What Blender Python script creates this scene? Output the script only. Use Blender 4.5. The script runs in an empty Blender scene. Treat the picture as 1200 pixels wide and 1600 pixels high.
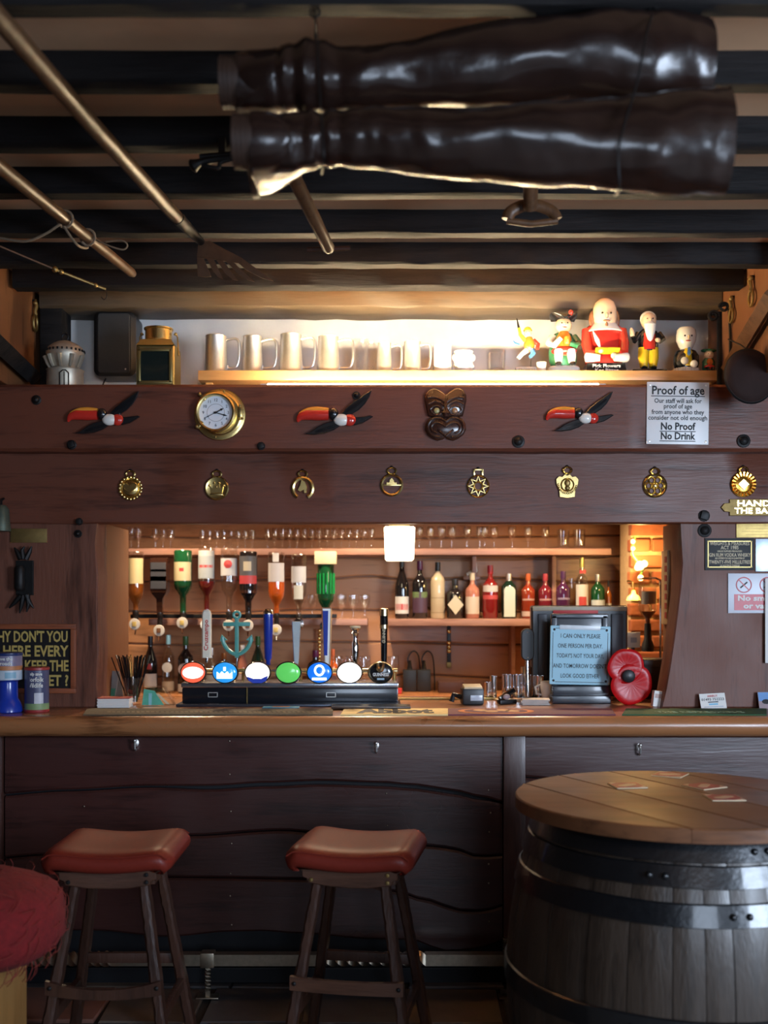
import bpy, bmesh, math, random
from mathutils import Vector, Matrix, Euler, noise
random.seed(7)
SC = bpy.context.scene
COL = SC.collection
PI = math.pi
CZ = 1.494                      # eye height, camera stands at the origin looking along +Y
F = 1700.0                      # focal length in pixels of the 1200x1600 frame
HOR = 940.0                     # horizon row

# ------------------------------------------------------------------ camera, world, lights, exposure
cam = bpy.data.cameras.new('camera'); camo = bpy.data.objects.new('camera', cam); COL.objects.link(camo)
camo.location = (0, 0, CZ); camo.rotation_euler = (PI/2, 0, 0)
cam.sensor_fit = 'VERTICAL'; cam.sensor_height = 36; cam.sensor_width = 27
cam.lens = 36*F/1600; cam.shift_y = (HOR-800)/1600
cam.dof.use_dof = True; cam.dof.focus_distance = 4.15; cam.dof.aperture_fstop = 2.1
cam.clip_start = 0.02
SC.camera = camo
w = bpy.data.worlds.new('world'); SC.world = w; w.use_nodes = True
w.node_tree.nodes['Background'].inputs[0].default_value = (0.55, 0.68, 0.9, 1)
w.node_tree.nodes['Background'].inputs[1].default_value = 0.5
SC.view_settings.view_transform = 'Standard'; SC.view_settings.look = 'None'
SC.view_settings.gamma = 1; SC.view_settings.use_curve_mapping = False
SC.view_settings.exposure = 0.0
def area(name, loc, tgt, sx, sy, power, col, spread=PI):
    l = bpy.data.lights.new(name, 'AREA'); l.shape = 'RECTANGLE'; l.size = sx; l.size_y = sy
    l.energy = power; l.color = col; l.spread = spread
    o = bpy.data.objects.new(name, l); COL.objects.link(o); o.location = loc
    o.rotation_euler = (Vector(tgt)-Vector(loc)).to_track_quat('-Z', 'Y').to_euler(); return o
# daylight through the two windows of the room (window_1 behind the camera, window_2 in the right wall)
area('window_daylight', (0.97, -2.38, 1.78), (0.8, 2.0, 1.6), 1.4, 1.2, 66, (0.66, 0.80, 1.0))
area('window_daylight', (3.05, 0.2, 1.65), (1.3, 4.0, 1.3), 1.3, 1.2, 112, (0.66, 0.80, 1.0), 2.3)

STRIP = 640.0; CUBE = 6.0; DOWN = 112.0; PIER = 9.0     # strip tube, cube lamp, downlights, glow on the brick pier
# ------------------------------------------------------------------ helpers
def P(px, py, D): return Vector(((px-600)*D/F, D, CZ-(py-HOR)*D/F))
def X(px, D): return (px-600)*D/F
def Z(py, D): return CZ-(py-HOR)*D/F

class MB:
    def __init__(s): s.b = bmesh.new(); s.M = Matrix.Identity(4)
    def _add(s, verts, faces):
        vs = [s.b.verts.new(s.M @ Vector(v)) for v in verts]
        for f in faces:
            try: s.b.faces.new([vs[i] for i in f])
            except ValueError: pass
        return vs
    def box(s, c, d, bev=0, rot=None, seg=2):
        t = bmesh.new(); bmesh.ops.create_cube(t, size=1)
        bmesh.ops.scale(t, vec=Vector(d), verts=t.verts)
        if bev: bmesh.ops.bevel(t, geom=t.edges[:], offset=bev, segments=seg, affect='EDGES', profile=0.6)
        R = Euler(rot).to_matrix().to_4x4() if rot else Matrix.Identity(4)
        M = s.M @ Matrix.Translation(Vector(c)) @ R
        t.verts.ensure_lookup_table(); t.verts.index_update()
        vs = [s.b.verts.new(M @ v.co) for v in t.verts]
        for f in t.faces: s.b.faces.new([vs[v.index] for v in f.verts])
        t.free(); return s
    def lathe(s, prof, c=(0,0,0), n=20, sx=1, sy=1, axis='z', a0=0, a1=2*PI):
        full = abs(a1-a0-2*PI) < 1e-6; m = n if full else n+1
        V = []; Fc = []; c = Vector(c)
        for r, h in prof:
            for k in range(m):
                a = a0+(a1-a0)*k/n; x = r*math.cos(a)*sx; y = r*math.sin(a)*sy
                V.append(c+(Vector((x, y, h)) if axis == 'z' else Vector((x, -h, y)) if axis == '-y' else Vector((h, x, y))))
        for i in range(len(prof)-1):
            for k in range(n):
                k2 = (k+1) % m
                Fc.append((i*m+k, i*m+k2, (i+1)*m+k2, (i+1)*m+k))
        if full:
            if prof[0][0] > 1e-5: Fc.append(tuple(range(m))[::-1])
            if prof[-1][0] > 1e-5: Fc.append(tuple((len(prof)-1)*m+k for k in range(m)))
        s._add(V, Fc); return s
    def cyl(s, p0, p1, r0, r1=None, n=12):
        return s.tube([p0, p1], [r0, r0 if r1 is None else r1], n)
    def tube(s, pts, r, n=8, closed=False, flat=1.0, up=None):
        pts = [Vector(p) for p in pts]; N = len(pts)
        rr = r if isinstance(r, (list, tuple)) else [r]*N
        V = []; Fc = []; prev = None
        for i, p in enumerate(pts):
            a = pts[i-1] if (i or closed) else p; b = pts[(i+1) % N] if (i < N-1 or closed) else p
            t = (b-a); t = t.normalized() if t.length > 1e-9 else Vector((0,0,1))
            if prev is None:
                u = Vector(up) if up else (Vector((0,0,1)) if abs(t.z) < .9 else Vector((1,0,0)))
                u = (u-t*u.dot(t)).normalized()
            else:
                u = (prev-t*prev.dot(t)); u = u.normalized() if u.length > 1e-6 else prev
            prev = u; v = t.cross(u)
            for k in range(n):
                g = 2*PI*k/n; V.append(p+(u*math.cos(g)+v*math.sin(g)*flat)*rr[i])
        for i in range(N if closed else N-1):
            j = (i+1) % N
            for k in range(n): Fc.append((i*n+k, i*n+(k+1) % n, j*n+(k+1) % n, j*n+k))
        if not closed: Fc += [tuple(range(n))[::-1], tuple((N-1)*n+k for k in range(n))]
        s._add(V, Fc); return s
    def ball(s, c, r, n=14, m=9, squash=None):
        r = r if isinstance(r, (tuple, list)) else (r, r, r); V = []; Fc = []; c = Vector(c)
        for i in range(1, m):
            p = PI*i/m
            for k in range(n):
                a = 2*PI*k/n; V.append(c+Vector((r[0]*math.sin(p)*math.cos(a), r[1]*math.sin(p)*math.sin(a), r[2]*math.cos(p))))
        V += [c+Vector((0,0,r[2])), c-Vector((0,0,r[2]))]; t = len(V)-2
        for i in range(m-2):
            for k in range(n): Fc.append((i*n+k, (i+1)*n+k, (i+1)*n+(k+1) % n, i*n+(k+1) % n))
        for k in range(n): Fc += [(t, k, (k+1) % n), (t+1, (m-2)*n+(k+1) % n, (m-2)*n+k)]
        s._add(V, Fc); return s
    def prism(s, out, y0, y1, bev=0, plane='xz'):
        # outline in x,z (extruded along y) or x,y (extruded along z); bev shrinks the y0 face for a soft edge
        n = len(out)
        def mk(p, y): return (p[0], y, p[1]) if plane == 'xz' else (p[0], p[1], y)
        if bev:
            cx = sum(p[0] for p in out)/n; cz = sum(p[1] for p in out)/n
            ins = []
            for i in range(n):
                a = Vector(out[i-1]); b = Vector(out[i]); c = Vector(out[(i+1) % n])
                d1 = (b-a); d2 = (c-b)
                nn = Vector((-(d1.y+d2.y), d1.x+d2.x))
                if nn.length < 1e-9: nn = Vector((cx, cz))-b
                nn.normalize(); ins.append(b+nn*bev)
            ar = sum(out[i-1][0]*out[i][1]-out[i][0]*out[i-1][1] for i in range(n))
            if ar < 0: ins = [2*Vector(out[i])-ins[i] for i in range(n)]
            dy = bev if y1 > y0 else -bev
            V = [mk(p, y0) for p in ins]+[mk(p, y0+dy) for p in out]+[mk(p, y1) for p in out]; L = 3
        else: V = [mk(p, y0) for p in out]+[mk(p, y1) for p in out]; L = 2
        Fc = [tuple(range(n)), tuple((L-1)*n+k for k in range(n))[::-1]]
        for l in range(L-1):
            for k in range(n): Fc.append((l*n+k, (l+1)*n+k, (l+1)*n+(k+1) % n, l*n+(k+1) % n))
        s._add(V, Fc); return s
    def ring(s, ro, ri, y0, y1, c=(0,0), n=28, a0=0, a1=2*PI, sz=1):
        full = abs(a1-a0-2*PI) < 1e-6; m = n if full else n+1; V = []; Fc = []
        ym = (y0+y1)/2
        for k in range(m):
            a = a0+(a1-a0)*k/n; ca, sa = math.cos(a), math.sin(a)*sz; rm = (ro+ri)/2
            V += [(c[0]+ro*ca, y1, c[1]+ro*sa), (c[0]+ro*ca, ym, c[1]+ro*sa), (c[0]+rm*ca, y0, c[1]+rm*sa), (c[0]+ri*ca, ym, c[1]+ri*sa), (c[0]+ri*ca, y1, c[1]+ri*sa)]
        for k in range(n):
            j = (k+1) % m
            for q in range(5): Fc.append((k*5+q, j*5+q, j*5+(q+1) % 5, k*5+(q+1) % 5))
        if not full: Fc += [tuple(range(5)), tuple((m-1)*5+q for q in range(5))]
        s._add(V, Fc); return s
    def out(s, name, mat, parent=None, smooth=40, **pr):
        bmesh.ops.recalc_face_normals(s.b, faces=s.b.faces[:])
        me = bpy.data.meshes.new(name); s.b.to_mesh(me); s.b.free()
        me.materials.append(mat)
        if smooth:
            for p in me.polygons: p.use_smooth = True
            try: me.set_sharp_from_angle(angle=math.radians(smooth))
            except Exception: pass
        o = bpy.data.objects.new(name, me); COL.objects.link(o)
        if parent is not None: o.parent = parent
        for k, v in pr.items(): o[k] = v
        return o

def thing(name, label, cat, loc=(0,0,0), rot=(0,0,0), group=None):
    o = bpy.data.objects.new(name, None); COL.objects.link(o); o.empty_display_size = .05
    o.location = loc; o.rotation_euler = rot if isinstance(rot, tuple) else (0,0,rot)
    o['label'] = label; o['category'] = cat
    if group: o['group'] = group
    return o
def tag(o, label, cat, group=None):
    o['label'] = label; o['category'] = cat
    if group: o['group'] = group
    return o
def struct(name, mb, mat, parent=None, **k):
    o = mb.out(name, mat, parent, **k)
    if parent is None: o['kind'] = 'structure'
    return o
def dup(o, loc, rot=None, label=None):
    c = o.copy(); COL.objects.link(c); c.location = loc
    if rot is not None: c.rotation_euler = rot
    if label: c['label'] = label
    for ch in list(o.children):
        k = ch.copy(); COL.objects.link(k); k.parent = c
        for g in list(ch.children):
            d = g.copy(); COL.objects.link(d); d.parent = k
    return c
def text(s, mat, parent, loc=(0,0,0), h=.02, width=None, name='lettering', rot=(PI/2,0,0), align='CENTER', ext=.0006, bold=0, bend=None, shear=0, sy=1, space=1):
    cu = bpy.data.curves.new(name, 'FONT'); cu.body = s; cu.size = h/.70; cu.align_x = align; cu.align_y = 'CENTER'
    cu.extrude = ext; cu.resolution_u = 2; cu.offset = bold; cu.shear = shear; cu.space_character = space
    t = bpy.data.objects.new('t', cu); COL.objects.link(t)
    dg = bpy.context.evaluated_depsgraph_get(); dg.update()
    me = bpy.data.meshes.new_from_object(t.evaluated_get(dg)); bpy.data.objects.remove(t); bpy.data.curves.remove(cu)
    me.name = name
    xs = [v.co.x for v in me.vertices]
    k = 1.0
    if width and xs and max(xs) > min(xs): k = width/(max(xs)-min(xs))
    for v in me.vertices:
        v.co.x *= k; v.co.y *= sy
        if bend:
            a = v.co.x/bend; zz = v.co.z; v.co.x = math.sin(a)*(bend+zz); v.co.z = math.cos(a)*(bend+zz)-bend
    me.materials.clear(); me.materials.append(mat)
    o = bpy.data.objects.new(name, me); COL.objects.link(o); o.parent = parent; o.location = loc; o.rotation_euler = rot
    return o

# ------------------------------------------------------------------ materials
MATS = {}
def _base(name):
    m = bpy.data.materials.new(name); m.use_nodes = True; n = m.node_tree.nodes
    return m, n, m.node_tree.links, n['Principled BSDF']
def mat(name, col, rough=.5, metal=0, var=.15, scale=40, coat=0, emit=0, ecol=None, bump=0, spec=None, trans=0, ior=1.45):
    if name in MATS: return MATS[name]
    m, n, l, b = _base(name); MATS[name] = m
    tc = n.new('ShaderNodeTexCoord'); no = n.new('ShaderNodeTexNoise'); no.inputs['Scale'].default_value = scale; no.inputs['Detail'].default_value = 3
    l.new(tc.outputs['Object'], no.inputs['Vector'])
    mx = n.new('ShaderNodeMix'); mx.data_type = 'RGBA'
    mx.inputs[6].default_value = tuple(c*(1-var) for c in col)+(1,); mx.inputs[7].default_value = tuple(min(1, c*(1+var)) for c in col)+(1,)
    l.new(no.outputs['Fac'], mx.inputs[0]); l.new(mx.outputs[2], b.inputs['Base Color'])
    b.inputs['Roughness'].default_value = rough; b.inputs['Metallic'].default_value = metal
    if coat: b.inputs['Coat Weight'].default_value = coat; b.inputs['Coat Roughness'].default_value = .08
    if spec is not None: b.inputs['Specular IOR Level'].default_value = spec
    if trans: b.inputs['Transmission Weight'].default_value = trans; b.inputs['IOR'].default_value = ior
    if emit: b.inputs['Emission Color'].default_value = (ecol or col)+(1,); b.inputs['Emission Strength'].default_value = emit
    if bump:
        bp = n.new('ShaderNodeBump'); bp.inputs['Strength'].default_value = bump; bp.inputs['Distance'].default_value = .004
        l.new(no.outputs['Fac'], bp.inputs['Height']); l.new(bp.outputs[0], b.inputs['Normal'])
    return m
def wood(name, dark, light, axis='x', scale=6, rough=.38, bump=.25, stretch=14, coat=.0, knots=.5, rvar=.2, spec=.5):
    if name in MATS: return MATS[name]
    m, n, l, b = _base(name); MATS[name] = m
    tc = n.new('ShaderNodeTexCoord'); oi = n.new('ShaderNodeObjectInfo')
    ad = n.new('ShaderNodeVectorMath'); ad.operation = 'MULTIPLY_ADD'
    cb = n.new('ShaderNodeCombineXYZ')
    for i in range(3): l.new(oi.outputs['Random'], cb.inputs[i])
    l.new(cb.outputs[0], ad.inputs[0]); ad.inputs[1].default_value = (7.3, 5.1, 9.7); l.new(tc.outputs['Object'], ad.inputs[2])
    mp = n.new('ShaderNodeMapping'); l.new(ad.outputs[0], mp.inputs[0])
    mp.inputs['Scale'].default_value = {'x': (1, stretch, stretch), 'y': (stretch, 1, stretch), 'z': (stretch, stretch, 1)}[axis]
    n1 = n.new('ShaderNodeTexNoise'); n1.inputs['Scale'].default_value = scale*.35; n1.inputs['Detail'].default_value = 6; n1.inputs['Distortion'].default_value = .6
    l.new(mp.outputs[0], n1.inputs['Vector'])
    n2 = n.new('ShaderNodeTexNoise'); n2.inputs['Scale'].default_value = scale*2.2; n2.inputs['Detail'].default_value = 4
    l.new(mp.outputs[0], n2.inputs['Vector'])
    n3 = n.new('ShaderNodeTexNoise'); n3.inputs['Scale'].default_value = 2.7; n3.inputs['Detail'].default_value = 3
    l.new(ad.outputs[0], n3.inputs['Vector'])
    a = n.new('ShaderNodeMath'); a.operation = 'MULTIPLY_ADD'; l.new(n2.outputs['Fac'], a.inputs[0]); a.inputs[1].default_value = .45; l.new(n1.outputs['Fac'], a.inputs[2])
    a2 = n.new('ShaderNodeMath'); a2.operation = 'MULTIPLY_ADD'; l.new(n3.outputs['Fac'], a2.inputs[0]); a2.inputs[1].default_value = knots; l.new(a.outputs[0], a2.inputs[2])
    rp = n.new('ShaderNodeValToRGB'); lo = .725+.5*knots
    rp.color_ramp.elements[0].position = max(0, lo-.40); rp.color_ramp.elements[0].color = dark+(1,)
    rp.color_ramp.elements[1].position = min(1, lo+.36); rp.color_ramp.elements[1].color = light+(1,)
    l.new(a2.outputs[0], rp.inputs[0]); l.new(rp.outputs[0], b.inputs['Base Color'])
    mr = n.new('ShaderNodeMapRange'); l.new(n3.outputs['Fac'], mr.inputs[0]); mr.inputs[1].default_value = .3; mr.inputs[2].default_value = .7
    mr.inputs[3].default_value = rough-rvar*.5; mr.inputs[4].default_value = rough+rvar*.5
    l.new(mr.outputs[0], b.inputs['Roughness']); b.inputs['Specular IOR Level'].default_value = spec
    if coat: b.inputs['Coat Weight'].default_value = coat; b.inputs['Coat Roughness'].default_value = .25
    bp = n.new('ShaderNodeBump'); bp.inputs['Strength'].default_value = bump; bp.inputs['Distance'].default_value = .006
    l.new(a.outputs[0], bp.inputs['Height']); l.new(bp.outputs[0], b.inputs['Normal'])
    return m
def glass(name, tint=(1,1,1), gl=.9, rough=.03):
    if name in MATS: return MATS[name]
    m = bpy.data.materials.new(name); m.use_nodes = True; n = m.node_tree.nodes; l = m.node_tree.links; MATS[name] = m
    n.remove(n['Principled BSDF']); o = n['Material Output']
    t = n.new('ShaderNodeBsdfTransparent'); t.inputs[0].default_value = tint+(1,)
    g = n.new('ShaderNodeBsdfGlossy'); g.inputs['Roughness'].default_value = rough; g.inputs[0].default_value = (gl, gl, gl, 1)
    lw = n.new('ShaderNodeLayerWeight'); lw.inputs[0].default_value = .22
    mr = n.new('ShaderNodeMapRange'); l.new(lw.outputs['Facing'], mr.inputs[0]); mr.inputs[3].default_value = .08; mr.inputs[4].default_value = .75
    mx = n.new('ShaderNodeMixShader'); l.new(mr.outputs[0], mx.inputs[0]); l.new(t.outputs[0], mx.inputs[1]); l.new(g.outputs[0], mx.inputs[2]); l.new(mx.outputs[0], o.inputs[0])
    return m

W_PANEL = wood('dark_red_oak', (.008,.0028,.003), (.056,.018,.015), 'x', 5, .34, .2, 10, coat=.5, knots=.6)
W_PANELZ = wood('dark_red_oak_upright', (.013,.005,.004), (.068,.026,.019), 'z', 5, .38, .22, 10, knots=.5)
W_BEAM = wood('old_oak_beam', (.020,.006,.004), (.125,.037,.020), 'x', 5, .45, .3, 11, coat=.06, spec=.38, knots=.6)
W_BLACK = wood('tarred_oak', (.003,.003,.0035), (.014,.012,.012), 'x', 8, .75, .6, 9, knots=.4, spec=.2)
W_POST = wood('old_oak_post', (.028,.0095,.006), (.15,.055,.034), 'z', 5, .48, .35, 9, knots=.6, spec=.36)
W_COUNTER = wood('worn_varnished_oak', (.05,.014,.006), (.34,.14,.055), 'x', 6, .3, .15, 9, coat=.3, knots=.8)
W_TOP = wood('varnished_table_oak', (.045,.017,.008), (.15,.062,.027), 'x', 5, .45, .15, 8, knots=.5, spec=.28)
W_SHELF = wood('honey_pine_shelf', (.30,.14,.05), (.52,.28,.11), 'x', 7, .35, .1, 10)
W_BACK = wood('brown_waney_elm', (.10,.042,.018), (.42,.205,.095), 'x', 5, .4, .2, 8, knots=.7)
W_BSHELF = wood('pinkish_shelf_wood', (.18,.085,.058), (.36,.19,.14), 'x', 6, .4, .1, 10)
W_STOOL = wood('stool_oak', (.010,.004,.003), (.050,.020,.012), 'z', 8, .38, .35, 8, coat=.3)
W_APRON = wood('stool_apron_oak', (.022,.009,.006), (.085,.037,.022), 'x', 8, .42, .3, 8)
W_STAVE = wood('barrel_stave_oak', (.007,.005,.004), (.040,.027,.019), 'z', 8, .42, .4, 10, coat=.2)
W_PINE = wood('yellow_pine', (.20,.09,.022), (.36,.18,.055), 'z', 6, .4, .1, 10)
W_TOOL = wood('ash_tool_handle', (.035,.015,.007), (.13,.06,.026), 'z', 9, .42, .2, 9)
W_POLE = wood('dimmed_pole_wood', (.018,.008,.004), (.070,.033,.015), 'z', 9, .42, .2, 9)  # tool wood with weaker light at the left put into its colour
W_CARVE = wood('carved_dark_wood', (.018,.006,.004), (.05,.017,.010), 'z', 8, .22, .1, 8, coat=.5)
W_FRAME = wood('mahogany_frame', (.09,.022,.010), (.26,.075,.032), 'x', 8, .35, .1, 10)
W_WALL = wood('brown_painted_board', (.06,.022,.009), (.19,.075,.028), 'z', 4, .5, .15, 5, knots=.9)
M_PLASTER = mat('ceiling_plaster', (.64,.37,.21), .85, var=.12, scale=9, bump=.3)
M_WHITE = mat('white_limewash', (.88,.85,.82), .85, var=.06, scale=14, bump=.5)
M_WALLPL = mat('room_plaster', (.09,.06,.045), .9, var=.15, scale=6)
M_DARKBASE = mat('blue_black_plinth', (.003,.004,.007), .6, var=.4, scale=30)
M_GROUT = mat('floor_mortar', (.012,.011,.010), .9)
BRASS = mat('polished_brass', (.82,.60,.24), .25, 1, var=.25, scale=60)
BRASS_D = mat('dull_brass', (.33,.23,.09), .5, 1, var=.3, scale=40)
BRONZE = mat('bronze_rail_metal', (.50,.43,.33), .36, 1, var=.3, scale=50)
PEWTER = mat('pewter', (.80,.78,.74), .42, 1, var=.12, scale=30)
CHROME = mat('chrome', (.80,.80,.82), .09, 1, var=.04)
IRON = mat('black_iron', (.016,.015,.015), .5, .6, var=.3, bump=.3)
HOOP = mat('black_painted_hoop', (.007,.008,.010), .30, .3, coat=.4, var=.4, scale=70, bump=.25)
BLACK = mat('black_plastic', (.012,.012,.014), .4)
BLACKG = mat('black_gloss', (.006,.006,.007), .15, coat=.5)
WHITE = mat('white_card', (.78,.77,.74), .6, var=.04)
INK = mat('black_ink', (.01,.01,.012), .6)
CREAM = mat('cream_label', (.62,.52,.34), .55)
RED = mat('red_print', (.55,.03,.03), .5)
GOLDP = mat('gold_print', (.62,.46,.14), .4, .3)
LEATHER_BOOT = mat('old_boot_leather', (.017,.008,.006), .27, var=.5, scale=14, bump=.55, coat=.15)
SOLE = mat('worn_sole_leather', (.040,.020,.013), .5, var=.4, scale=20)
LEATHER_SEAT = mat('oxblood_leather', (.16,.020,.012), .40, var=.15, scale=90, bump=.06, spec=.22)
CLEAR = glass('clear_glass')
BLUEP = mat('blue_plastic', (.012,.04,.36), .25, coat=.3)

# ------------------------------------------------------------------ structure: floor, ceiling, walls
fl = struct('floor', MB().box((0.1, 2.2, -.03), (6.6, 9.4, .04)), M_GROUT, smooth=0)
struct('floor_by_window', MB().box((0.1, -.1, -.012), (6.4, 4.7, .03)), mat('pale_bounce_slab', (.34,.33,.31), .55, var=.3, scale=3), smooth=0)  # unseen pale slab, added to bounce daylight onto the bar front
STONES = [mat('slate_flag', (.060,.060,.066), .5, var=.5, scale=9, bump=.5), mat('brown_flag', (.10,.075,.058), .5, var=.5, scale=9, bump=.5), mat('reddish_flag', (.16,.075,.055), .5, var=.4, scale=9, bump=.5)]
rng = random.Random(3)
ya = 2.3
while ya < 4.3:
    d = rng.uniform(.24, .36); xa = -1.75
    while xa < 1.9:
        wd = rng.uniform(.26, .5); g = .008; j = lambda: rng.uniform(-.012, .012)
        q = [(xa+g+j(), ya+g+j()), (xa+wd-g+j(), ya+g+j()), (xa+wd-g+j(), ya+d-g+j()), (xa+g+j(), ya+d-g+j())]
        mb = MB(); mb.prism(q, rng.uniform(-.002, .004), -.02, .006, 'xy'); mb.out('flagstone', rng.choices(STONES, (3, 3, 1.4))[0], fl, smooth=0)
        xa += wd
    ya += d
ZB = CZ+1.27; ZC = ZB+.078      # joist undersides and plaster
cl = struct('ceiling', MB().box((0.1, 1.2, ZC+.05), (6.6, 7.5, .1)), M_PLASTER, smooth=0)
def rough_beam(mb, x0, x1, y0, y1, z0, z1, n=26, amp=.004, seed=0, bev=.008):
    r = random.Random(seed); V = []; Fc = []
    for i in range(n+1):
        x = x0+(x1-x0)*i/n; a = [r.uniform(-amp, amp) for _ in range(8)]
        pr = [(y0+a[0], z0+bev), (y0+bev, z0+a[1]), (y1-bev, z0+a[2]), (y1+a[3], z0+bev), (y1+a[4], z1-bev), (y1-bev, z1), (y0+bev, z1), (y0+a[5], z1-bev)]
        V += [(x, p[0], p[1]) for p in pr]
    for i in range(n):
        for k in range(8): Fc.append((i*8+k, i*8+(k+1) % 8, (i+1)*8+(k+1) % 8, (i+1)*8+k))
    Fc += [tuple(range(8)), tuple(n*8+k for k in range(8))]
    mb._add(V, Fc); return mb
for i, D in enumerate([1.22, 1.58, 1.94, 2.30, 2.66, 3.02, 3.37, 3.74, 4.08, 4.39]):
    xl, xr = (-2.6, 2.8) if D < 3.9 else (-1.62, 1.58)
    if D > 4.3: xl, xr = -1.50, 1.452
    rough_beam(MB(), xl, xr, D, D+.07, ZB+random.uniform(-.003, .003), ZC+.01, 40, .0022, i).out('joist', W_BLACK, cl)
# wall plate over the niche
struct('trim_1', rough_beam(MB(), -1.49, 1.46, 4.70, 4.92, Z(482, 4.72), ZC+.02, 30, .004, 77), wood('grey_brown_plate', (.02,.013,.008), (.085,.058,.034), 'x', 5, .6, .3, 10))
struct('wall_niche', MB().box((0, 4.96, 2.56), (3.3, .08, .62)), M_WHITE, smooth=0)
# return walls on either side of the bar nook
struct('wall_left', MB().box((-1.60, 4.43, 2.62), (.16, 1.06, .50), .004), W_WALL, smooth=0)
struct('wall_right', MB().box((1.545, 4.43, 2.62), (.16, 1.06, .50), .004), W_WALL, smooth=0)
# the rest of the room behind and beside the camera
struct('wall_side_left', MB().box((-2.75, 1.2, 1.43), (.1, 7.3, 2.87)), M_WALLPL, smooth=0)
mb = MB()
for c, d in (((3.2, -1.5, 1.43), (.1, 2.0, 2.87)), ((3.2, 2.9, 1.43), (.1, 4.0, 2.87)), ((3.2, .2, .5), (.1, 1.4, 1.0)), ((3.2, .2, 2.6), (.1, 1.4, .5))): mb.box(c, d)
struct('wall_side_right', mb, M_WALLPL, smooth=0)
mb = MB()
for c, d in (((-1.3, -2.5, 1.43), (3.0, .1, 2.87)), ((2.5, -2.5, 1.43), (1.5, .1, 2.87)), ((.97, -2.5, .55), (1.56, .1, 1.1)), ((.97, -2.5, 2.63), (1.56, .1, .5))): mb.box(c, d)
struct('wall_back', mb, M_WALLPL, smooth=0)
def window(n, c, wx, wz, along):
    root = bpy.data.objects.new('window_%d' % n, None); COL.objects.link(root); root['kind'] = 'structure'; root.location = c
    if along == 'y': root.rotation_euler = (0, 0, PI/2)
    m = MB()
    for sx in (-1, 1): m.box((sx*(wx/2-.03), 0, 0), (.06, .08, wz), .004)
    for sz in (-1, 1): m.box((0, 0, sz*(wz/2-.03)), (wx, .08, .06), .004)
    m.out('window_frame', WHITE, root)
    m = MB(); m.box((0, 0, 0), (.03, .05, wz)); m.box((0, 0, 0), (wx, .05, .03)); m.out('glazing_bar', WHITE, root)
    for sx in (-1, 1):
        for sz in (-1, 1): MB().box((sx*wx/4, 0, sz*wz/4), (wx/2-.03, .006, wz/2-.03)).out('pane', CLEAR, root, smooth=0)
window(1, (.97, -2.5, 1.74), 1.56, 1.28, 'x'); window(2, (3.2, .2, 1.68), 1.4, 1.36, 'y')
for xs, wd, nm in ((-2.35, .8, 'wall_front_left'), (2.55, 1.3, 'wall_front_right')):
    struct(nm, MB().box((xs, 4.5, 1.43), (wd, .12, 2.87)), M_WALLPL, smooth=0)

# ------------------------------------------------------------------ bar facade: beam, board, posts
B1 = struct('beam_upper', rough_beam(MB(), -1.95, 1.95, 4.37, 4.60, Z(705, 4.37), Z(600, 4.37), 40, .002, 5, .012), W_BEAM)
B2 = struct('beam_lower', rough_beam(MB(), -1.95, 1.95, 4.45, 4.52, Z(818, 4.45), Z(705, 4.37)+.06, 40, .0015, 6, .006), W_BEAM)
struct('trim_2', MB().box((-.03, 4.78, Z(600, 4.37)-.03), (2.96, .34, .05)), M_WHITE, smooth=0)   # limewashed ledge behind the beam
ct = 1.057
zp = Z(818, 4.45)+.02
zq = ct
def curve_px(pts, D): return [(X(a, D), Z(b, D)) for a, b in pts]
lp = [(-142, 805), (152, 805), (150, 850), (153, 900), (152, 960), (154, 1020), (152, 1070), (154, 1120), (-142, 1120)]
def clampz(q): return [(a, max(zq, min(zp, b))) for a, b in q]
PLM = MB(); PLM.prism(clampz(curve_px(lp, 4.47)), 4.47, 4.62, .006); struct('pillar_left', PLM, W_POST)
rp_ = [(1063, 805), (1063, 850), (1065, 880), (1062, 920), (1057, 960), (1052, 1000), (1046, 1040), (1040, 1075), (1035, 1120), (1342, 1120), (1342, 805)]
PRM = MB(); PRM.prism(clampz(curve_px(rp_, 4.47)), 4.47, 4.60, .006); struct('pillar_right', PRM, W_POST)
# jamb boards behind the posts
struct('trim_3', MB().box((X(154, 4.47)-.035, 4.84, 1.44), (.05, .40, .77), .004), W_WALL)
struct('trim_4', MB().box((X(1063, 4.47)+.03, 4.70, 1.44), (.04, .18, .77), .004), W_WALL)
# bolts in the beams
def bolt(px, py, D, sq, r, label):
    t = thing('bolt', label, 'bolt', P(px, py, D))
    m = MB()
    if sq: m.box((0, -.006, 0), (r*2, .02, r*2), .003, (0, random.uniform(-.4, .4), 0))
    else: m.lathe([(r, 0), (r, .008), (r*.6, .014), (0, .016)], n=12, axis='-y')
    m.out('bolt_head', IRON, t)
    MB().lathe([(r*1.5, 0), (r*1.5, .002), (r*1.4, .003)], n=16, axis='-y').out('washer', IRON, t)
for a in ((57, 625, 4.366, 0, .013, 'dark bolt head above left end bird plaque on the upper beam'), (112, 695, 4.366, 1, .013, 'square iron bolt low on the beam below the left bird plaque'),
          (408, 697, 4.366, 1, .011, 'square iron bolt low on the beam right of the porthole clock'), (557, 618, 4.366, 0, .011, 'small dark bolt head above the middle bird plaque wing'),
          (810, 690, 4.366, 0, .017, 'round iron bolt low on the beam left of the third bird plaque'), (1162, 689, 4.366, 0, .018, 'round iron bolt on the beam right of the proof of age sign'),
          (124, 815, 4.449, 1, .010, 'square iron bolt at the left lower edge of the brasses board'), (122, 834, 4.468, 0, .011, 'round bolt at the top of the left post'),
          (1100, 806, 4.449, 1, .016, 'square iron bolt in the board just above the right post'), (1101, 829, 4.468, 0, .019, 'round dark bolt at the top of the right post')):
    bolt(*a)

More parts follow.
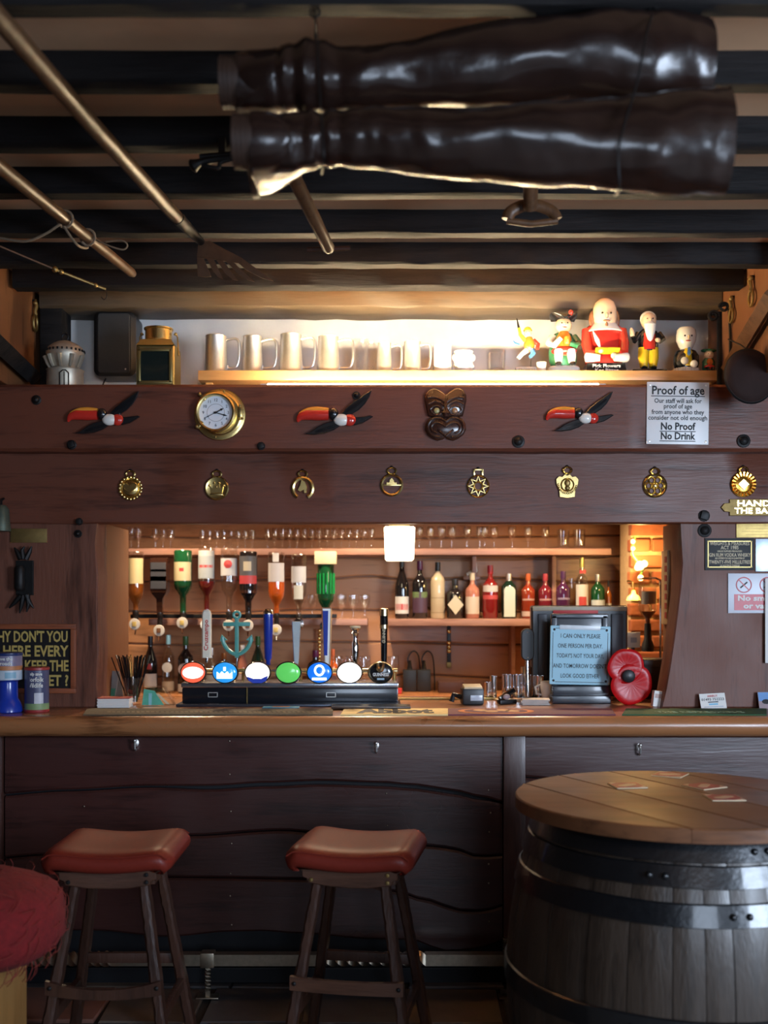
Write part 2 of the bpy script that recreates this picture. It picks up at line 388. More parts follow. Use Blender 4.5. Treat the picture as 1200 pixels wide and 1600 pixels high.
# ------------------------------------------------------------------ bar counter and its front
mb = MB()
prof = [(4.30, ct-.080), (4.155, ct-.078), (4.135, ct-.066), (4.124, ct-.045), (4.124, ct-.028), (4.134, ct-.010), (4.15, ct-.001), (4.17, ct), (5.0, ct), (5.0, ct-.04), (4.32, ct-.04)]
xs = [-1.95+3.9*i/40 for i in range(41)]; rr = random.Random(5); V = []; Fc = []; n = len(prof)
for x in xs: V += [(x, y+rr.uniform(-.0015, .0015)*(y < 4.2), z+rr.uniform(-.001, .001)*(y < 4.16)) for y, z in prof]
for i in range(40):
    for k in range(n): Fc.append((i*n+k, i*n+(k+1) % n, (i+1)*n+(k+1) % n, (i+1)*n+k))
Fc += [tuple(range(n)), tuple(40*n+k for k in range(n))]
mb._add(V, Fc)
tag(mb.out('bar_counter', W_COUNTER, smooth=50), 'long worn varnished oak counter with rounded front edge running the width of the bar', 'counter')
bf = thing('bar_panelling', 'dark red wooden bar front of wavy edged planks under the counter', 'bar front', (0, 0, 0))
DP = 4.25
def interp(c, x):
    if x <= c[0][0]: return c[0][1]
    for (a, p), (b, q) in zip(c, c[1:]):
        if x <= b: t = (x-a)/(b-a); t = t*t*(3-2*t); return p+(q-p)*t
    return c[-1][1]
def plank(top, bot, x0, x1, D, th, m, parent, name='plank', gap=1.2, step=22, seed=0, tilt=0.0):
    r = random.Random(seed); n = max(4, int((x1-x0)/step)); V = []; Fc = []
    for i in range(n+1):
        px = x0+(x1-x0)*i/n; t = interp(top, px)+gap; b = interp(bot, px)-gap
        x = X(px, D); zt = Z(t, D); zb = Z(b, D); e = min(.008, (zt-zb)*.25)
        V += [(x, D+th, zt), (x, D+e*.8, zt), (x, D+.0, zt-e), (x, D-tilt, zb+e), (x, D+e*.8-tilt, zb), (x, D+th, zb)]
    for i in range(n):
        for k in range(6): Fc.append((i*6+k, i*6+(k+1) % 6, (i+1)*6+(k+1) % 6, (i+1)*6+k))
    Fc += [tuple(range(6)), tuple(n*6+k for k in range(6))]
    mb = MB(); mb._add(V, Fc); return mb.out(name, m, parent, smooth=22)
T0 = [(0, 1148), (1200, 1148)]
S1 = [(-20, 1243), (105, 1235), (233, 1229), (327, 1229), (420, 1224), (502, 1221), (595, 1224), (650, 1228), (700, 1235), (750, 1245), (785, 1254)]
S2 = [(-20, 1342), (75, 1336), (200, 1322), (300, 1306), (440, 1298), (520, 1304), (665, 1322), (700, 1325), (750, 1339), (785, 1337)]
S3 = [(-20, 1382), (130, 1374), (262, 1371), (350, 1372), (467, 1374), (560, 1380), (627, 1395), (665, 1407), (720, 1423), (750, 1425), (785, 1416)]
S4 = [(-160, 1450), (145, 1455), (262, 1465), (362, 1457), (408, 1456), (467, 1460), (583, 1469), (640, 1470), (700, 1488), (750, 1484), (785, 1470)]
S1b = [(a, b+(4 if 300 < a < 760 else 1)) for a, b in S1]
for i, (a, b) in enumerate(((T0, S1), (S1b, S2), (S2, S3), (S3, S4))):
    plank(a, b, 8, 785, DP, .03, W_PANEL, bf, seed=i, tilt=.004 if i != 1 else .0)
for a, b in ((T0, S1), (S1b, S2), (S2, S3), (S3, S4)): plank(a, b, -160, -8, DP, .03, W_PANEL, bf, seed=20)
plank([(0, 1148), (1400, 1148)], [(820, 1215), (900, 1222), (1010, 1216), (1210, 1225)], 821, 1370, DP, .03, W_PANEL, bf, seed=9)
plank([(820, 1215), (900, 1222), (1010, 1216), (1210, 1225)], [(820, 1330), (1000, 1322), (1210, 1334)], 821, 1370, DP, .03, W_PANEL, bf, seed=10)
plank([(820, 1330), (1000, 1322), (1210, 1334)], [(820, 1470), (1210, 1480)], 821, 1370, DP, .03, W_PANEL, bf, seed=11)
MB().box(((X(786, DP)+X(820, DP))/2, DP+.005, (Z(1148, DP)+.06)/2), (X(820, DP)-X(786, DP), .05, Z(1148, DP)-.06), .004).out('stile', W_PANELZ, bf)
MB().box((-1.503, DP+.005, .53), (.032, .06, .9), .004).out('stile', W_PANELZ, bf)
MB().box((0, DP+.06, .488), (3.9, .05, .973)).out('backing_board', M_DARKBASE, bf, smooth=0)
MB().box((0, DP+.02, .03), (3.9, .02, .06), .003).out('kick_board', M_DARKBASE, bf, smooth=0)
m = MB()
for x, ys in ((360, (1158, 1210, 1268, 1318, 1365, 1400, 1445)), (765, (1235, 1270, 1300, 1350, 1380, 1440)), (130, (1260,)), (605, (1240, 1290))):
    for y in ys: m.ball(P(x+random.uniform(-2, 2), y, DP-.003), (.0035, .002, .0035), 8, 5)
m.out('nail_heads', BRONZE, bf, kind='stuff')
# coat hooks under the counter
def hook(px, py, label):
    t = thing('coat_hook', label, 'hook', P(px, py, DP-.001))
    MB().lathe([(.010, 0), (.010, .002), (.006, .004), (0, .005)], (0, 0, .006), 12, 1, 1.5, '-y').out('back_plate', PEWTER, t)
    MB().tube([(0, -.004, .012), (0, -.02, .014), (0, -.028, .004), (0, -.024, -.014), (0, -.012, -.022), (0, -.004, -.018)], [.004, .005, .005, .0045, .004, .003], 8).out('hook_arm', PEWTER, t)
    MB().ball((0, -.028, .018), .007, 10, 6).out('knob', PEWTER, t)
hook(213, 1163, 'small metal coat hook under the counter above the left stool')
hook(588, 1167, 'small metal coat hook under the counter above the right stool')
hook(998, 1170, 'small metal coat hook under the counter behind the barrel table')
# foot rail
fr = thing('foot_rail', 'bronze foot rail with twisted sections along the bar base', 'foot rail', (0, 0, 0))
DR = 4.10; zr = Z(1498, DR); hw = .013
def bar_sec(x0, x1, twist=0):
    L = x1-x0; n = max(2, int(abs(twist)/.35)+1); V = []; Fc = []
    for i in range(n+1):
        a = PI/4+twist*i/n; x = x0+L*i/n
        r = .030*(1 if not twist else 1-.08*math.sin(PI*i/n))
        for k in range(4): V.append((x, DR+r*math.cos(a+k*PI/2), zr+r*math.sin(a+k*PI/2)))
    for i in range(n):
        for k in range(4): Fc.append((i*4+k, i*4+(k+1) % 4, (i+1)*4+(k+1) % 4, (i+1)*4+k))
    Fc += [(0, 1, 2, 3), tuple(n*4+k for k in range(4))]
    m = MB(); m._add(V, Fc); return m
for a, b, t in ((-5, 45, 0), (45, 175, 5*PI), (175, 500, 0), (500, 665, 5*PI), (665, 800, 0), (800, 860, 0), (860, 1000, 5*PI), (1000, 1195, 0)):
    bar_sec(X(a, DR), X(b, DR), t).out('twisted_bar' if t else 'plain_bar', BRONZE, fr, smooth=25)
for px in (325, 797, 1150):
    x = X(px, DR)
    MB().box((x, DR, zr), (.052, .052, .056), .004).out('collar', BRONZE, fr)
    m = MB(); V = []; Fc = []; n = 24
    for i in range(n+1):
        a = PI/4+3*PI*min(1, max(0, (i-3)/(n-8))); z = zr-.02-(zr-.024)*i/n
        V += [(x+.012*math.cos(a+k*PI/2), DR+.012*math.sin(a+k*PI/2), z) for k in range(4)]
    for i in range(n): Fc += [(i*4+k, i*4+(k+1) % 4, (i+1)*4+(k+1) % 4, (i+1)*4+k) for k in range(4)]
    m._add(V, Fc+[(0, 1, 2, 3), (n*4, n*4+1, n*4+2, n*4+3)]); m.out('twisted_leg', BRONZE, fr, smooth=25)
    MB().box((x, DR, .006), (.085, .05, .006), .002).out('foot_plate', BRONZE, fr)
MB().box((X(797, 4.2), 4.235, Z(1478, 4.2)), (.05, .03, .045), .004).out('wall_bracket', BRONZE, fr)

# ------------------------------------------------------------------ bar stools
def stool(loc, rotz, label, bow):
    t = thing('bar_stool', label, 'stool', loc, rotz, 'leather topped bar stools')
    W, Dp, H = .385, .365, .70
    # saddle seat: side ends rise, edges rolled
    nx, ny = 22, 16; V = []; Fc = []
    def top(u, v): return H+.028+.022*abs(u)**2*1.0-.010*(abs(u)**6)-.012*(abs(v)**8)-.016*(abs(u)**14)
    for i in range(nx+1):
        for j in range(ny+1):
            u = -1+2*i/nx; v = -1+2*j/ny
            r = 1-.035*(abs(u)**10)*(abs(v)**10)*2
            x = u*W/2*r; y = v*Dp/2*r; V.append((x, y, top(u, v)))
    for i in range(nx):
        for j in range(ny): Fc.append((i*(ny+1)+j, (i+1)*(ny+1)+j, (i+1)*(ny+1)+j+1, i*(ny+1)+j+1))
    per = [(i, 0) for i in range(nx+1)]+[(nx, j) for j in range(1, ny+1)]+[(i, ny) for i in range(nx-1, -1, -1)]+[(0, j) for j in range(ny-1, 0, -1)]
    base = [a*(ny+1)+b for a, b in per]; prev = base
    for off, dz in ((.010, -.012), (.013, -.026), (.008, -.042), (-.006, -.052), (-.03, -.055)):
        row = []
        for k, q in enumerate(base):
            x, y, z = V[q]; a = per[k]
            sx = (1 if a[0] == nx else -1 if a[0] == 0 else 0); sy = (1 if a[1] == ny else -1 if a[1] == 0 else 0)
            f = .7 if sx and sy else 1
            V.append((x+sx*off*f, y+sy*off*f, z+dz)); row.append(len(V)-1)
        for k in range(len(base)): Fc.append((prev[k], prev[(k+1) % len(base)], row[(k+1) % len(base)], row[k]))
        prev = row
    Fc.append(tuple(prev))
    m = MB(); m._add(V, Fc); seat = m.out('seat', LEATHER_SEAT, t, smooth=70)
    for sy in (-1, 1):
        m = MB(); m.tube([(-W/2*.99+W*.99*k/20, sy*(Dp/2+.004), top(-1+2*k/20, .97)-.004) for k in range(21)], .0026, 6); m.out('piping', LEATHER_SEAT, seat)
    # aprons
    for sy in (-1, 1):
        q = [(-.165, H-.02), (-.165, H-.035), (-.150, H-.042), (-.150, H-.060), (-.135, H-.066), (-.130, H-.078), (-.06, H-.088), (0, H-.090), (.06, H-.088), (.130, H-.078), (.135, H-.066), (.150, H-.060), (.150, H-.042), (.165, H-.035), (.165, H-.02), (.08, H-.030), (0, H-.033), (-.08, H-.030)]
        a = MB(); a.prism(q, sy*.150, sy*.126, .003); ap = a.out('apron', W_APRON, t)
        for sx in (-1, 1):
            for zz in (-.045, -.068):
                if zz < -.05 or sx > 0: MB().lathe([(.007, 0), (.006, .004), (0, .005)], (sx*.120, sy*.150-(.0 if sy < 0 else 0), H+zz), 10, axis='-y' ).out('peg', IRON if bow else BRASS_D, ap)
    for sx in (-1, 1): MB().box((sx*.130, 0, H-.055), (.024, .26, .05), .004).out('side_rail', W_APRON, t)
    legs = {}
    for sx in (-1, 1):
        for sy in (-1, 1):
            p0 = Vector((sx*.103, sy*.112, H-.055)); p1 = Vector((sx*.205, sy*.205, 0)); legs[sx, sy] = (p0, p1)
            m = MB(); V = []; Fc = []; n = 34; r = random.Random(sx*3+sy)
            for i in range(n+1):
                c = p0.lerp(p1, i/n); hwx = .0145+.002*(i/n); jx = r.uniform(-.0012, .0012); e = .005+.0035*abs(math.sin(i*1.15))
                h = hwx+jx
                k = .028; pr = [(-h+e, -k), (h-e, -k), (h, -k+e), (h, k-e), (h-e, k), (-h+e, k), (-h, k-e), (-h, -k+e)]
                V += [(c.x+a, c.y+b, c.z) for a, b in pr]
            for i in range(n): Fc += [(i*8+k, i*8+(k+1) % 8, (i+1)*8+(k+1) % 8, (i+1)*8+k) for k in range(8)]
            Fc += [tuple(range(8)), tuple(n*8+k for k in range(8))]
            m._add(V, Fc); m.out('leg', W_STOOL, t, smooth=22)
    def at(sx, sy, z): a, b = legs[sx, sy]; return a.lerp(b, (a.z-z)/(a.z-b.z))
    a = at(-1, -1, .325); b = at(1, -1, .325); m = MB(); V = []; Fc = []; n = 16
    for i in range(n+1):
        p = a.lerp(b, i/n); u = -1+2*i/n; p = p+Vector(((u*.022), -.036, 0)); dz = -(.022 if bow else .006)*(1-u*u); hh = .021-(.006*(1-u*u) if bow else .002*(1-u*u))
        V += [(p.x, p.y-.008, p.z+hh+dz), (p.x, p.y+.008, p.z+hh+dz), (p.x, p.y+.008, p.z-hh+dz), (p.x, p.y-.008, p.z-hh+dz)]
    for i in range(n): Fc += [(i*4+k, i*4+(k+1) % 4, (i+1)*4+(k+1) % 4, (i+1)*4+k) for k in range(4)]
    m._add(V, Fc+[(0, 1, 2, 3), (n*4, n*4+1, n*4+2, n*4+3)]); st = m.out('front_stretcher', W_STOOL if bow else W_APRON, t)
    for p, s in ((a, -1), (b, 1)): MB().ball((p.x+s*.008, p.y-.045, p.z), (.007, .005, .007), 10, 6).out('bolt', IRON, st)
    for sx in (-1, 1):
        a = at(sx, -1, .22); b = at(sx, 1, .22); MB().box((a+b)/2, (.022, (b-a).length, .034), .004).out('stretcher', W_STOOL, t)
    a = at(-1, 1, .30); b = at(1, 1, .30); MB().box((a+b)/2, ((b-a).length, .02, .034), .004).out('stretcher', W_STOOL, t)
    return t
stool((X(182, 3.48)+.006, 3.49, 0), 0.0, 'square set oxblood leather bar stool with bowed front stretcher', True)
stool((X(560, 3.48), 3.50, 0), -.17, 'turned oxblood leather bar stool with straight front stretcher near bar middle', False)

# ------------------------------------------------------------------ barrel table
BT = Vector((.822, 3.045, 0)); R0 = .452; HB = .905
bt = thing('barrel_table', 'old oak barrel table with black iron hoops and round wooden top', 'table', BT)
def rb(z): u = z/HB*2-1; return .392+.085*(1-u*u)
nst = 30; rg = random.Random(11); angs = []; a = 0
wds = [rg.uniform(.7, 1.4) for _ in range(nst)]; tot = sum(wds)
for k in range(nst):
    a1 = a+2*PI*wds[k]/tot; V = []; Fc = []; n = 12; na = 3; ro = rg.uniform(-.002, .0015)
    for i in range(n+1):
        z = HB*i/n
        for q in range(na+1):
            aa = a+(a1-a)*(.012+.976*q/na); e = -.0035 if q in (0, na) else 0
            V.append(((rb(z)+ro+e)*math.cos(aa), (rb(z)+ro+e)*math.sin(aa), z))
        for q in (na, 0):
            aa = a+(a1-a)*(.012+.976*q/na); V.append(((rb(z)-.025)*math.cos(aa), (rb(z)-.025)*math.sin(aa), z))
    s = na+3
    for i in range(n): Fc += [(i*s+q, i*s+(q+1) % s, (i+1)*s+(q+1) % s, (i+1)*s+q) for q in range(s)]
    Fc += [tuple(range(s)), tuple(n*s+q for q in range(s))]
    m = MB(); m._add(V, Fc); m.out('stave', W_STAVE, bt, smooth=35)
    a = a1
for z0, z1 in ((.858, .912), (.800, .854), (.712, .768), (.440, .500), (.150, .205), (.055, .110), (.004, .05)):
    m = MB(); n = 64; t_ = .006; V = []; Fc = []
    jz = [(.002*math.sin(k*.7+z0*50), ) for k in range(n)]
    for k in range(n):
        aa = 2*PI*k/n
        for r_, z in ((rb(z0)+.0005, z0), (rb(z0)+t_, z0+.003), (rb(z1)+t_, z1-.003), (rb(z1)+.0005, z1)): V.append((r_*math.cos(aa), r_*math.sin(aa), z+jz[k][0]*.5))
    for k in range(n):
        j = (k+1) % n; Fc += [(k*4+q, j*4+q, j*4+(q+1) % 4, k*4+(q+1) % 4) for q in range(4)]
    m._add(V, Fc); h = m.out('hoop', HOOP, bt, smooth=35)
    for da in (-.045, .045):
        aa = {0.44: -2.02, .8: -1.95, .858: -1.33, .712: -1.5}.get(z0, -1.2)+da
        r_ = rb((z0+z1)/2)+.006; MB().ball((r_*math.cos(aa), r_*math.sin(aa), (z0+z1)/2), (.009, .009, .009), 10, 6).out('rivet', HOOP, h)
for i, (xa, xb) in enumerate(((-R0, -.27), (-.27, -.09), (-.09, .10), (.10, .28), (.28, R0))):
    q = []; xb2 = xb-.001; n = 14
    def edge(x): return math.sqrt(max(0, R0*R0-x*x))
    xs = [xa+(xb2-xa)*k/n for k in range(n+1)]
    if i == 0: xs = [-R0*math.cos(k/n*math.acos(.27/R0)) for k in range(n+1)]; xs[-1] -= .001
    if i == 4: xs = [R0*math.cos((1-k/n)*math.acos(.28/R0)) for k in range(n+1)]
    lo = [(x, -edge(x)) for x in xs]; up = [(x, edge(x)) for x in reversed(xs)]
    pts = lo+[p for p in up if p[1] > 1e-4 or True]
    pp = []
    for p in pts:
        if not pp or (Vector(p)-Vector(pp[-1])).length > 1e-4: pp.append(p)
    if (Vector(pp[0])-Vector(pp[-1])).length < 1e-4: pp.pop()
    m = MB(); m.M = Matrix.Rotation(.45, 4, 'Z'); m.prism(pp, HB+.012+.034, HB+.010, .004, 'xy'); m.out('top_board', W_TOP, bt, smooth=30)
MB().lathe([(.38, HB-.01), (.38, HB+.010), (0, HB+.010)], n=40).out('barrel_head', W_STAVE, bt)
ZT = HB+.0465
def beermat(px, py, rz, label):
    D = (CZ-ZT)*F/(py-HOR)
    t = thing('beer_mat', label, 'beer mat', (X(px, D), D, ZT), rz, 'beer mats on the barrel table')
    MB().box((0, 0, .0012), (.093, .093, .0022), .0006).out('card', CREAM, t)
    MB().box((0, 0, .0026), (.088, .088, .0006)).out('red_print', mat('mat_red', (.26, .025, .02), .5, var=.5, scale=60), t, smooth=0)
    m = MB(); m.prism([(-.030, -.018), (-.012, -.024), (.030, .004), (.030, .018), (.010, .022), (-.030, -.004)], .0034, .0028, 0, 'xy'); m.out('printed_swoosh', mat('mat_tan', (.42, .27, .16), .5), t, smooth=0)
    m = MB(); m.prism([(-.043, .020), (-.043, .043), (-.018, .043)], .0034, .0028, 0, 'xy'); m.prism([(.043, -.020), (.043, -.043), (.018, -.043)], .0034, .0028, 0, 'xy'); m.out('printed_corner', MATS['mat_tan'], t, smooth=0)
    return t
beermat(980, 1228, .12, 'red beer mat on the barrel table, nearest the left edge')
beermat(1047, 1211, -.55, 'red beer mat furthest back on the barrel table')
beermat(1100, 1229, .5, 'red beer mat in the middle of the four, skewed, on the barrel table')
beermat(1131, 1247, .02, 'red beer mat nearest the front rim of the barrel table')

# ------------------------------------------------------------------ cushioned pine seat at the left
ps = thing('pine_seat', 'yellow pine box seat with shaggy red cushion at the left edge', 'seat', (-1.165, 3.0, 0))
MB().box((.015, 0, .275), (.20, .40, .55), .004).out('side_panel', W_PINE, ps)
MB().box((-.29, 0, .275), (.40, .38, .55), .004).out('seat_box', W_PINE, ps)
MB().box((-.2, -.203, .52), (.56, .008, .04), .003).out('top_rail', W_PINE, ps)
m = MB(); V = []; Fc = []; n, k_ = 40, 22; r = random.Random(2)
for i in range(1, k_):
    p = PI*i/k_
    for k in range(n):
        a = 2*PI*k/n; c, s_ = math.cos(a), math.sin(a)
        sg = lambda v, e: math.copysign(abs(v)**e, v)
        rad = math.sin(p)**.55
        droop = -.05*max(0, abs(c)-.6)*(p > PI/2)
        z = sg(math.cos(p), .75)*.105-.03*(c > .7)*(p > 1.3)
        V.append((.47*rad*sg(c, .7)-.2+r.uniform(-.004, .004), .25*rad*sg(s_, .7)+r.uniform(-.004, .004), .640+z+droop+r.uniform(-.004, .004)))
V += [(-.2, 0, .745), (-.2, 0, .535)]; t_ = len(V)-2
for i in range(k_-2):
    for k in range(n): Fc.append((i*n+k, (i+1)*n+k, (i+1)*n+(k+1) % n, i*n+(k+1) % n))
for k in range(n): Fc += [(t_, k, (k+1) % n), (t_+1, (k_-2)*n+(k+1) % n, (k_-2)*n+k)]
m._add(V, Fc)
M_REDWOOL = mat('red_wool', (.16, .006, .007), .95, var=.45, scale=55, bump=.9)
cu_ = m.out('cushion', M_REDWOOL, ps, smooth=80)
th = MB(); r = random.Random(9)
cv = [v for v in V[:-2] if v[0] > -.3]
for q in range(320):
    v = Vector(r.choice(cv)); c = Vector((-.2, 0, .64)); nn = (v-c); nn.normalize()
    d = Vector((r.uniform(-1, 1), r.uniform(-1, 1), r.uniform(-1, .3))); d = (d-nn*d.dot(nn)).normalized()
    p0 = v+nn*.001; th.tube([p0-nn*.004, p0+d*.02+nn*.005, p0+d*.045+nn*.003, p0+d*.06-nn*.004], .0011, 4)
th.out('wool_threads', mat('thread_wool', (.17, .018, .012), .9, var=.6, scale=25), cu_, kind='stuff')

# ------------------------------------------------------------------ hanging leather boots
def smooth_path(keys, n):
    # keys: list of tuples; catmull-rom resample
    out = []; m = len(keys)-1
    for i in range(n+1):
        t = i/n*m; k = min(int(t), m-1); u = t-k
        p0, p1, p2, p3 = (Vector(keys[max(0, min(m, k+q))]) for q in (-1, 0, 1, 2))
        out.append(.5*((2*p1)+(-p0+p2)*u+(2*p0-5*p1+4*p2-p3)*u*u+(-p0+3*p1-3*p2+p3)*u**3))
    return out
def boot(D, keys, footdir, label, heel_off, seed):
    # keys: (px, py centre, half height px) from the open top at right to the ankle at left
    t = thing('thigh_boot', label, 'boot', (0, 0, 0), (0, 0, 0), 'thigh boots hung from the ceiling')
    s = D/F; r = random.Random(seed)
    ks = [(X(a, D), D, Z(b, D), h*s, h*s*f) for a, b, h, f in keys]
    L = smooth_path([Vector(k) for k in [tuple(k) for k in ks]], 90) if 0 else None
    # resample 5-D keys
    out = []; m_ = len(ks)-1
    for i in range(91):
        tt = i/90*m_; k = min(int(tt), m_-1); u = tt-k
        p = [[ks[max(0, min(m_, k+q))][d] for d in range(5)] for q in (-1, 0, 1, 2)]
        out.append([.5*(2*p[1][d]+(-p[0][d]+p[2][d])*u+(2*p[0][d]-5*p[1][d]+4*p[2][d]-p[3][d])*u*u+(-p[0][d]+3*p[1][d]-3*p[2][d]+p[3][d])*u**3) for d in range(5)])
    # foot: bend from leg axis (-x) into footdir
    fd = Vector(footdir).normalized(); ank = out[-1]; A = Vector(ank[:3]); hz = ank[3]
    N = 40; V = []; Fc = []; rings = 0
    def ring(c, u, v, ru, rv, i):
        nonlocal rings
        for k in range(N):
            a = 2*PI*k/N; wv = 1+.022*math.sin(3*a+i*.21+seed)+.014*math.sin(5*a-i*.13+seed*2)+.07*noise.noise(Vector((i*.16+seed*3, 1.6*math.cos(a), 1.6*math.sin(a))))+.035*noise.noise(Vector((i*.42, 3.2*math.cos(a), 3.2*math.sin(a)+seed)))
            V.append(c+u*(math.cos(a)*ru*wv)+v*(math.sin(a)*rv*wv))
        rings += 1
    for i, o in enumerate(out):
        x = i/90; wr = 1+.03*math.sin(i*.9+seed)*math.exp(-((x-.86)/.10)**2)*2+.012*math.sin(i*.33+seed)
        ring(Vector(o[:3]), Vector((0, 0, 1)), Vector((0, 1, 0)), o[3]*wr, o[4]*wr, i)
    ax = Vector((-1, 0, 0)); side = ax.cross(fd).normalized(); fl_ = .24
    # turn the last rings toward the heel plane
    for q in range(1, 9):
        th_ = q/8; c = A+ax*(.085*math.sin(th_*PI/2))+fd*(.030*th_)
        nrm = (ax*(1-.0*th_)).normalized(); 
        uz = Vector((0, 0, 1)); ring(c, uz, Vector((0, 1, 0)), hz*(1-.04*th_), ank[4]*(1-.04*th_), 90+q)
    for i in range(rings-1):
        for k in range(N): Fc.append((i*N+k, i*N+(k+1) % N, (i+1)*N+(k+1) % N, (i+1)*N+k))
    Fc.append(tuple((rings-1)*N+k for k in range(N)))
    # inner wall so that the open top has a thickness
    n0 = len(V)
    for i in (0, 3, 12):
        o = out[i]; f = .93 if i == 0 else .9
        for k in range(N):
            a = 2*PI*k/N; V.append(Vector(o[:3])+Vector((0, 0, 1))*(math.cos(a)*o[3]*f)+Vector((0, 1, 0))*(math.sin(a)*o[4]*f))
    for k in range(N):
        j = (k+1) % N; Fc += [(k, n0+k, n0+j, j), (n0+k, n0+N+k, n0+N+j, n0+j), (n0+N+k, n0+2*N+k, n0+2*N+j, n0+N+j)]
    Fc.append(tuple(n0+2*N+k for k in range(N)))
    m = MB(); m._add(V, Fc); m.out('leg_shaft', LEATHER_BOOT, t, smooth=75)
    # foot upper: rings along fd from heel to toe, flat on the sole side (-x)
    heel = A+ax*.080-fd*heel_off; V = []; Fc = []; M_ = 26; prof = [(0, .75, .07), (.03, 1.1, .10), (.09, 1.15, .125), (.14, 1.1, .125), (.18, 1.05, .10), (.22, 1.02, .075), (.26, .9, .058), (.285, .6, .042), (.295, .25, .03)]
    pr = []
    for i in range(31):
        tt = i/30*(len(prof)-1); k = min(int(tt), len(prof)-2); u = tt-k; pr.append([prof[k][d]*(1-u)+prof[k+1][d]*u for d in range(3)])
    for d, wd, h in pr:
        for k in range(M_):
            a = PI*k/(M_-1); rr_ = 1+.03*math.sin(d*70+a*2+seed)
            V.append(heel+fd*d+side*(.052*wd*math.cos(a)*1.0)-ax*(h*math.sin(a)**.8*rr_))
    for i in range(30):
        for k in range(M_): Fc.append((i*M_+k, i*M_+(k+1) % M_, (i+1)*M_+(k+1) % M_, (i+1)*M_+k))
    Fc += [tuple(range(M_)), tuple(30*M_+k for k in range(M_))]
    m = MB(); m._add(V, Fc); m.out('foot', LEATHER_BOOT, t, smooth=75)
    def slab(nm, outl, x0, x1):
        V = []; n = len(outl)
        for xx, g in ((x0, 1), (x0*.3+x1*.7, 1.03), (x1, 1.0)):
            V += [heel+fd*p[0]+side*p[1]*g+ax*xx for p in outl]
        Fc = [tuple(range(n)), tuple(2*n+k for k in range(n))]+[(l*n+k, l*n+(k+1) % n, (l+1)*n+(k+1) % n, (l+1)*n+k) for l in range(2) for k in range(n)]
        mm = MB(); mm._add(V, Fc); return mm.out(nm, SOLE, t, smooth=50)
    so = [(-.004, 0), (.006, .028), (.03, .040), (.10, .036), (.16, .040), (.215, .048), (.26, .042), (.29, .025), (.302, 0), (.29, -.025), (.26, -.042), (.215, -.048), (.16, -.040), (.10, -.036), (.03, -.040), (.006, -.028)]
    so = [(p, q*1.25) for p, q in so]; slab('sole', so, -.002, .013)
    he = [(-.004, 0), (.006, .028), (.03, .040), (.075, .038), (.085, 0), (.075, -.038), (.03, -.040), (.006, -.028)]
    he = [(p, q*1.25) for p, q in he]
    for q in range(3): slab('heel_layer', he, .013+q*.009, .0215+q*.009)
    return t
upper = [(1108, 93, 58, .75), (1060, 88, 66, .8), (1000, 92, 72, .85), (930, 90, 68, .9), (850, 96, 66, .95), (760, 105, 62, 1), (680, 112, 54, 1), (620, 118, 48, 1), (570, 126, 49, 1), (530, 126, 48, 1), (490, 120, 52, 1), (455, 122, 50, 1), (430, 128, 47, 1)]
lower = [(1132, 222, 82, .75), (1080, 222, 80, .8), (1000, 225, 72, .9), (920, 226, 66, .95), (830, 226, 60, 1), (740, 226, 54, 1), (660, 222, 50, 1), (600, 218, 46, 1), (560, 216, 44, 1), (520, 216, 40, 1), (485, 222, 42, 1), (455, 226, 44, 1)]
boot(2.36, upper, (-.04, .98, .13), 'upper of two dark brown leather thigh boots slung level under the ceiling joists', .045, 1)
boot(2.26, lower, (-.05, .99, .07), 'lower of two dark brown leather thigh boots, nearer its hanging wires, below the other', .066, 4)
def wire(px0, px1, py1, label):
    t = thing('hanging_wire', label, 'wire', (0, 0, 0))
    a = Vector((X(px0, 2.325), 2.325, ZB-.002)); dl = 2.26-.110; 
    pts = [a, P((px0*.75+px1*.25), 60, 2.225), P((px0+px1)/2, 130, 2.19), P(px1, 225, 2.15), P(px1, py1-12, 2.17), P(px1-2, py1+1, 2.22), P(px1-3, py1+3, 2.28), P(px1-3, py1-8, 2.40), P(px0, 170, 2.49), P(px0, 60, 2.49), a+Vector((0, .02, -.004))]
    MB().tube(smooth_path(pts, 70), .0022, 6).out('wire_loop', IRON, t)
    m = MB(); m.tube([a+Vector((.010*math.sin(q*.7), .0, .002-.011+.011*math.cos(q*.7))) for q in range(9)], .0028, 6); m.cyl(a+Vector((0, 0, .012)), a, .004, n=8); m.out('screw_eye', IRON, t)
wire(492, 505, 268, 'thin dark wire from a joist looping both boots at the ankles')
wire(1022, 968, 300, 'thin dark wire from a joist looping both boots near the open tops')

# ------------------------------------------------------------------ tools slung under the joists
def Pz(px, py, z):     # point of the ray through a pixel at height z
    D = (z-CZ)*F/(HOR-py); return Vector((X(px, D), D, z))
zt = ZB-.03
es = thing('eel_spear', 'long wooden pole with flat toothed iron head slung under joists', 'spear', (0, 0, 0))
a = Pz(-70, -50, zt-.02); b = Pz(272, 335, zt-.02); c = Pz(316, 380, zt-.02)
m = MB(); m.tube([a, a.lerp(b, .5)+Vector((0, 0, -.006)), b, c], [.023, .022, .021, .011], 14); m.out('shaft', W_POLE, es)
MB().tube([b.lerp(c, .1), b.lerp(c, 1.02)], [.0225, .0125], 12).out('socket', IRON, es)
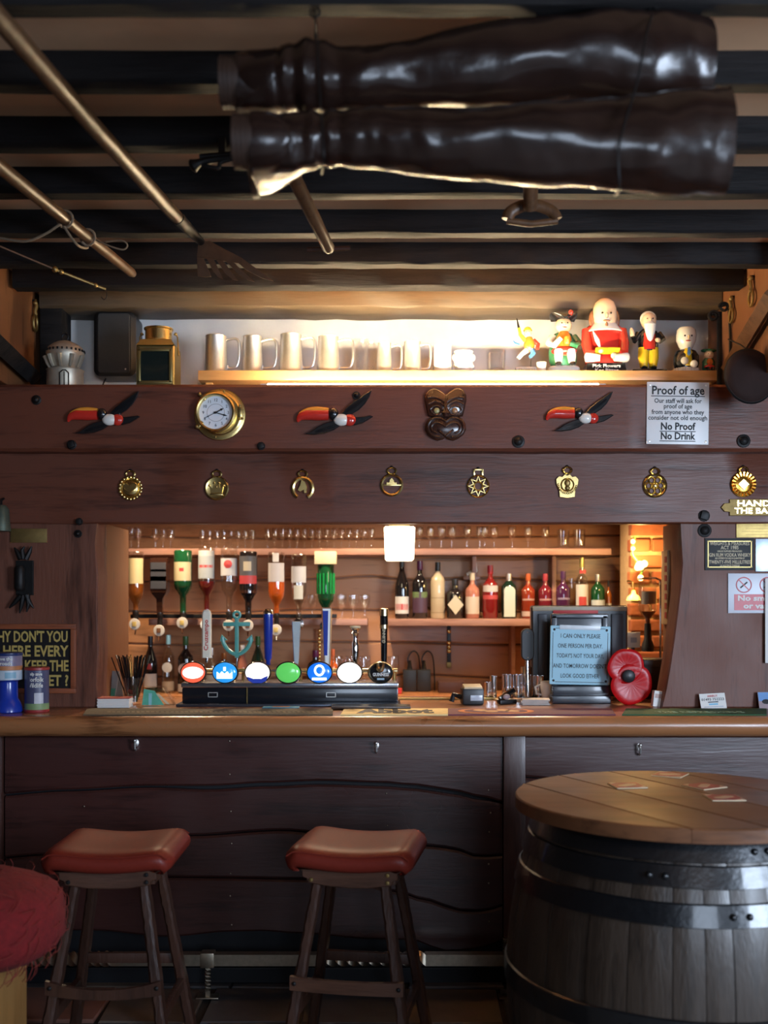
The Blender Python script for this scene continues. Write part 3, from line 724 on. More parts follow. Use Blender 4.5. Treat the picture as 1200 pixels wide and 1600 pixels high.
# head: root plate then five fanning tines, in a plane facing down and toward the room
hd = Pz(316, 378, zt-.02); hx = [(308, 380), (312, 431), (330, 436), (348, 434), (372, 440), (398, 438), (426, 439)]
D0 = hd.y; m = MB()
root = [(310, 378), (328, 377), (352, 390), (372, 400), (380, 405), (372, 412), (350, 408), (330, 404), (308, 402)]
m.prism([(X(p, D0), Z(q, D0)) for p, q in root], D0-.004, D0+.005, .001); m.out('blade_root', mat('rusty_iron', (.10, .052, .028), .55, .5, var=.4, scale=30, bump=.4), es)
for q in ([(308, 400), (318, 403), (330, 432), (321, 433), (309, 431)], [(322, 402), (334, 405), (349, 436), (341, 434), (333, 424)], [(337, 404), (348, 407), (372, 438), (363, 437), (352, 428)], [(351, 406), (362, 408), (398, 440), (386, 437), (372, 428)], [(364, 404), (376, 402), (427, 439), (410, 435), (385, 422)]):
    m = MB(); m.prism([(X(p, D0), Z(z, D0)) for p, z in q], D0-.003, D0+.004, .0008); m.out('tine', MATS['rusty_iron'], es)
pl = thing('wooden_pole', 'shorter dark wooden pole tied with cord under the joists', 'pole', (0, 0, 0))
a = Pz(-60, 212, zt-.01); b = Pz(208, 428, zt-.02)
MB().tube([a, a.lerp(b, .5), b-(b-a).normalized()*.02, b], [.021, .0205, .0175, .013], 14).out('shaft', W_POLE, pl)
ROPE = mat('pale_cord', (.20, .14, .09), .85, var=.3, scale=80)
cd = thing('cord', 'pale cord tied round the shorter pole and trailing off to the left', 'cord', (0, 0, 0))
ax_ = (b-a).normalized()
def loop_at(px, py):
    d = (Pz(px, py, zt-.015)); tt = (d-a).dot(ax_); c = a+ax_*tt; u = ax_.cross(Vector((0, 0, 1))).normalized(); v = ax_.cross(u)
    return c, [c+(u*math.cos(k*PI/8)+v*math.sin(k*PI/8))*.026+ax_*.004*math.sin(k*PI/8) for k in range(16)]
c1, l1 = loop_at(106, 342); c2, l2 = loop_at(138, 370)
for l in (l1, l2): MB().tube(l, .0042, 7, closed=True).out('cord_loop', ROPE, cd)
MB().tube(smooth_path([P(-60, 362, c1.y+.05), P(0, 372, c1.y), P(40, 377, c1.y-.02), P(70, 366, c1.y-.03), P(92, 352, c1.y-.03), c1+Vector((-.01, -.01, -.028))], 30), .004, 7).out('trailing_end', ROPE, cd)
MB().tube(smooth_path([c1+Vector((0, -.01, -.027)), P(112, 372, c1.y), P(124, 385, c1.y+.03), P(137, 387, c2.y-.02), P(128, 378, c2.y-.02)], 24), .004, 7).out('knot_tail', ROPE, cd)
MB().tube(smooth_path([c2+Vector((.02, .02, .0)), P(170, 384, c2.y), P(192, 390, c2.y), P(199, 383, c2.y), P(190, 376, c2.y), P(165, 378, c2.y+.02)], 24), .0028, 6).out('cord_bight', ROPE, cd)
rd = thing('brass_rod', 'thin rod with brass fittings angled under the joists near left wall', 'rod', (0, 0, 0))
a = P(-40, 368, 3.9); b = P(86, 421, 4.05); c = P(165, 452, 4.15)
MB().tube([a, b], .0035, 8).out('thin_rod', W_TOOL, rd)
MB().tube([b, c], .0055, 8).out('brass_sleeve', BRASS_D, rd)
for q, r_ in ((.0, .012), (.12, .010), (.80, .009)): MB().ball(b.lerp(c, q), r_, 10, 7).out('fitting', BRASS_D, rd)
MB().tube(smooth_path([c, P(167, 462, 4.15), P(163, 468, 4.15), P(158, 464, 4.15)], 12), .002, 6).out('end_hook', IRON, rd)
tb = thing('peg_handle', 'round wooden handle hanging from the joists left of the spade grip', 'handle', (0, 0, 0))
a = P(452, 262, 3.05); b = P(515, 391, 3.35)
MB().tube([a, a.lerp(b, .5), b-(b-a)*.03, b], [.021, .020, .019, .014], 14).out('handle', W_TOOL, tb)
MB().tube([P(480, 390, 3.372), P(547, 388, 3.372)], [.008, .008], 8).out('cross_peg', W_CARVE, tb)
sp = thing('spade_grip', 'pale wooden spade handle with D shaped grip under the joists', 'spade', (0, 0, 0))
a = P(829, 222, 3.04); b = P(829, 326, 3.18); D = 3.2
MB().tube([a, b], [.023, .021], 14).out('shaft', W_TOOL, sp)
m = MB(); q = [(793, 343), (797, 332), (808, 325), (820, 321), (838, 321), (852, 325), (864, 332), (870, 343)]
m.tube(smooth_path([P(x, y, D) for x, y in q], 28), .018, 10, flat=.8)
m.out('yoke', W_TOOL, sp); MB().tube([P(792, 345, D), P(831, 350, D), P(871, 345, D)], .010, 10).out('crossbar', W_TOOL, sp)
it = thing('iron_tool', 'dark wrought iron clamp hanging by the joists left of the boots', 'tool', (0, 0, 0)); D = 3.0
MB().tube([P(312, 245, D), P(335, 244, D), P(380, 240, D)], [.008, .010, .010], 8).out('bar', IRON, it)
MB().tube(smooth_path([P(372, 244, D), P(340, 248, D), P(318, 252, D), P(304, 258, D), P(297, 262, D)], 16), [.010]*10+[.012, .014, .017, .019, .017, .012, .006], 10).out('curved_arm', IRON, it)
MB().tube(smooth_path([P(372, 246, D), P(345, 254, D), P(342, 262, D), P(328, 261, D), P(316, 257, D)], 16), .006, 8).out('jaw', IRON, it)
MB().box(P(347, 232, D+.01)+Vector((0, 0, 0)), (.02, .02, .06), .003).out('hanger', IRON, it)

# ------------------------------------------------------------------ shelf above the beam, its hidden strip light and what stands there
SZ = 2.470
zbm = Z(600, 4.37)
sh = thing('pewter_shelf', 'long honey pine shelf above the beam holding tankards and figurines', 'shelf', (0, 0, 0))
MB().box(((X(310, 4.6)+X(1122, 4.6))/2, 4.72, SZ-.021), (X(1122, 4.6)-X(310, 4.6), .26, .042), .004).out('shelf_board', W_SHELF, sh)
MB().box(((X(310, 4.6)+X(1122, 4.6))/2, 4.85, SZ+.014), (X(1122, 4.6)-X(310, 4.6)-.02, .02, .03), .003).out('back_batten', W_TOOL, sh)
for px in (330, 620, 900, 1100): MB().box((X(px, 4.7), 4.74, (SZ-.042+zbm+.02)/2-.01), (.03, .2, SZ-.042-zbm+.022), .003).out('bracket', W_SHELF, sh)
sl = thing('strip_light', 'warm fluorescent strip light lying on top of the upper beam behind its front edge', 'light', (X(675, 4.5), 4.412, zbm-.004))
MB().box((0, .018, .003), (1.42, .045, .006), .002).out('casing', WHITE, sl)
MB().cyl((-.67, 0, .007), (.67, 0, .007), .007, n=12).out('tube', mat('warm_tube', (1, .80, .50), .4, var=0, emit=STRIP, ecol=(1.0, .78, .46)), sl)
for s in (-1, 1): MB().box((s*.685, 0, .005), (.03, .02, .014), .002).out('end_cap', WHITE, sl)
# limewashed ledge objects: lantern, speaker, lamp
ln = thing('pierced_lantern', 'aged silvery onion shaped lantern with pierced band on square base', 'lantern', (X(102, 4.5), 4.50, zbm+.002))
AG = mat('aged_tin', (.50, .45, .36), .45, .7, var=.3, scale=25)
MB().lathe([(.072, 0), (.076, .004), (.074, .075), (.078, .080), (.060, .084)], n=16).out('base', AG, ln)
MB().lathe([(.050, .084), (.062, .100), (.074, .128), (.078, .150), (.070, .172), (.05, .188), (.03, .197), (.012, .202), (0, .203)], n=24).out('body', AG, ln)
m = MB()
for k in range(26):
    a = 2*PI*k/26; m.box((.0775*math.cos(a), .0775*math.sin(a), .157), (.006, .006, .009), 0, (0, 0, a))
m.out('pierced_band', IRON, ln, kind='stuff')
m = MB()
for k in range(5):
    a = PI+PI*(k+.5)/5; m.tube([(.082*math.cos(a), .082*math.sin(a), .135), (.070*math.cos(a), .070*math.sin(a), .105), (.060*math.cos(a), .06*math.sin(a), .088)], [.009, .008, .007], 6)
m.out('strap', AG, ln)
m = MB(); m.tube([(.0, -.077, .0), (.0, -.078, .055), (.012, -.077, .066), (.024, -.075, .066), (.034, -.070, .055), (.034, -.070, .0)], .0025, 6); m.tube([(.018, -.076, 0), (.018, -.077, .06)], .002, 6); m.out('door_wires', IRON, ln)
MB().tube([(.0+.013*math.sin(k*.6), 0, .217-.015*math.cos(k*.6)) for k in range(9)], .005, 8).out('ring', IRON, ln)
spk = thing('speaker', 'black wall speaker with rounded case on the white niche wall', 'speaker', P(182, 540, 4.80))
def rrect(w_, h_, r_, n=6):
    o = []
    for sx, sz, a0 in ((1, 1, 0), (-1, 1, PI/2), (-1, -1, PI), (1, -1, 3*PI/2)):
        for k in range(n+1):
            a = a0+PI/2*k/n; o.append((sx*(w_/2-r_)+r_*math.cos(a), sz*(h_/2-r_)+r_*math.sin(a)))
    return o
SPK = mat('speaker_case', (.022, .022, .024), .42)
MB().prism(rrect(.184, .282, .03), -.045, .10, .018).out('case', SPK, spk)
MB().prism(rrect(.140, .262, .012), -.052, -.042, .003).out('grille', mat('speaker_cloth', (.030, .030, .032), .7, var=.5, scale=400), spk)
MB().ball((.052, -.053, -.115), (.004, .002, .004), 10, 6).out('badge', PEWTER, spk)
MB().tube([(-.05, .03, -.13), (-.055, .0, -.16), (-.06, -.02, -.19)], .003, 6).out('cable', BLACK, spk)
bl = thing('ship_lantern', 'brass ship lantern with glazed front beside the tankards', 'lantern', (X(248, 4.5), 4.50, zbm+.002))
MB().prism(rrect(.156, .17, .004), -.07, .07, .006).out('case', mat('dull_yellow_brass', (.42, .34, .14), .3, .9, var=.2, scale=20), bl);
for o in bl.children: o.location = (0, 0, .085)
V = [(-.078, -.07, .17), (.078, -.07, .17), (.078, .07, .17), (-.078, .07, .17), (-.06, -.055, .197), (.06, -.055, .197), (.06, .055, .197), (-.06, .055, .197)]
m = MB(); m._add(V, [(0, 1, 5, 4), (1, 2, 6, 5), (2, 3, 7, 6), (3, 0, 4, 7), (4, 5, 6, 7), (3, 2, 1, 0)]); m.out('shoulder', MATS['dull_yellow_brass'], bl, smooth=20)
MB().lathe([(.056, .196), (.058, .20), (.055, .202), (.055, .244), (.060, .247), (.060, .252), (.03, .256), (0, .256)], n=24).out('cap', BRASS, bl)
MB().prism(rrect(.115, .12, .006), -.073, -.066).out('window', mat('dark_glass', (.012, .018, .016), .05, coat=1), bl)
for o in bl.children:
    if o.name.startswith('window'): o.location = (0, 0, .082)
m = MB()
for s in (-1, 1): m.box((s*.064, -.074, .082), (.012, .012, .14), .002); m.box((0, -.074, .082+s*.066), (.14, .012, .012), .002)
m.out('front_frame', MATS['dull_yellow_brass'], bl)
m = MB(); m.tube([(-.062, 0, .228), (-.073, 0, .228), (-.078, 0, .215), (-.074, 0, .17)], .003, 6); m.tube([(.062, 0, .228), (.073, 0, .228), (.078, 0, .215), (.082, 0, .14)], .003, 6); m.out('bail_handle', BRASS_D, bl)
for s in (-1, 1): MB().ball((s*.070, 0, .230), .007, 8, 6).out('pivot', BRASS_D, bl)

def tankard(px0, px1, pyt, hpx, label, m=PEWTER, flare=.10):
    D = 4.668; s = D/F; x = X((px0+px1)/2, D); r = (px1-px0)/2*s*.96; h = (Z(pyt, D)-SZ)
    t = thing('tankard', label, 'tankard', (x, D, SZ), 0, 'drinking mugs along the shelf')
    MB().lathe([(r*1.10, 0), (r*1.12, h*.03), (r*1.06, h*.07), (r*1.02, h*.10), (r*(1-flare*.4), h*.55), (r*(1-flare), h*.96), (r*(1-flare)+.0015, h*.985), (r*(1-flare), h), (r*(1-flare)-.003, h), (r*(.9-flare*.4), h*.5), (r*.9, h*.06), (0, h*.05)], n=28).out('body', m, t)
    if hpx:
        hx = (hpx-(px0+px1)/2)*s; q = [(r*.88, 0, h*.88), (hx*.8, 0, h*.93), (hx*.97, 0, h*.85), (hx, 0, h*.6), (hx*.97, 0, h*.35), (hx*.85, 0, h*.18), (r*1.08, 0, h*.16), (r*1.0, 0, h*.22)]
        MB().tube(smooth_path(q, 26), .0055, 8, flat=1.3).out('handle', m, t)
    return t
tankard(319, 356, 525, 374, 'pewter tankard at the left end of the shelf, its left side in shadow')
tankard(378, 411, 526, 432, 'second pewter tankard from the left end of the shelf')
tankard(436, 473, 523, 492, 'tallest pewter tankard, third from the left on the shelf')
tankard(495, 531, 526, 552, 'fourth pewter tankard, wide handled, just left of the glass mug')
t = tankard(551, 576, 531, 586, 'clear dimpled glass mug with handle between two pewter tankards', CLEAR, -.05)
tankard(588, 613, 536, 628, 'small pewter tankard right of the glass mug', PEWTER, .16)
tankard(631, 658, 534, 673, 'slim pewter tankard with small handle left of the white beaker', PEWTER, .02)
tankard(677, 706, 540, None, 'plain off white handleless beaker among the mugs', mat('white_glaze', (.72, .68, .60), .2, var=.05, coat=.4), .02)
cm = thing('character_mug', 'lumpy white pottery mug with moulded relief on the shelf', 'mug', (X(724, 4.668), 4.668, SZ), 0, 'drinking mugs along the shelf')
MB().lathe([(.030, 0), (.037, .01), (.040, .04), (.038, .08), (.041, .096), (.036, .098), (.034, .05), (0, .01)], n=18).out('body', MATS['white_glaze'], cm)
for k in range(9): a = PI+k*.36; MB().ball((.038*math.cos(a), .038*math.sin(a), .025+.06*((k*5) % 7)/7), (.014, .010, .016), 8, 6).out('relief', MATS['white_glaze'], cm)
tg = thing('glass_tumbler', 'clear cut glass tumbler alone beside the rod figurine', 'glass', (X(775, 4.668), 4.668, SZ), 0, 'drinking mugs along the shelf')
MB().lathe([(.036, 0), (.040, .004), (.042, .10), (.039, .10), (.036, .02), (0, .016)], n=14).out('body', CLEAR, tg)
cp = thing('white_cup', 'tiny white cup left of the tricorn figurine', 'cup', (X(846, 4.65), 4.65, SZ))
MB().lathe([(.014, 0), (.018, .006), (.021, .045), (.018, .045), (.014, .01), (0, .008)], n=16).out('body', MATS['white_glaze'], cp)

# figurines (glazed pottery)
def pot(n, c, r=.2): return mat(n, c, r, var=.06, coat=.5)
SKIN = pot('glazed_skin', (.72, .52, .34)); PRED = pot('glazed_red', (.55, .03, .02)); PGREEN = pot('glazed_green', (.03, .16, .07)); PBLK = pot('glazed_black', (.010, .011, .013)); PYEL = pot('glazed_yellow', (.72, .50, .02)); PWHT = pot('glazed_white', (.80, .78, .72)); PORG = pot('glazed_orange', (.65, .18, .02)); PBLU = pot('glazed_blue', (.05, .18, .45))
def face(h, c, r):
    # eyes, nose, mouth on a head centred at c with radius r, looking along -Y
    for s in (-1, 1): MB().ball((c[0]+s*r*.36, c[1]-r*.88, c[2]+r*.12), r*.11, 8, 6).out('eye', PBLK, h)
    MB().ball((c[0], c[1]-r*1.02, c[2]-r*.08), (r*.15, r*.2, r*.24), 8, 6).out('nose', SKIN, h)
    MB().ball((c[0], c[1]-r*.88, c[2]-r*.42), (r*.3, r*.12, r*.07), 8, 6).out('mouth', PRED, h)
DF = 4.70
# small leaping figure on a rod
f = thing('rod_figurine', 'small leaping painted figurine on a thin rod above a white nameplate', 'figurine', (X(821, DF), DF-.03, SZ), 0, 'painted figurines on the shelf')
MB().box((0, 0, .014), (.092, .04, .028), .003).out('base', MATS['white_glaze'], f)
text('FROMERS', BRASS_D, f, (0, -.0205, .014), .012, .07)
MB().cyl((.018, 0, .02), (.022, 0, .10), .0018, n=6).out('rod', IRON, f)
MB().lathe([(.010, -.03), (.020, -.015), (.024, 0), (.02, .02), (.012, .034)], (.012, 0, .125), 12).out('coat', PORG, f)
h = MB().ball((.006, -.005, .176), .017, 12, 8).out('head', SKIN, f); face(h, (.006, -.005, .176), .017)
MB().lathe([(.020, .186), (.019, .190), (.012, .20), (.002, .204)], (.006, 0, 0), 10).out('cap', PYEL, f)
m = MB(); m.tube([(-.005, 0, .145), (-.028, -.01, .168), (-.034, -.01, .200)], [.010, .008, .006], 8); m.out('raised_arm', PYEL, f)
MB().tube([(-.034, -.012, .195), (-.042, -.012, .236)], [.006, .002], 8).out('stick', PBLK, f)
MB().tube([(.03, 0, .145), (.05, -.008, .125), (.045, -.02, .105)], [.010, .009, .007], 8).out('arm', PRED, f)
m = MB(); m.tube([(.008, 0, .108), (-.02, -.01, .085), (-.036, -.01, .066)], [.013, .010, .008], 8); m.out('leg', PWHT, f)
MB().tube([(.02, 0, .108), (.028, -.015, .085), (.012, -.02, .068)], [.013, .010, .007], 8).out('leg', PBLU, f)
MB().tube([(-.03, -.01, .125), (-.05, -.01, .132), (-.058, -.01, .142)], [.004, .004, .002], 6).out('bat', PBLU, f)
# seated man in tricorn hat
f = thing('tricorn_figurine', 'seated pottery man in black tricorn hat and green coat', 'figurine', (X(880, DF), DF, SZ), 0, 'painted figurines on the shelf')
MB().prism(rrect(.135, .10, .03), .034, 0, .006, 'xy').out('base', PWHT, f)
MB().lathe([(.052, .034), (.060, .06), (.062, .10), (.056, .15), (.040, .18), (.02, .19)], (0, .01, 0), 20, 1, .75).out('coat', PGREEN, f)
MB().lathe([(.030, .08), (.036, .11), (.032, .16), (.018, .185)], (0, -.022, 0), 14, 1, .7).out('waistcoat', PORG, f)
MB().ball((0, -.025, .10), (.056, .035, .022), 14, 8).out('breeches', PRED, f)
for s in (-1, 1):
    MB().tube([(s*.026, -.045, .098), (s*.028, -.052, .07), (s*.028, -.05, .044)], [.020, .019, .014], 10).out('stocking', PWHT, f)
    MB().ball((s*.03, -.058, .040), (.015, .022, .009), 10, 6).out('shoe', PBLK, f)
    MB().tube([(s*.045, 0, .165), (s*.062, -.02, .135), (s*.045, -.045, .120), (s*.018, -.055, .128 if s > 0 else .150)], [.018, .017, .014, .010], 10).out('sleeve', PWHT if s < 0 else PGREEN, f)
MB().lathe([(.010, 0), (.013, .004), (.012, .03), (.010, .032), (0, .032)], (.006, -.065, .122), 12).out('jug', PORG, f)
h = MB().ball((0, -.01, .214), (.036, .033, .036), 16, 10).out('head', SKIN, f); face(h, (0, -.01, .214), .034)
m = MB(); V = []; Fc = []; n = 36
for k in range(n):
    a = 2*PI*k/n; up = .018*abs(math.cos(1.5*(a-PI/2)))**.8
    for r_, z in ((.034, .236), (.058, .236+up*1.3), (.060, .240+up*1.4), (.036, .243), (.024, .262)): V.append((r_*math.cos(a), -.005+r_*.75*math.sin(a), z))
for k in range(n): Fc += [(k*5+q, ((k+1) % n)*5+q, ((k+1) % n)*5+q+1, k*5+q+1) for q in range(4)]
Fc.append(tuple(k*5+4 for k in range(n))); m._add(V, Fc); m.out('tricorn_hat', PBLK, f)
MB().ball((.026, -.045, .262), (.010, .006, .012), 8, 6).out('cockade', PRED, f)
# large writer in red
f = thing('writer_figurine', 'largest figurine, bald bearded man in red with quill and open book', 'figurine', (X(944, DF), DF, SZ), 0, 'painted figurines on the shelf')
V = [(-.088, -.05, 0), (.088, -.05, 0), (.088, .05, 0), (-.088, .05, 0), (-.080, -.045, .045), (.080, -.045, .045), (.08, .05, .045), (-.08, .05, .045)]
m = MB(); m._add(V, [(0, 1, 5, 4), (1, 2, 6, 5), (2, 3, 7, 6), (3, 0, 4, 7), (4, 5, 6, 7), (3, 2, 1, 0)]); m.out('base', PBLK, f, smooth=20)
text('Pick Flowers', PWHT, f, (0, -.0495, .031), .014, .12, rot=(PI/2-.11, 0, 0), bold=.0006)
text('Keg Bitter', PWHT, f, (0, -.052, .012), .014, .10, rot=(PI/2-.11, 0, 0), bold=.0006)
MB().lathe([(.080, .045), (.086, .10), (.088, .17), (.084, .203), (.060, .222), (.03, .232)], (0, .01, 0), 26, 1, .6).out('body', PRED, f)
V = []; Fc = []; m = MB(); n = 28
m.lathe([(.030, .238), (.052, .215), (.074, .188), (.072, .183), (.048, .21), (.028, .236)], (0, -.018, 0), 24, 1, .62); m.out('collar', PWHT, f)
h = MB().lathe([(0, .185), (.030, .190), (.046, .215), (.052, .250), (.050, .285), (.042, .310), (.024, .326), (0, .330)], (0, -.012, 0), 22, 1, .85).out('head', SKIN, f)
for s in (-1, 1):
    MB().ball((s*.018, -.053, .258), .005, 8, 6).out('eye', PBLK, h)
    MB().ball((s*.053, .002, .240), (.015, .026, .042), 10, 8).out('hair', pot('glazed_brown', (.22, .10, .05)), f)
MB().ball((0, -.060, .245), (.007, .008, .013), 8, 6).out('nose', SKIN, h)
MB().ball((0, -.056, .224), (.016, .006, .005), 8, 6).out('moustache', MATS['glazed_brown'], h)
MB().ball((0, -.053, .207), (.007, .008, .012), 8, 6).out('beard', MATS['glazed_brown'], h)
for s in (-1, 1):
    MB().tube([(s*.074, .0, .195), (s*.079, -.02, .13), (s*.074, -.045, .085), (s*.05, -.06, .08)], [.024, .025, .021, .016], 12).out('sleeve', PRED, f)
    MB().tube([(s*.085, -.045, .07), (s*.06, -.06, .065), (s*.03, -.066, .062)], [.022, .02, .014], 10).out('cuff', PWHT, f)
    MB().ball((s*.028, -.066, .072 if s > 0 else .095), (.014, .012, .014), 10, 7).out('hand', SKIN, f)
for s in (-1, 1): MB().box((s*.026, -.068, .092), (.052, .006, .034), .002, (.9, 0, 0)).out('page', PYEL, f); f.children[-1].rotation_euler = (0, 0, 0)
MB().tube([(-.03, -.07, .10), (-.045, -.075, .135), (-.062, -.07, .175)], [.003, .010, .002], 8, flat=.3).out('quill', PWHT, f)
# bearded gentleman standing
f = thing('bearded_figurine', 'standing figurine with long white beard, black coat and yellow trousers', 'figurine', (X(1013, DF), DF, SZ), 0, 'painted figurines on the shelf')
MB().prism([(-.075, -.03), (.0, -.045), (.075, -.03), (.075, .04), (-.075, .04)], .022, 0, .004, 'xy').out('base', PBLK, f)
MB().prism(rrect(.07, .05, .02), .028, .02, .002, 'xy').out('plinth', PBLK, f)
for s in (-1, 1):
    MB().tube([(s*.019, 0, .118), (s*.022, 0, .075), (s*.019, -.002, .035)], [.025, .023, .017], 12).out('trouser_leg', PYEL, f)
    MB().ball((s*.02, -.012, .031), (.014, .022, .010), 10, 6).out('shoe', PBLK, f)
MB().lathe([(.040, .105), (.044, .13), (.046, .165), (.040, .19), (.02, .205)], (0, .006, 0), 18, 1, .75).out('coat', PBLK, f)
MB().lathe([(.026, .108), (.028, .13), (.026, .175), (.01, .20)], (0, -.016, 0), 14, 1, .75).out('waistcoat', PRED, f)
h = MB().ball((0, -.004, .235), (.034, .032, .038), 16, 10).out('head', SKIN, f); face(h, (0, -.004, .235), .033)
MB().ball((0, .004, .246), (.036, .032, .034), 14, 9).out('hair', PWHT, f)
MB().lathe([(.001, -.07), (.012, -.045), (.022, -.01), (.026, .02), (.012, .03)], (0, -.032, .195), 14, 1, .55).out('beard', PWHT, f)
MB().tube([(.042, 0, .180), (.058, -.01, .155), (.040, -.035, .140)], [.016, .015, .011], 10).out('sleeve', PBLK, f)
MB().ball((.030, -.042, .144), (.012, .009, .010), 10, 6).out('hand', SKIN, f)
MB().tube([(-.042, 0, .180), (-.062, -.008, .150), (-.072, -.02, .165)], [.016, .014, .010], 10).out('sleeve', PBLK, f)
MB().tube([(-.072, -.02, .165), (-.076, -.022, .185), (-.078, -.022, .200)], [.010, .010, .004], 8).out('raised_hand', SKIN, f)
# bust
f = thing('bust_figurine', 'pottery bust of white haired man in black jacket and blue tie', 'figurine', (X(1072, DF), DF, SZ), 0, 'painted figurines on the shelf')
MB().lathe([(.050, 0), (.053, .006), (.053, .026), (.048, .03)], n=22, sy=.8).out('base', PWHT, f)
for k in range(14):
    a = PI+PI*k/13; MB().ball((.052*math.cos(a), .042*math.sin(a), .016), (.006, .005, .0145), 6, 5).out('flute', PWHT, f)
MB().lathe([(.050, .028), (.056, .05), (.054, .085), (.042, .105), (.018, .115)], n=20, sy=.75).out('jacket', PBLK, f)
MB().lathe([(.024, .035), (.027, .06), (.024, .095), (.012, .112)], (0, -.022, 0), 14, 1, .8).out('waistcoat', PYEL, f)
MB().prism([(-.004, .112), (.004, .112), (.007, .085), (0, .076), (-.007, .085)], -.050, -.040).out('tie', PBLU, f)
h = MB().lathe([(.016, .105), (.030, .122), (.042, .150), (.044, .172), (.040, .196), (.030, .206), (0, .208)], n=18, sy=.9).out('head', PWHT, f); face(h, (0, 0, .160), .040)
for s in (-1, 1): MB().ball((s*.020, -.050, .054 if s < 0 else .040), (.017, .013, .017), 10, 7).out('fist', PWHT, f)
# small toby
f = thing('small_tricorn_figurine', 'smallest figurine, seated man in green hat at right shelf end', 'figurine', (X(1107, DF), DF, SZ), 0, 'painted figurines on the shelf')
MB().lathe([(.028, 0), (.030, .006), (.026, .010)], n=16).out('base', PWHT, f)
MB().lathe([(.024, .010), (.028, .03), (.028, .06), (.018, .075)], n=16, sy=.8).out('coat', PGREEN, f)
MB().ball((0, -.012, .034), (.024, .018, .012), 12, 7).out('breeches', PRED, f)
for s in (-1, 1): MB().tube([(s*.011, -.024, .03), (s*.012, -.026, .012)], [.009, .006], 8).out('leg', PBLK, f)
MB().ball((0, -.018, .055), (.014, .012, .016), 10, 7).out('waistcoat', PORG, f)
h = MB().ball((0, -.004, .088), .021, 14, 9).out('head', SKIN, f); face(h, (0, -.004, .088), .020)
m = MB(); m.lathe([(.018, .104), (.026, .106), (.020, .112), (.010, .114), (0, .114)], n=16)
for s in (-1, 1): m.ball((s*.018, 0, .108), (.016, .016, .007), 10, 7)
m.out('hat', PGREEN, f)

# iron scroll brackets and horse bits on the return walls
ib = thing('scroll_bracket', 'tall black iron upright with scrolled tops at the right shelf end', 'bracket', (0, 0, 0))
D = 4.585
m = MB(); m.box(((X(1124, D)), D, (Z(487, D)+zbm)/2), (.020, .012, Z(487, D)-zbm), .002)
m.out('upright', IRON, ib)
def scroll(cx, cy, r, D, s, a0, turns=1.4):
    return [P(cx, cy, D)+Vector((s*(r*(1-.6*k/24))*math.cos(a0+turns*2*PI*k/24)*1, 0, (r*(1-.6*k/24))*math.sin(a0+turns*2*PI*k/24))) for k in range(25)]
MB().tube(scroll(1114, 494, .022, D, 1, 0), .006, 6, flat=2).out('scroll', IRON, ib)
MB().tube(scroll(1131, 480, .020, D-.01, -1, 0), .006, 6, flat=2).out('scroll', IRON, ib)
MB().tube([P(1139, 480, D-.01), P(1141, 520, D-.01), P(1141, 598, D-.01)], .006, 6).out('rod', IRON, ib)
def bit(x, px, D, py0, py1, label, n=5):
    t = thing('brass_bit', label, 'horse brass', (x, D, Z((py0+py1)/2, D))); L = (py1-py0)*D/F; s = -1 if x > 0 else 1
    m = MB(); m.tube([(s*.012, .025*math.sin(k*2*PI/20), -L*.28+.26*L*math.cos(k*2*PI/20)) for k in range(20)], .006, 8, closed=True); m.out('ring', BRASS_D, t)
    MB().tube([(s*.012, 0, L*.5), (s*.016, .004, L*.3), (s*.012, -.004, L*.1), (s*.014, 0, -.02*L)], [.004, .010, .007, .010], 8).out('cheek', BRASS_D, t)
    MB().ball((s*.012, 0, L*.38), .011, 10, 7).out('boss', BRASS_D, t)
    MB().cyl((s*.0, 0, L*.47), (s*.016, 0, L*.47), .004, n=8).out('nail', IRON, t)
    return t
bit(1.464, 1150, 1.464*F/547, 462, 502, 'brass horse bit on the right return wall, nearer the niche')
bit(1.464, 1174, 1.464*F/578, 430, 476, 'brass horse bit on the right return wall, nearer the room')
bit(-1.519, 52, 1.519*F/549, 468, 515, 'brass horse bit on the left return wall above the beam')
# diagonal strut and dark disc at right
struct('trim_5', MB().box(((X(62, 4.72)+X(97, 4.72))/2, 4.79, (zbm+ZC)/2-.01), (X(97, 4.72)-X(62, 4.72), .14, ZC-zbm), .006), W_BLACK)
lb = thing('wooden_strut', 'dark diagonal timber brace low on the left return wall', 'brace', (0, 0, 0))
m = MB(); a = Vector((-1.49, 4.62, Z(588, 4.62))); b = Vector((-1.49, 3.95, Z(500, 3.95))); m.tube([a, a.lerp(b, .5), b], [.042, .043, .042], 4, up=(1, 0, 0)); m.out('brace_timber', W_BLACK, lb)
st = thing('wooden_strut', 'diagonal weathered wooden brace rising along the right wall', 'brace', (0, 0, 0))
m = MB(); a = Vector((1.43, 4.52, Z(575, 4.52))); b = Vector((1.43, 4.0, Z(458, 4.0))); m.tube([a, a.lerp(b, .5), b], [.032, .034, .033], 4, up=(1, 0, 0)); m.out('brace_timber', W_TOOL, st)
dd = thing('leather_disc', 'large dark round leather disc hanging at the right end of the beam', 'disc', P(1171, 588, 4.19), (0, 0, 0))
for m, nm, mm in ((MB().lathe([(0, .020), (.075, .018), (.100, .010), (.108, .0), (.100, -.012), (0, -.014)], n=40, axis='-y', sx=.88, sy=.98), 'disc', mat('dark_hide', (.022, .010, .008), .75, spec=.2, var=.4, scale=14, bump=.4)), (MB().lathe([(.104, -.004), (.111, .0), (.104, .006)], n=40, axis='-y', sx=.88, sy=.98), 'rim', IRON)):
    o = m.out(nm, mm, dd); o.rotation_euler = (0, -.35, 0)
MB().tube([(0, .01, .100), (-.02, .04, .13), (-.06, .07, .16)], .003, 6).out('hanging_cord', IRON, dd)

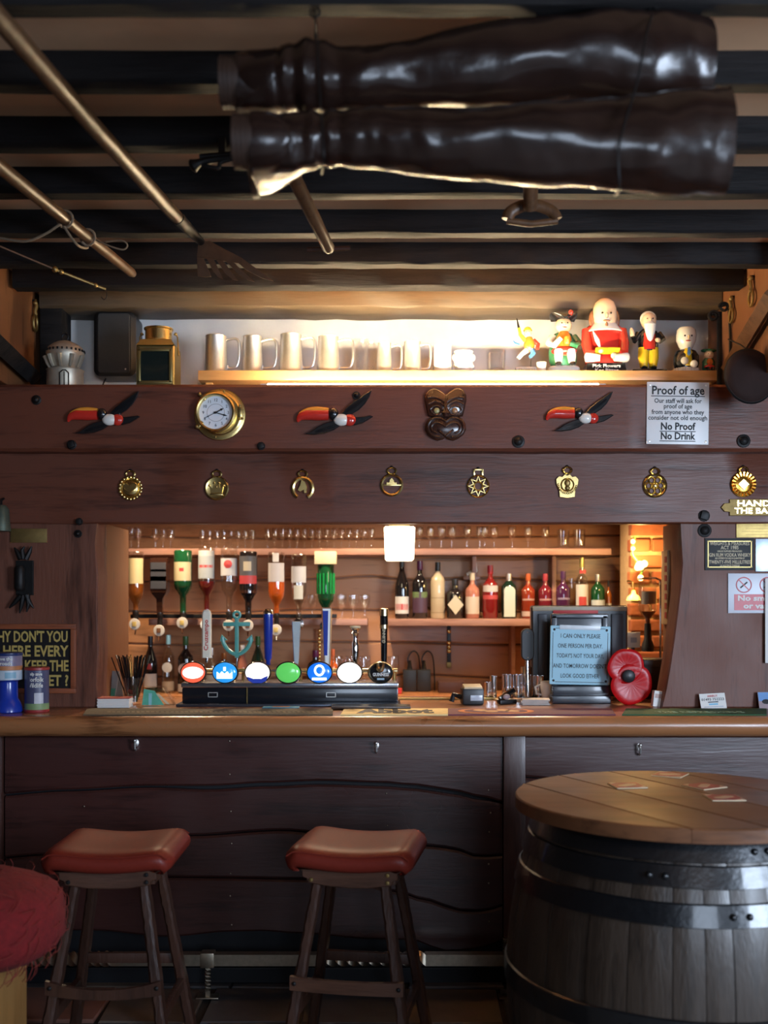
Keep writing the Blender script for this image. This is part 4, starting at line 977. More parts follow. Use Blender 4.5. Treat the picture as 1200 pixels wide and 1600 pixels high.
# ------------------------------------------------------------------ ornaments on the upper beam
YB = 4.368
def bird(px, py, sc, label):
    t = thing('bird_plaque', label, 'wall ornament', P(px, py, YB), 0, 'flying bird plaques on the upper beam'); s = sc*YB/F
    def S(q): return [(a*s, 0, b*s) for a, b in q]
    # bill: two tone, upper yellow ridge and lower orange-red
    def bill(nm, q, rad, mm):
        pts = smooth_path([Vector((a*s, -.016, b*s)) for a, b in q], 24); m_ = len(rad)-1
        rs = [(rad[min(int(i/24*m_), m_-1)]*(1-(i/24*m_-min(int(i/24*m_), m_-1)))+rad[min(int(i/24*m_), m_-1)+1]*(i/24*m_-min(int(i/24*m_), m_-1)))*s for i in range(25)]
        MB().tube(pts, rs, 12, flat=.7, up=(0, 0, 1)).out(nm, mm, t)
    bill('lower_bill', [(-4, 3), (-20, 3), (-36, 3), (-46, -1), (-50, -8)], [8, 8.5, 8, 5.5, 1.2], PRED)
    bill('upper_bill', [(-4, 8), (-20, 9), (-34, 8), (-45, 3), (-49, -5)], [5, 6, 5.5, 4, 1], pot('bill_orange', (.72, .30, .04)))
    MB().ball((3*s, -.018, 4*s), (8*s, .016, 9*s), 14, 9).out('head', PBLK, t)
    for r_, z_, mm in ((3.6, -.0335, PBLU), (1.8, -.036, PBLK)): MB().ball((4*s, z_+.004, 5*s), (r_*s*.8, .004, r_*s*.8), 10, 6).out('eye', mm, t)
    MB().ball((15*s, -.018, -5*s), (12*s, .016, 9*s), 14, 9).out('breast', PWHT, t)
    MB().ball((27*s, -.016, -5*s), (10*s, .014, 9*s), 14, 9).out('belly', PRED, t)
    def wing(nm, q):
        m = MB(); m.prism([(a*s, b*s) for a, b in q], -.020, -.008, .003); w_ = m.out(nm, PBLK, t)
        return w_
    wing('raised_wing', [(14, 3), (22, 13), (33, 22), (46, 31), (60, 40), (57, 30), (50, 19), (41, 10), (30, 3), (20, 0)])
    wing('lower_wing', [(12, -8), (4, -6), (-8, -9), (-20, -15), (-32, -23), (-38, -26), (-26, -27), (-10, -25), (4, -20), (14, -13)])
    wing('tail', [(30, 0), (38, -1), (48, 0), (58, 2), (62, 0), (56, -4), (46, -10), (34, -13), (30, -10)])
    for q, nm in ((( (20, 8), (50, 28)), 'raised'), (((8, -11), (-24, -22)), 'lower')):
        for k in range(3):
            a = Vector((q[0][0]*s, -.021, (q[0][1]-k*2.5)*s)); b = Vector((q[1][0]*s, -.021, (q[1][1]-k*1.5)*s)); MB().tube([a, a.lerp(b, .5)+Vector((0, -.002, 0)), b], [.002, .003, .001], 6).out('feather_ridge', PBLK, t)
    MB().box((16*s, -.004, -2*s), (14*s, .010, 10*s), .001).out('wall_mount', PBLK, t)
    return t
bird(158, 652, 1.0, 'flying bird plaque left of the porthole clock')
bird(518, 652, 1.05, 'flying bird plaque between the porthole clock and the carved mask')
bird(900, 650, .93, 'flying bird plaque right of the carved mask')
# porthole clock
ck = thing('porthole_clock', 'brass porthole clock with white dial on the upper beam', 'clock', P(344, 648, YB))
MB().lathe([(.103, 0), (.104, .004), (.102, .009), (.085, .011), (.080, .016), (.0, .016)], n=48, axis='-y').out('flange', BRASS, ck)
cx, cz = -.014, .004
MB().lathe([(.078, .014), (.082, .024), (.080, .038), (.074, .042), (.068, .040), (.066, .032), (.066, .018)], (cx, 0, cz), 48, axis='-y').out('bezel', BRASS, ck)
dl = MB().lathe([(.068, .016), (.068, .024), (0, .024)], (cx, 0, cz), 40, axis='-y').out('dial', mat('dial_white', (.72, .76, .82), .4, var=.02), ck)
for k in range(1, 13):
    a = PI/2-k*PI/6; text(str(k), INK, dl, (cx+.050*math.cos(a), -.0245, cz+.050*math.sin(a)), .0115, name='numeral')
m = MB(); m.ring(.0355, .0345, -.0248, -.024, (cx, cz), 40); m.out('dial_ring', INK, dl)
for L, wd, ang, nm in ((.036, .0022, 62, 'hour_hand'), (.050, .0018, 106, 'minute_hand'), (.048, .0008, 243, 'second_hand')):
    a = math.radians(90-ang); d = Vector((math.cos(a), math.sin(a))); p = Vector((-d.y, d.x)); c = Vector((cx, cz))
    q = [c-d*.008+p*wd, c+d*L*.6+p*wd, c+d*L*.68+p*wd*2.2, c+d*L, c+d*L*.68-p*wd*2.2, c+d*L*.6-p*wd, c-d*.008-p*wd]
    MB().prism([(v.x, v.y) for v in q], -.028, -.0265).out(nm, INK, dl)
MB().ball((cx, -.0285, cz), (.005, .003, .005), 12, 6).out('hub', INK, dl)
hg = MB().box((.083, -.022, .006), (.016, .020, .044), .003).out('hinge', BRASS, ck)
for zz in (-.022, .030): MB().cyl((.083, -.03, zz-.005), (.083, -.03, zz+.005), .006, n=10).out('knuckle', BRASS, hg)
for (xx, zz, r_) in ((-.066, .066, .8), (-.076, -.046, -.8)):
    d = MB().box((xx, -.026, zz), (.034, .024, .014), .003, (0, r_, 0)).out('dog_clamp', BRASS, ck); MB().ball((xx*1.16, -.034, zz*1.16), .008, 10, 7).out('wing_nut', BRASS_D, d)
for k in range(4): a = PI/4+.6+k*PI/2; MB().ball((.093*math.cos(a), -.012, .093*math.sin(a)), (.005, .003, .005), 10, 6).out('screw', BRASS_D, ck)
# carved mask
mk = thing('carved_mask', 'glossy dark carved wooden tiki mask with pale round eyes', 'mask', P(696, 647, YB)); s = YB/F
def sc(q): return [(a*s, b*s) for a, b in q]
hd = [(0, 29), (-6, 34), (-14, 38.5), (-20, 39), (-27, 36), (-32, 29), (-32.5, 20), (-30, 8), (-27, -4), (-14, -6), (0, -6), (14, -6), (27, -4), (30, 8), (32.5, 20), (32, 29), (27, 37), (20, 40), (14, 39), (6, 34)]
o = MB().prism(sc(hd), -.022, 0, .007).out('brow', W_CARVE, mk, smooth=50)
jw = [(0, -8), (-8, -4), (-18, -4), (-26, -8), (-31, -16), (-32, -25), (-28, -33), (-20, -39), (-12, -42), (-4, -40), (0, -37), (4, -40), (12, -42), (20, -39), (28, -33), (32, -25), (31, -16), (26, -8), (18, -4), (8, -4)]
MB().prism(sc(jw), -.020, 0, .006).out('jaw', W_CARVE, mk, smooth=50)
def tubes(lst, r, nm):
    m = MB()
    for q in lst: m.tube(smooth_path([(a*s, -.0215, b*s) for a, b in q], 24), r*s, 8)
    return m.out(nm, W_CARVE, mk)
for sx in (-1, 1):
    tubes([[(0, 16), (sx*8, 22), (sx*18, 25), (sx*28, 24)]], 2.4, 'brow_ridge'); tubes([[(0, 9), (sx*8, 16), (sx*18, 18), (sx*27, 14)]], 1.8, 'brow_ridge')
    tubes([[(sx*5, 3), (sx*10, 10), (sx*18, 11), (sx*24, 5), (sx*18, -2), (sx*9, -2), (sx*5, 3)]], 1.6, 'eye_rim')
    MB().ball((sx*14*s, -.021, 4*s), (4.6*s, .006, 4.6*s), 14, 8).out('eye', mat('shell_eye', (.40, .34, .14), .2, coat=.5) if sx < 0 else mat('copper_eye', (.36, .18, .08), .2, coat=.5), mk)
    tubes([[(0, -13), (sx*9, -8), (sx*20, -9), (sx*27, -18), (sx*26, -29), (sx*18, -36), (sx*9, -37)]], 2.0, 'jaw_ridge')
    tubes([[(0, -21), (sx*8, -16), (sx*16, -15), (sx*22, -20), (sx*21, -27), (sx*14, -31)]], 1.8, 'lip'); tubes([[(0, -36), (sx*6, -31), (sx*12, -26)]], 1.8, 'tongue')
MB().tube([(0, -.026, 18*s), (0, -.03, 8*s), (0, -.032, 0), (0, -.028, -5*s)], [2.2*s, 2.6*s, 6*s, 4*s], 10, flat=.6).out('nose', W_CARVE, mk)
# proof of age sign
sg = thing('age_sign', 'white plastic sign asking for proof of age on the beam', 'sign', P(1058.5, 646, YB)); s = YB/F
sg.rotation_euler = (0, .012, 0)
MB().box((0, -.003, 0), (97*s, .004, 97*s), .001).out('panel', mat('sign_white', (.66, .66, .66), .35, var=.02), sg)
def sline(t_, y, h, wd, b=.0004):
    text(t_, INK, sg, (0, -.0053, y*s), h*s, wd*s, bold=b)
sline('Proof of age', 35, 13, 82, .0012); sline('Our staff will ask for', 19, 7, 74); sline('proof of age', 10.5, 7, 44); sline('from anyone who they', 1.5, 7, 82); sline('consider not old enough', -7.5, 7, 92); sline('No Proof', -21, 11, 54, .0012); sline('No Drink', -36, 11, 54, .0012)
m = MB()
for y, wd in ((26.5, 84), (-28.5, 56), (-43.5, 56)): m.box((0, -.0055, y*s), (wd*s, .0006, 1.2*s))
m.out('underline', INK, sg, smooth=0)
for sx in (-1, 1):
    for sz in (-1, 1): MB().lathe([(.005, 0), (.004, .003), (0, .004)], (sx*44*s, -.005, sz*44*s), 10, axis='-y').out('screw', PEWTER, sg)

# ------------------------------------------------------------------ horse brasses on the lower board
YL = 4.448; s = YL/F
def brass(px, py, kind, label):
    t = thing('horse_brass', label, 'horse brass', P(px, py, YL), 0, 'horse brasses on the lower board')
    MB().lathe([(.007, 0), (.006, .004), (0, .006)], (0, 0, 28*s), 10, axis='-y').out('nail', IRON, t)
    lp_ = MB()
    if kind == 5: lp_.box((-6.5*s, -.006, 22*s), (2.5*s, .005, 10*s), .001); lp_.box((6.5*s, -.006, 22*s), (2.5*s, .005, 10*s), .001); lp_.box((0, -.006, 26*s), (16*s, .005, 3*s), .001)
    else: lp_.ring(8.5*s, 5.2*s, -.009, -.003, (0, 22*s), 20, sz=.75)
    lp_.out('strap_loop', BRASS, t)
    R = 19*s; y0, y1 = -.010, -.003
    def ring(ro, ri, nm='rim', **k): MB().ring(ro*s, ri*s, y0, y1, n=32, **k).out(nm, BRASS, t)
    def beads(r_, n, b, a0=0, a1=2*PI):
        m = MB()
        for k in range(n): a = a0+(a1-a0)*k/n; m.ball((r_*s*math.cos(a), -.006, r_*s*math.sin(a)), (b*s, .004, b*s), 8, 5)
        m.out('beaded_rim', BRASS, t)
    if kind == 1:
        beads(17, 20, 2.8); ring(16.5, 13.5); MB().ball((0, -.003, 0), (13.6*s, .012, 13.6*s), 20, 10).out('dome', BRASS, t)
        MB().prism([(a*s, b*s) for a, b in ((0, 4), (-5, 8), (-10, 6), (-10, 0), (0, -9), (10, 0), (10, 6), (5, 8))], -.017, -.008, .002).out('heart', BRASS, t)
    elif kind == 2:
        MB().lathe([(19*s, 0), (19*s, .004), (17*s, .008), (14*s, .006), (0, .006)], (0, -.002, 0), 32, axis='-y').out('disc', BRASS, t)
        m = MB(); m.prism([(a*s, b*s) for a, b in ((-9, -8), (-11, 3), (-6, -1), (-4, 7), (0, 0), (4, 7), (6, -1), (11, 3), (9, -8))], -.013, -.007, .0015); m.out('crown', BRASS, t)
        m = MB()
        for a, b in ((-11, 4), (-4, 8), (4, 8), (11, 4), (0, 2)): m.ball((a*s, -.012, b*s), 2*s, 8, 5)
        m.out('crown_pearls', BRASS, t); MB().box((0, -.012, -10*s), (20*s, .006, 3*s), .001).out('crown_band', BRASS, t)
    elif kind == 3:
        MB().ring(18*s, 12.5*s, y0, y1, n=32, a0=-PI/2+.55, a1=1.5*PI-.55, sz=1.05).out('horseshoe', BRASS, t)
        MB().prism([(a*s, b*s) for a, b in ((-2, 13), (4, 10), (7, 2), (6, -8), (2, -8), (2, -3), (-4, -6), (-8, -3), (-4, 5))], -.010, -.004, .0015).out('horse_head', BRASS, t)
    elif kind == 4:
        ring(18, 13.5); MB().box((0, -.006, 0), (30*s, .005, 3*s), .001).out('bar', BRASS, t)
        MB().prism([(a*s, b*s) for a, b in ((-8, 0), (-8, 4), (-4, 4), (-3, 8), (0, 11), (3, 8), (4, 4), (8, 4), (8, 0))], -.010, -.004, .001).out('castle', BRASS, t)
    elif kind == 5:
        ring(18, 15.2)
        q = [((15.5 if k % 2 == 0 else 8)*s*math.cos(PI/2+k*PI/8), (15.5 if k % 2 == 0 else 8)*s*math.sin(PI/2+k*PI/8)) for k in range(16)]
        for k in range(8):
            a = q[k*2]; b1 = q[(k*2+1) % 16]; b0 = q[k*2-1]; MB().tube([(b0[0], -.006, b0[1]), (a[0], -.006, a[1]), (b1[0], -.006, b1[1])], 1.5*s, 6).out('star_ray', BRASS, t)
        MB().ring(8.4*s, 5.6*s, y0, y1, n=20).out('star_centre', BRASS, t)
    elif kind == 6:
        q = [(-12, -20), (-13, -10), (-17, 0), (-18, 8), (-13, 13), (-8, 12), (-4, 16), (0, 14), (4, 16), (8, 12), (13, 13), (18, 8), (17, 0), (13, -10), (12, -20), (0, -22)]
        MB().prism([(a*s, b*s) for a, b in q], -.008, -.002, .002).out('shield', BRASS, t); MB().ring(11*s, 8.5*s, -.012, -.006, (0, -1*s), 24).out('inner_ring', BRASS, t)
        MB().ball((0, -.008, 2*s), (5*s, .008, 6*s), 12, 8).out('lion_face', BRASS_D, t); MB().ball((0, -.010, -6*s), (4*s, .007, 4*s), 10, 7).out('muzzle', BRASS_D, t)
        beads(14, 14, 2.2, PI, 2*PI)
    elif kind == 7:
        ring(19, 15)
        for k in range(6):
            a = k*PI/3; MB().ring(6*s, 3.6*s, y0, y1, (9.5*s*math.cos(a), 9.5*s*math.sin(a)), 16).out('scroll', BRASS, t)
        MB().ball((0, -.006, 0), (4*s, .005, 4*s), 10, 6).out('centre_boss', BRASS, t)
    else:
        GB = mat('amber_brass', (.75, .38, .06), .2, 1, var=.3, scale=60)
        MB().ring(20*s, 12*s, -.010, -.002, n=36).out('rim', GB, t)
        m = MB()
        for k in range(20): a = 2*PI*k/20; m.tube([(13*s*math.cos(a), -.008, 13*s*math.sin(a)), (19*s*math.cos(a), -.008, 19*s*math.sin(a))], [1.8*s, 2.5*s], 6)
        m.out('reeded_rim', GB, t)
        MB().lathe([(13*s, .002), (11*s, .004), (0, .004)], n=28, axis='-y').out('disc', GB, t)
        MB().prism([(0, 9*s), (-9*s, 0), (0, -9*s), (9*s, 0)], -.010, -.003, .002).out('diamond', BRASS, t)
    return t
for i, (px, py, lb) in enumerate(((204, 763, 'round brass with beaded rim and heart boss'), (339, 763, 'solid round brass with raised crown'), (473, 763, 'horseshoe shaped brass with a horse head inside'), (612, 758, 'open ring brass with bar and castle'), (747, 760, 'open ring brass with eight pointed star'), (886, 757, 'shield shaped brass with lion face'), (1023, 759, 'ring brass with openwork of scrolls'), (1161, 757, 'amber toned brass with reeded rim and diamond'))):
    brass(px, py, i+1, lb+' on the lower board')
# lettered plates at right
def plate(nm, label, px0, px1, py0, py1, D, lines, m, tm, cat='plaque', border=None, sink=0, pts=None, **kw):
    t = thing(nm, label, cat, P((px0+px1)/2, (py0+py1)/2, D)); s_ = D/F; W_, H_ = (px1-px0)*s_, (py1-py0)*s_
    if pts: MB().prism([(a*W_, b*H_) for a, b in pts], -.006, -.0005, .0015).out('plate', m, t)
    else: MB().box((0, -.003, 0), (W_, .005, H_), .001).out('plate', m, t)
    if border:
        f_ = MB(); g = .06*H_
        for sz in (-1, 1): f_.box((0, -.006, sz*(H_/2-g*1.6)), (W_-g*2.4, .0012, g*.5)); f_.box((sz*(W_/2-g*1.6), -.006, 0), (g*.5, .0012, H_-g*2.7))
        f_.out('border', border, t, smooth=0)
    for tx, y, h, wd in lines: text(tx, tm, t, (kw.get('dx', 0)*W_, -.0058 if not pts else -.0065, y*H_), h*H_, wd*W_ if wd else None, bold=kw.get('bold', .0002), ext=kw.get('ext', .0006))
    return t
pl_ = [(-.5, 0), (-.46, .25), (-.40, .28), (-.40, .5), (.5, .5), (.5, -.5), (-.40, -.5), (-.40, -.28), (-.46, -.25)]
plate('lettered_brass_plate', 'raised letter brass plate reading hands off the barmaids', 1126, 1262, 780, 806, YL, (('HANDS OFF', .22, .34, .72), ('THE BARMAIDS', -.22, .34, .78)), mat('aged_brass_plate', (.22,.15,.055), .55, .9, var=.3, scale=60), BRASS, pts=pl_, ext=.003, bold=.0008, dx=.04)
plate('brass_notice_plate', 'plain brass notice plate on the right post below the lettered one', 1150, 1240, 817, 840, 4.469, (), mat('worn_brass_plate', (.50,.36,.13), .5, .9, var=.3, scale=60), IRON)
for pt_, wd_ in ((COL.objects['brass_notice_plate'], .20), ):
    eg = MB()
    for k in range(4): eg.box((0, -.0058, .018-.012*k), (wd_*(.8 if k % 2 else .95), .0008, .003))
    eg.out('engraved_line', BRASS_D, pt_, smooth=0)
plate('measures_plaque', 'black framed weights and measures plaque on the right post', 1101, 1178, 841, 891, 4.469, (('WEIGHTS & MEASURES', .33, .11, .80), ('ACT 1985', .20, .11, .36), ('UNLESS SUPPLIED PRE-PACKED', .09, .05, .5), ('GIN RUM VODKA WHISKY', -.03, .11, .84), ('ARE OFFERED FOR SALE IN QUANTITIES OF', -.13, .05, .6), ('TWENTY-FIVE MILLILITRES', -.25, .11, .84), ('OR MULTIPLES THEREOF', -.36, .05, .4)), INK, CREAM, border=GOLDP)
plate('silver_notice', 'small silvery plate beside the weights and measures plaque', 1180, 1215, 842, 893, 4.469, (), mat('silver_plate', (.42, .50, .56), .35, .6, var=.3, scale=20), INK)
ns = plate('smoking_sign', 'white and red no smoking or vaping sign on right post', 1137, 1236, 896, 958, 4.469, (), mat('sign_white2', (.62, .66, .74), .35, var=.02), INK, 'sign'); s_ = 4.469/F
MB().box((3*s_, -.0062, -14*s_), (86*s_, .001, 25*s_)).out('red_band', mat('sign_red', (.52, .05, .07), .4), ns, smooth=0)
for tx, y in (('No smoking', -8.0), ('or vaping', -20)): text(tx, WHITE, ns, (3*s_, -.0068, y*s_), 8*s_, 76*s_ if y > -10 else 58*s_, bold=.0012)
for xx in (-25, 12):
    MB().ring(12.5*s_, 10.8*s_, -.0072, -.0058, (xx*s_, 13*s_), 28).out('red_ring', MATS['sign_red'], ns)
    MB().box((xx*s_, -.0064, 13*s_), (22*s_, .001, 1.6*s_), 0, (0, PI/4, 0)).out('red_slash', MATS['sign_red'], ns)
    MB().box((xx*s_, -.0060, 13*s_), (14*s_, .001, 2.2*s_), 0, (0, -.7, 0)).out('cigarette', INK, ns)
plate('white_notice', 'tall plain white paper notice on the right post by the smoking sign', 1195, 1260, 904, 1036, 4.455, (), WHITE, INK, 'notice')
# left post: brass plate, iron ornament, framed sign
plate('small_brass_plate', 'dull brass nameplate on the left post', 17, 74, 826, 848, 4.469, (), BRASS_D, BRASS)
io = thing('iron_ornament', 'black wrought iron candle bracket on the left post', 'ornament', P(39, 900, 4.469)); s_ = 4.469/F
MB().prism([(a*s_, b*s_) for a, b in ((-13, 24), (14, 24), (14, -30), (-13, -30))], -.012, -.001, .002).out('back_plate', IRON, io)
MB().lathe([(.016, -.06), (.022, -.05), (.022, .03), (.016, .04), (0, .04)], (-4*s_, -.034, 0), 14).out('cylinder', IRON, io)
for q in (((-4, 26), (-10, 38), (-14, 44)), ((0, 26), (-2, 40), (2, 46)), ((4, 26), (10, 38), (13, 46)), ((-4, -30), (-14, -42), (-22, -50)), ((0, -30), (-3, -46), (-6, -58)), ((4, -30), (10, -42), (16, -50)), ((6, -30), (8, -44), (5, -56))):
    MB().tube([(a*s_, -.02, b*s_) for a, b in q], [.012, .009, .003], 8).out('leaf', IRON, io)
bell = thing('cow_bell', 'small grey green metal bell cut by the left edge of view', 'bell', P(2, 830, 4.42))
MB().lathe([(.038, 0), (.036, .02), (.030, .09), (.018, .105), (0, .108)], n=18).out('bell_body', mat('verdigris', (.10, .12, .09), .5, .6, var=.3, scale=30), bell)
MB().tube([(0, 0, .10), (.0, .0, .125), (0, .028, .135)], .005, 6).out('hanger', IRON, bell)
fs = thing('framed_sign', 'mahogany framed black sign with gold capitals on the left post', 'sign', P(38, 1029, 4.469)); W_, H_ = 164*s_, 108*s_
MB().box((0, -.004, 0), (W_-.02, .006, H_-.02)).out('panel', mat('sign_black', (.012, .011, .012), .35), fs, smooth=0)
for sz in (-1, 1): MB().box((0, -.010, sz*(H_/2-4*s_)), (W_, .018, 8*s_), .003).out('frame_rail', W_FRAME, fs)
for sx in (-1, 1): MB().box((sx*(W_/2-4*s_), -.010, 0), (8*s_, .018, H_-16*s_), .003).out('frame_stile', W_FRAME, fs)
for tx, y, xr in (("WHY DON'T YOU", 33.5, 69), ('LIVE HERE EVERY', 11, 69), ('KEEP THE', -12, 70), ('ET ?', -35, 70)):
    text(tx, GOLDP, fs, (xr*s_, -.0078, y*s_), 16.5*s_, {"WHY DON'T YOU": 126, 'LIVE HERE EVERY': 142, 'KEEP THE': 68, 'ET ?': 31}[tx]*s_, align='RIGHT', bold=.0016)

# ------------------------------------------------------------------ on the counter
CT = ct
def cbase(px, D): return (X(px, D), D, CT+.0005)
# bar towels along the front edge
def runner(px0, px1, d0, d1, m, nm, label):
    t = thing(nm, label, 'bar runner', (0, 0, CT+.0005), 0, 'bar runners along the counter')
    q = [(X(px0, d0), d0), (X(px1, d0), d0), (X(px1, d1), d1), (X(px0+6, d1), d1)]
    MB().prism(q, .005, 0, .001, 'xy').out('mat', m, t, smooth=30); return t
r1 = runner(130, 520, 4.165, 4.40, mat('dark_towel', (.085, .070, .045), .9, var=.3, scale=90, bump=.4), 'bar_runner', 'plain dark olive bar runner left along the counter edge')
m = MB()
for k in range(44): m.box((X(165, 4.2)+.019*k, 4.25, .0055), (.012, .05, .0008), 0, (0, 0, .25))
m.out('woven_pattern', mat('towel_pale', (.17, .14, .09), .9), r1, kind='stuff', smooth=0)
YB_ = mat('runner_cream', (.86, .68, .32), .8); PU = mat('runner_purple', (.13, .025, .05), .7)
r2 = runner(532, 700, 4.165, 4.40, YB_, 'bar_runner', 'cream and purple bar runner lettered Abbot in middle of counter')
q = [(X(700, 4.165), 4.165), (X(962, 4.165), 4.165), (X(955, 4.40), 4.40), (X(700, 4.40), 4.40)]
MB().prism(q, .005, 0, .001, 'xy').out('purple_end', PU, r2, smooth=30)
text('Abbot', INK, r2, (X(618, 4.27), 4.28, .0055), .085, .30, rot=(0, 0, 0), bold=.006, sy=1.8)
m = MB(); n = 24
m.prism([(X(775, 4.28)+.15*math.cos(2*PI*k/n), 4.285+.10*math.sin(2*PI*k/n)) for k in range(n)], .0062, .0052, 0, 'xy'); m.out('orange_roundel', mat('runner_orange', (.62, .20, .05), .7), r2, smooth=0)
m = MB(); m.prism([(X(775, 4.28)+.125*math.cos(2*PI*k/n), 4.285+.082*math.sin(2*PI*k/n)) for k in range(n)], .0068, .0062, 0, 'xy'); m.out('roundel_centre', PU, r2, smooth=0)
m = MB()
for a, b in ((-.06, .02), (-.02, -.02), (.03, .02), (.065, -.01)): m.prism([(X(775, 4.28)+a+.028*math.cos(2*PI*k/8), 4.285+b+.04*math.sin(2*PI*k/8)) for k in range(8)], .0074, .0068, 0, 'xy')
m.out('roundel_figure', mat('runner_tan', (.62, .36, .18), .7), r2, smooth=0)
r3 = runner(972, 1198, 4.165, 4.40, mat('runner_green', (.022, .085, .030), .8), 'bar_runner', 'dark green bar runner at the right end of the counter')
text('THE REFRESHING', mat('runner_pale', (.25, .34, .22), .8), r3, (X(1095, 4.24), 4.25, .0055), .04, .34, rot=(0, 0, 0), sy=1.3, bold=0)
# tap bank
BK = Z(1066, 4.58)
tbk = thing('tap_bank', 'long black beer tap bank with chrome ledge on the counter', 'tap bank', (0, 0, CT+.0005))
x0, x1 = X(284, 4.58), X(622, 4.58); xm = (x0+x1)/2; L = x1-x0
MB().prism([(4.585, .012), (4.575, .07), (4.585, BK-CT-.012), (4.76, BK-CT-.012), (4.76, .012)], -L/2, L/2, 0, 'xz')
m = MB(); m.box((xm, 4.67, .042), (L, .17, .062), .006); m.out('body', mat('bank_black', (.010, .011, .015), .22, coat=.3), tbk)
m = MB(); m.box((xm, 4.665, .085), (L+.004, .19, .022), .006); m.out('chrome_ledge', mat('bank_chrome', (.42, .44, .50), .2, .9, var=.1), tbk)
m = MB(); m.cyl((x0, 4.74, .135), (x1, 4.74, .135), .011, n=12); m.out('back_rail', mat('rail_gold', (.75, .62, .36), .22, 1), tbk)
for px in (290, 380, 470, 616): MB().cyl((X(px, 4.74), 4.74, .09), (X(px, 4.74), 4.74, .135), .007, n=10).out('rail_post', BRASS_D, tbk)
m = MB(); m.box((xm, 4.60, .006), (L+.02, .20, .012), .003); m.out('drip_tray', mat('tray_steel', (.10, .12, .16), .25, .8), tbk)
for px in (332, 517):
    f_ = MB(); x = X(px, 4.575)
    for s in (-1, 1): f_.box((x, 4.583, .044+s*.009), (.040, .003, .0025)); f_.box((x+s*.019, 4.583, .044), (.0025, .003, .02))
    f_.out('badge_frame', PEWTER, tbk, smooth=0)
MB().cyl((X(386, 4.58), 4.581, .012), (X(386, 4.58), 4.581, .095), .003, n=6).out('seam_strip', BRASS_D, tbk)

def lens_mat(n, c, e): return mat(n, c, .2, var=.03, emit=e, coat=.5)
def tap(px, label, lens, lens_e, lpx=None):
    x = X(px, 4.62); t = thing('beer_tap', label, 'beer tap', (x, 4.63, CT+.0005+.096), 0, 'beer taps on the bank')
    MB().lathe([(.016, 0), (.016, .004), (.011, .010), (.011, .06), (.014, .065), (.014, .075), (0, .078)], (.014, .02, 0), 14).out('column', CHROME, t)
    MB().cyl((.014, .02, .045), (0, -.075, .045), .012, n=12).out('neck', CHROME, t)
    MB().tube([(.022, -.03, .035), (.026, -.045, .020), (.026, -.048, .004)], [.009, .009, .007], 10).out('spout', CHROME, t)
    zc = Z(1050, 4.575)-(CT+.0965)
    ls = MB().lathe([(.054, -.016), (.056, -.006), (.055, .004), (.048, .010), (0, .014)], (0, -.085, zc), 32, 1, .84, '-y'); b = ls.out('lens_housing', BLACKG, t)
    MB().lathe([(.050, .0), (.050, .010), (.044, .015), (.028, .0185), (0, .020)], (0, -.085, zc), 32, 1, .84, '-y').out('lens', lens_mat(*lens), t)
    return t, zc
TAPX = (307, 356, 406, 453, 501, 547, 595)
def hb(t, px, y0, y1):  # handle base/top heights local
    return Z(y1, 4.63)-(CT+.0965), Z(y0, 4.63)-(CT+.0965), X(px, 4.63)-t.location.x
t, zc = tap(307, 'lit red and white lens tap with cream paddle handle', ('lens_red', (.75, .10, .05), 1.1), 0)
MB().lathe([(.043, .0155), (.040, .0205), (0, .0225)], (0, -.085, zc), 24, 1, .6, '-y').out('white_centre', lens_mat('lens_white', (.9, .85, .78), 2.2), t)
b, a, x = hb(t, 323, 953, 1028)
MB().cyl((x, 0, b-.02), (x, 0, b+.02), .009, n=12).out('ferrule', CHROME, t)
h = MB().prism([(x-.019, b), (x+.019, b), (x+.019, a-.02), (x+.016, a-.007), (x+.009, a), (x-.009, a), (x-.016, a-.007), (x-.019, a-.02)], -.013, .013, .005).out('handle', mat('cream_handle', (.86, .80, .66), .3, coat=.3), t)
text('Cruzcampo', RED, h, (x, -.0140, (a+b)/2-.005), .017, .13, rot=(PI/2, -PI/2, 0), bold=.0004)
TEAL = mat('teal_enamel', (.10, .36, .32), .35, var=.2)
t, zc = tap(356, 'lit blue lens tap with teal anchor shaped handle', ('lens_blue', (.02, .28, .72), .85), 0); b, a, x = hb(t, 370, 955, 1035)
m = MB(); 
for q in ([(-.032, .004), (-.032, -.024), (.032, -.024), (.032, .004), (.02, -.006), (.012, .006), (0, -.004), (-.012, .006), (-.02, -.006)], [(-.005, .008), (.005, .008), (.005, .024), (-.005, .024)]): m.prism([(p, zc+r_) for p, r_ in q], -.107, -.102)
m.out('white_emblem', lens_mat('lens_white', (.9, .85, .78), 2.2), t, smooth=0)
MB().cyl((x, 0, b-.02), (x, 0, b+.025), .006, n=10).out('ferrule', CHROME, t)
m = MB(); m.box((x, 0, (a+b)/2-.003), (.017, .012, a-b-.045), .003); m.box((x, 0, a-.055), (.115, .013, .018), .004)
m.tube([(x+.014*math.cos(k*PI/8), 0, a-.016+.014*math.sin(k*PI/8)) for k in range(16)], .006, 8, closed=True)
m.tube(smooth_path([(x-.060, 0, b+.108), (x-.056, 0, b+.082), (x-.036, 0, b+.052), (x, 0, b+.034), (x+.036, 0, b+.052), (x+.056, 0, b+.082), (x+.060, 0, b+.108)], 24), .009, 8)
for s in (-1, 1): m.prism([(x+s*.064, b+.118), (x+s*.040, b+.095), (x+s*.052, b+.094), (x+s*.070, b+.090)], -.007, .007)
m.out('anchor_handle', TEAL, t)
t, zc = tap(406, 'lit white over blue lens tap with round dark blue handle', ('lens_white', (.9, .85, .78), 2.2), 0); b, a, x = hb(t, 419, 952, 1032)
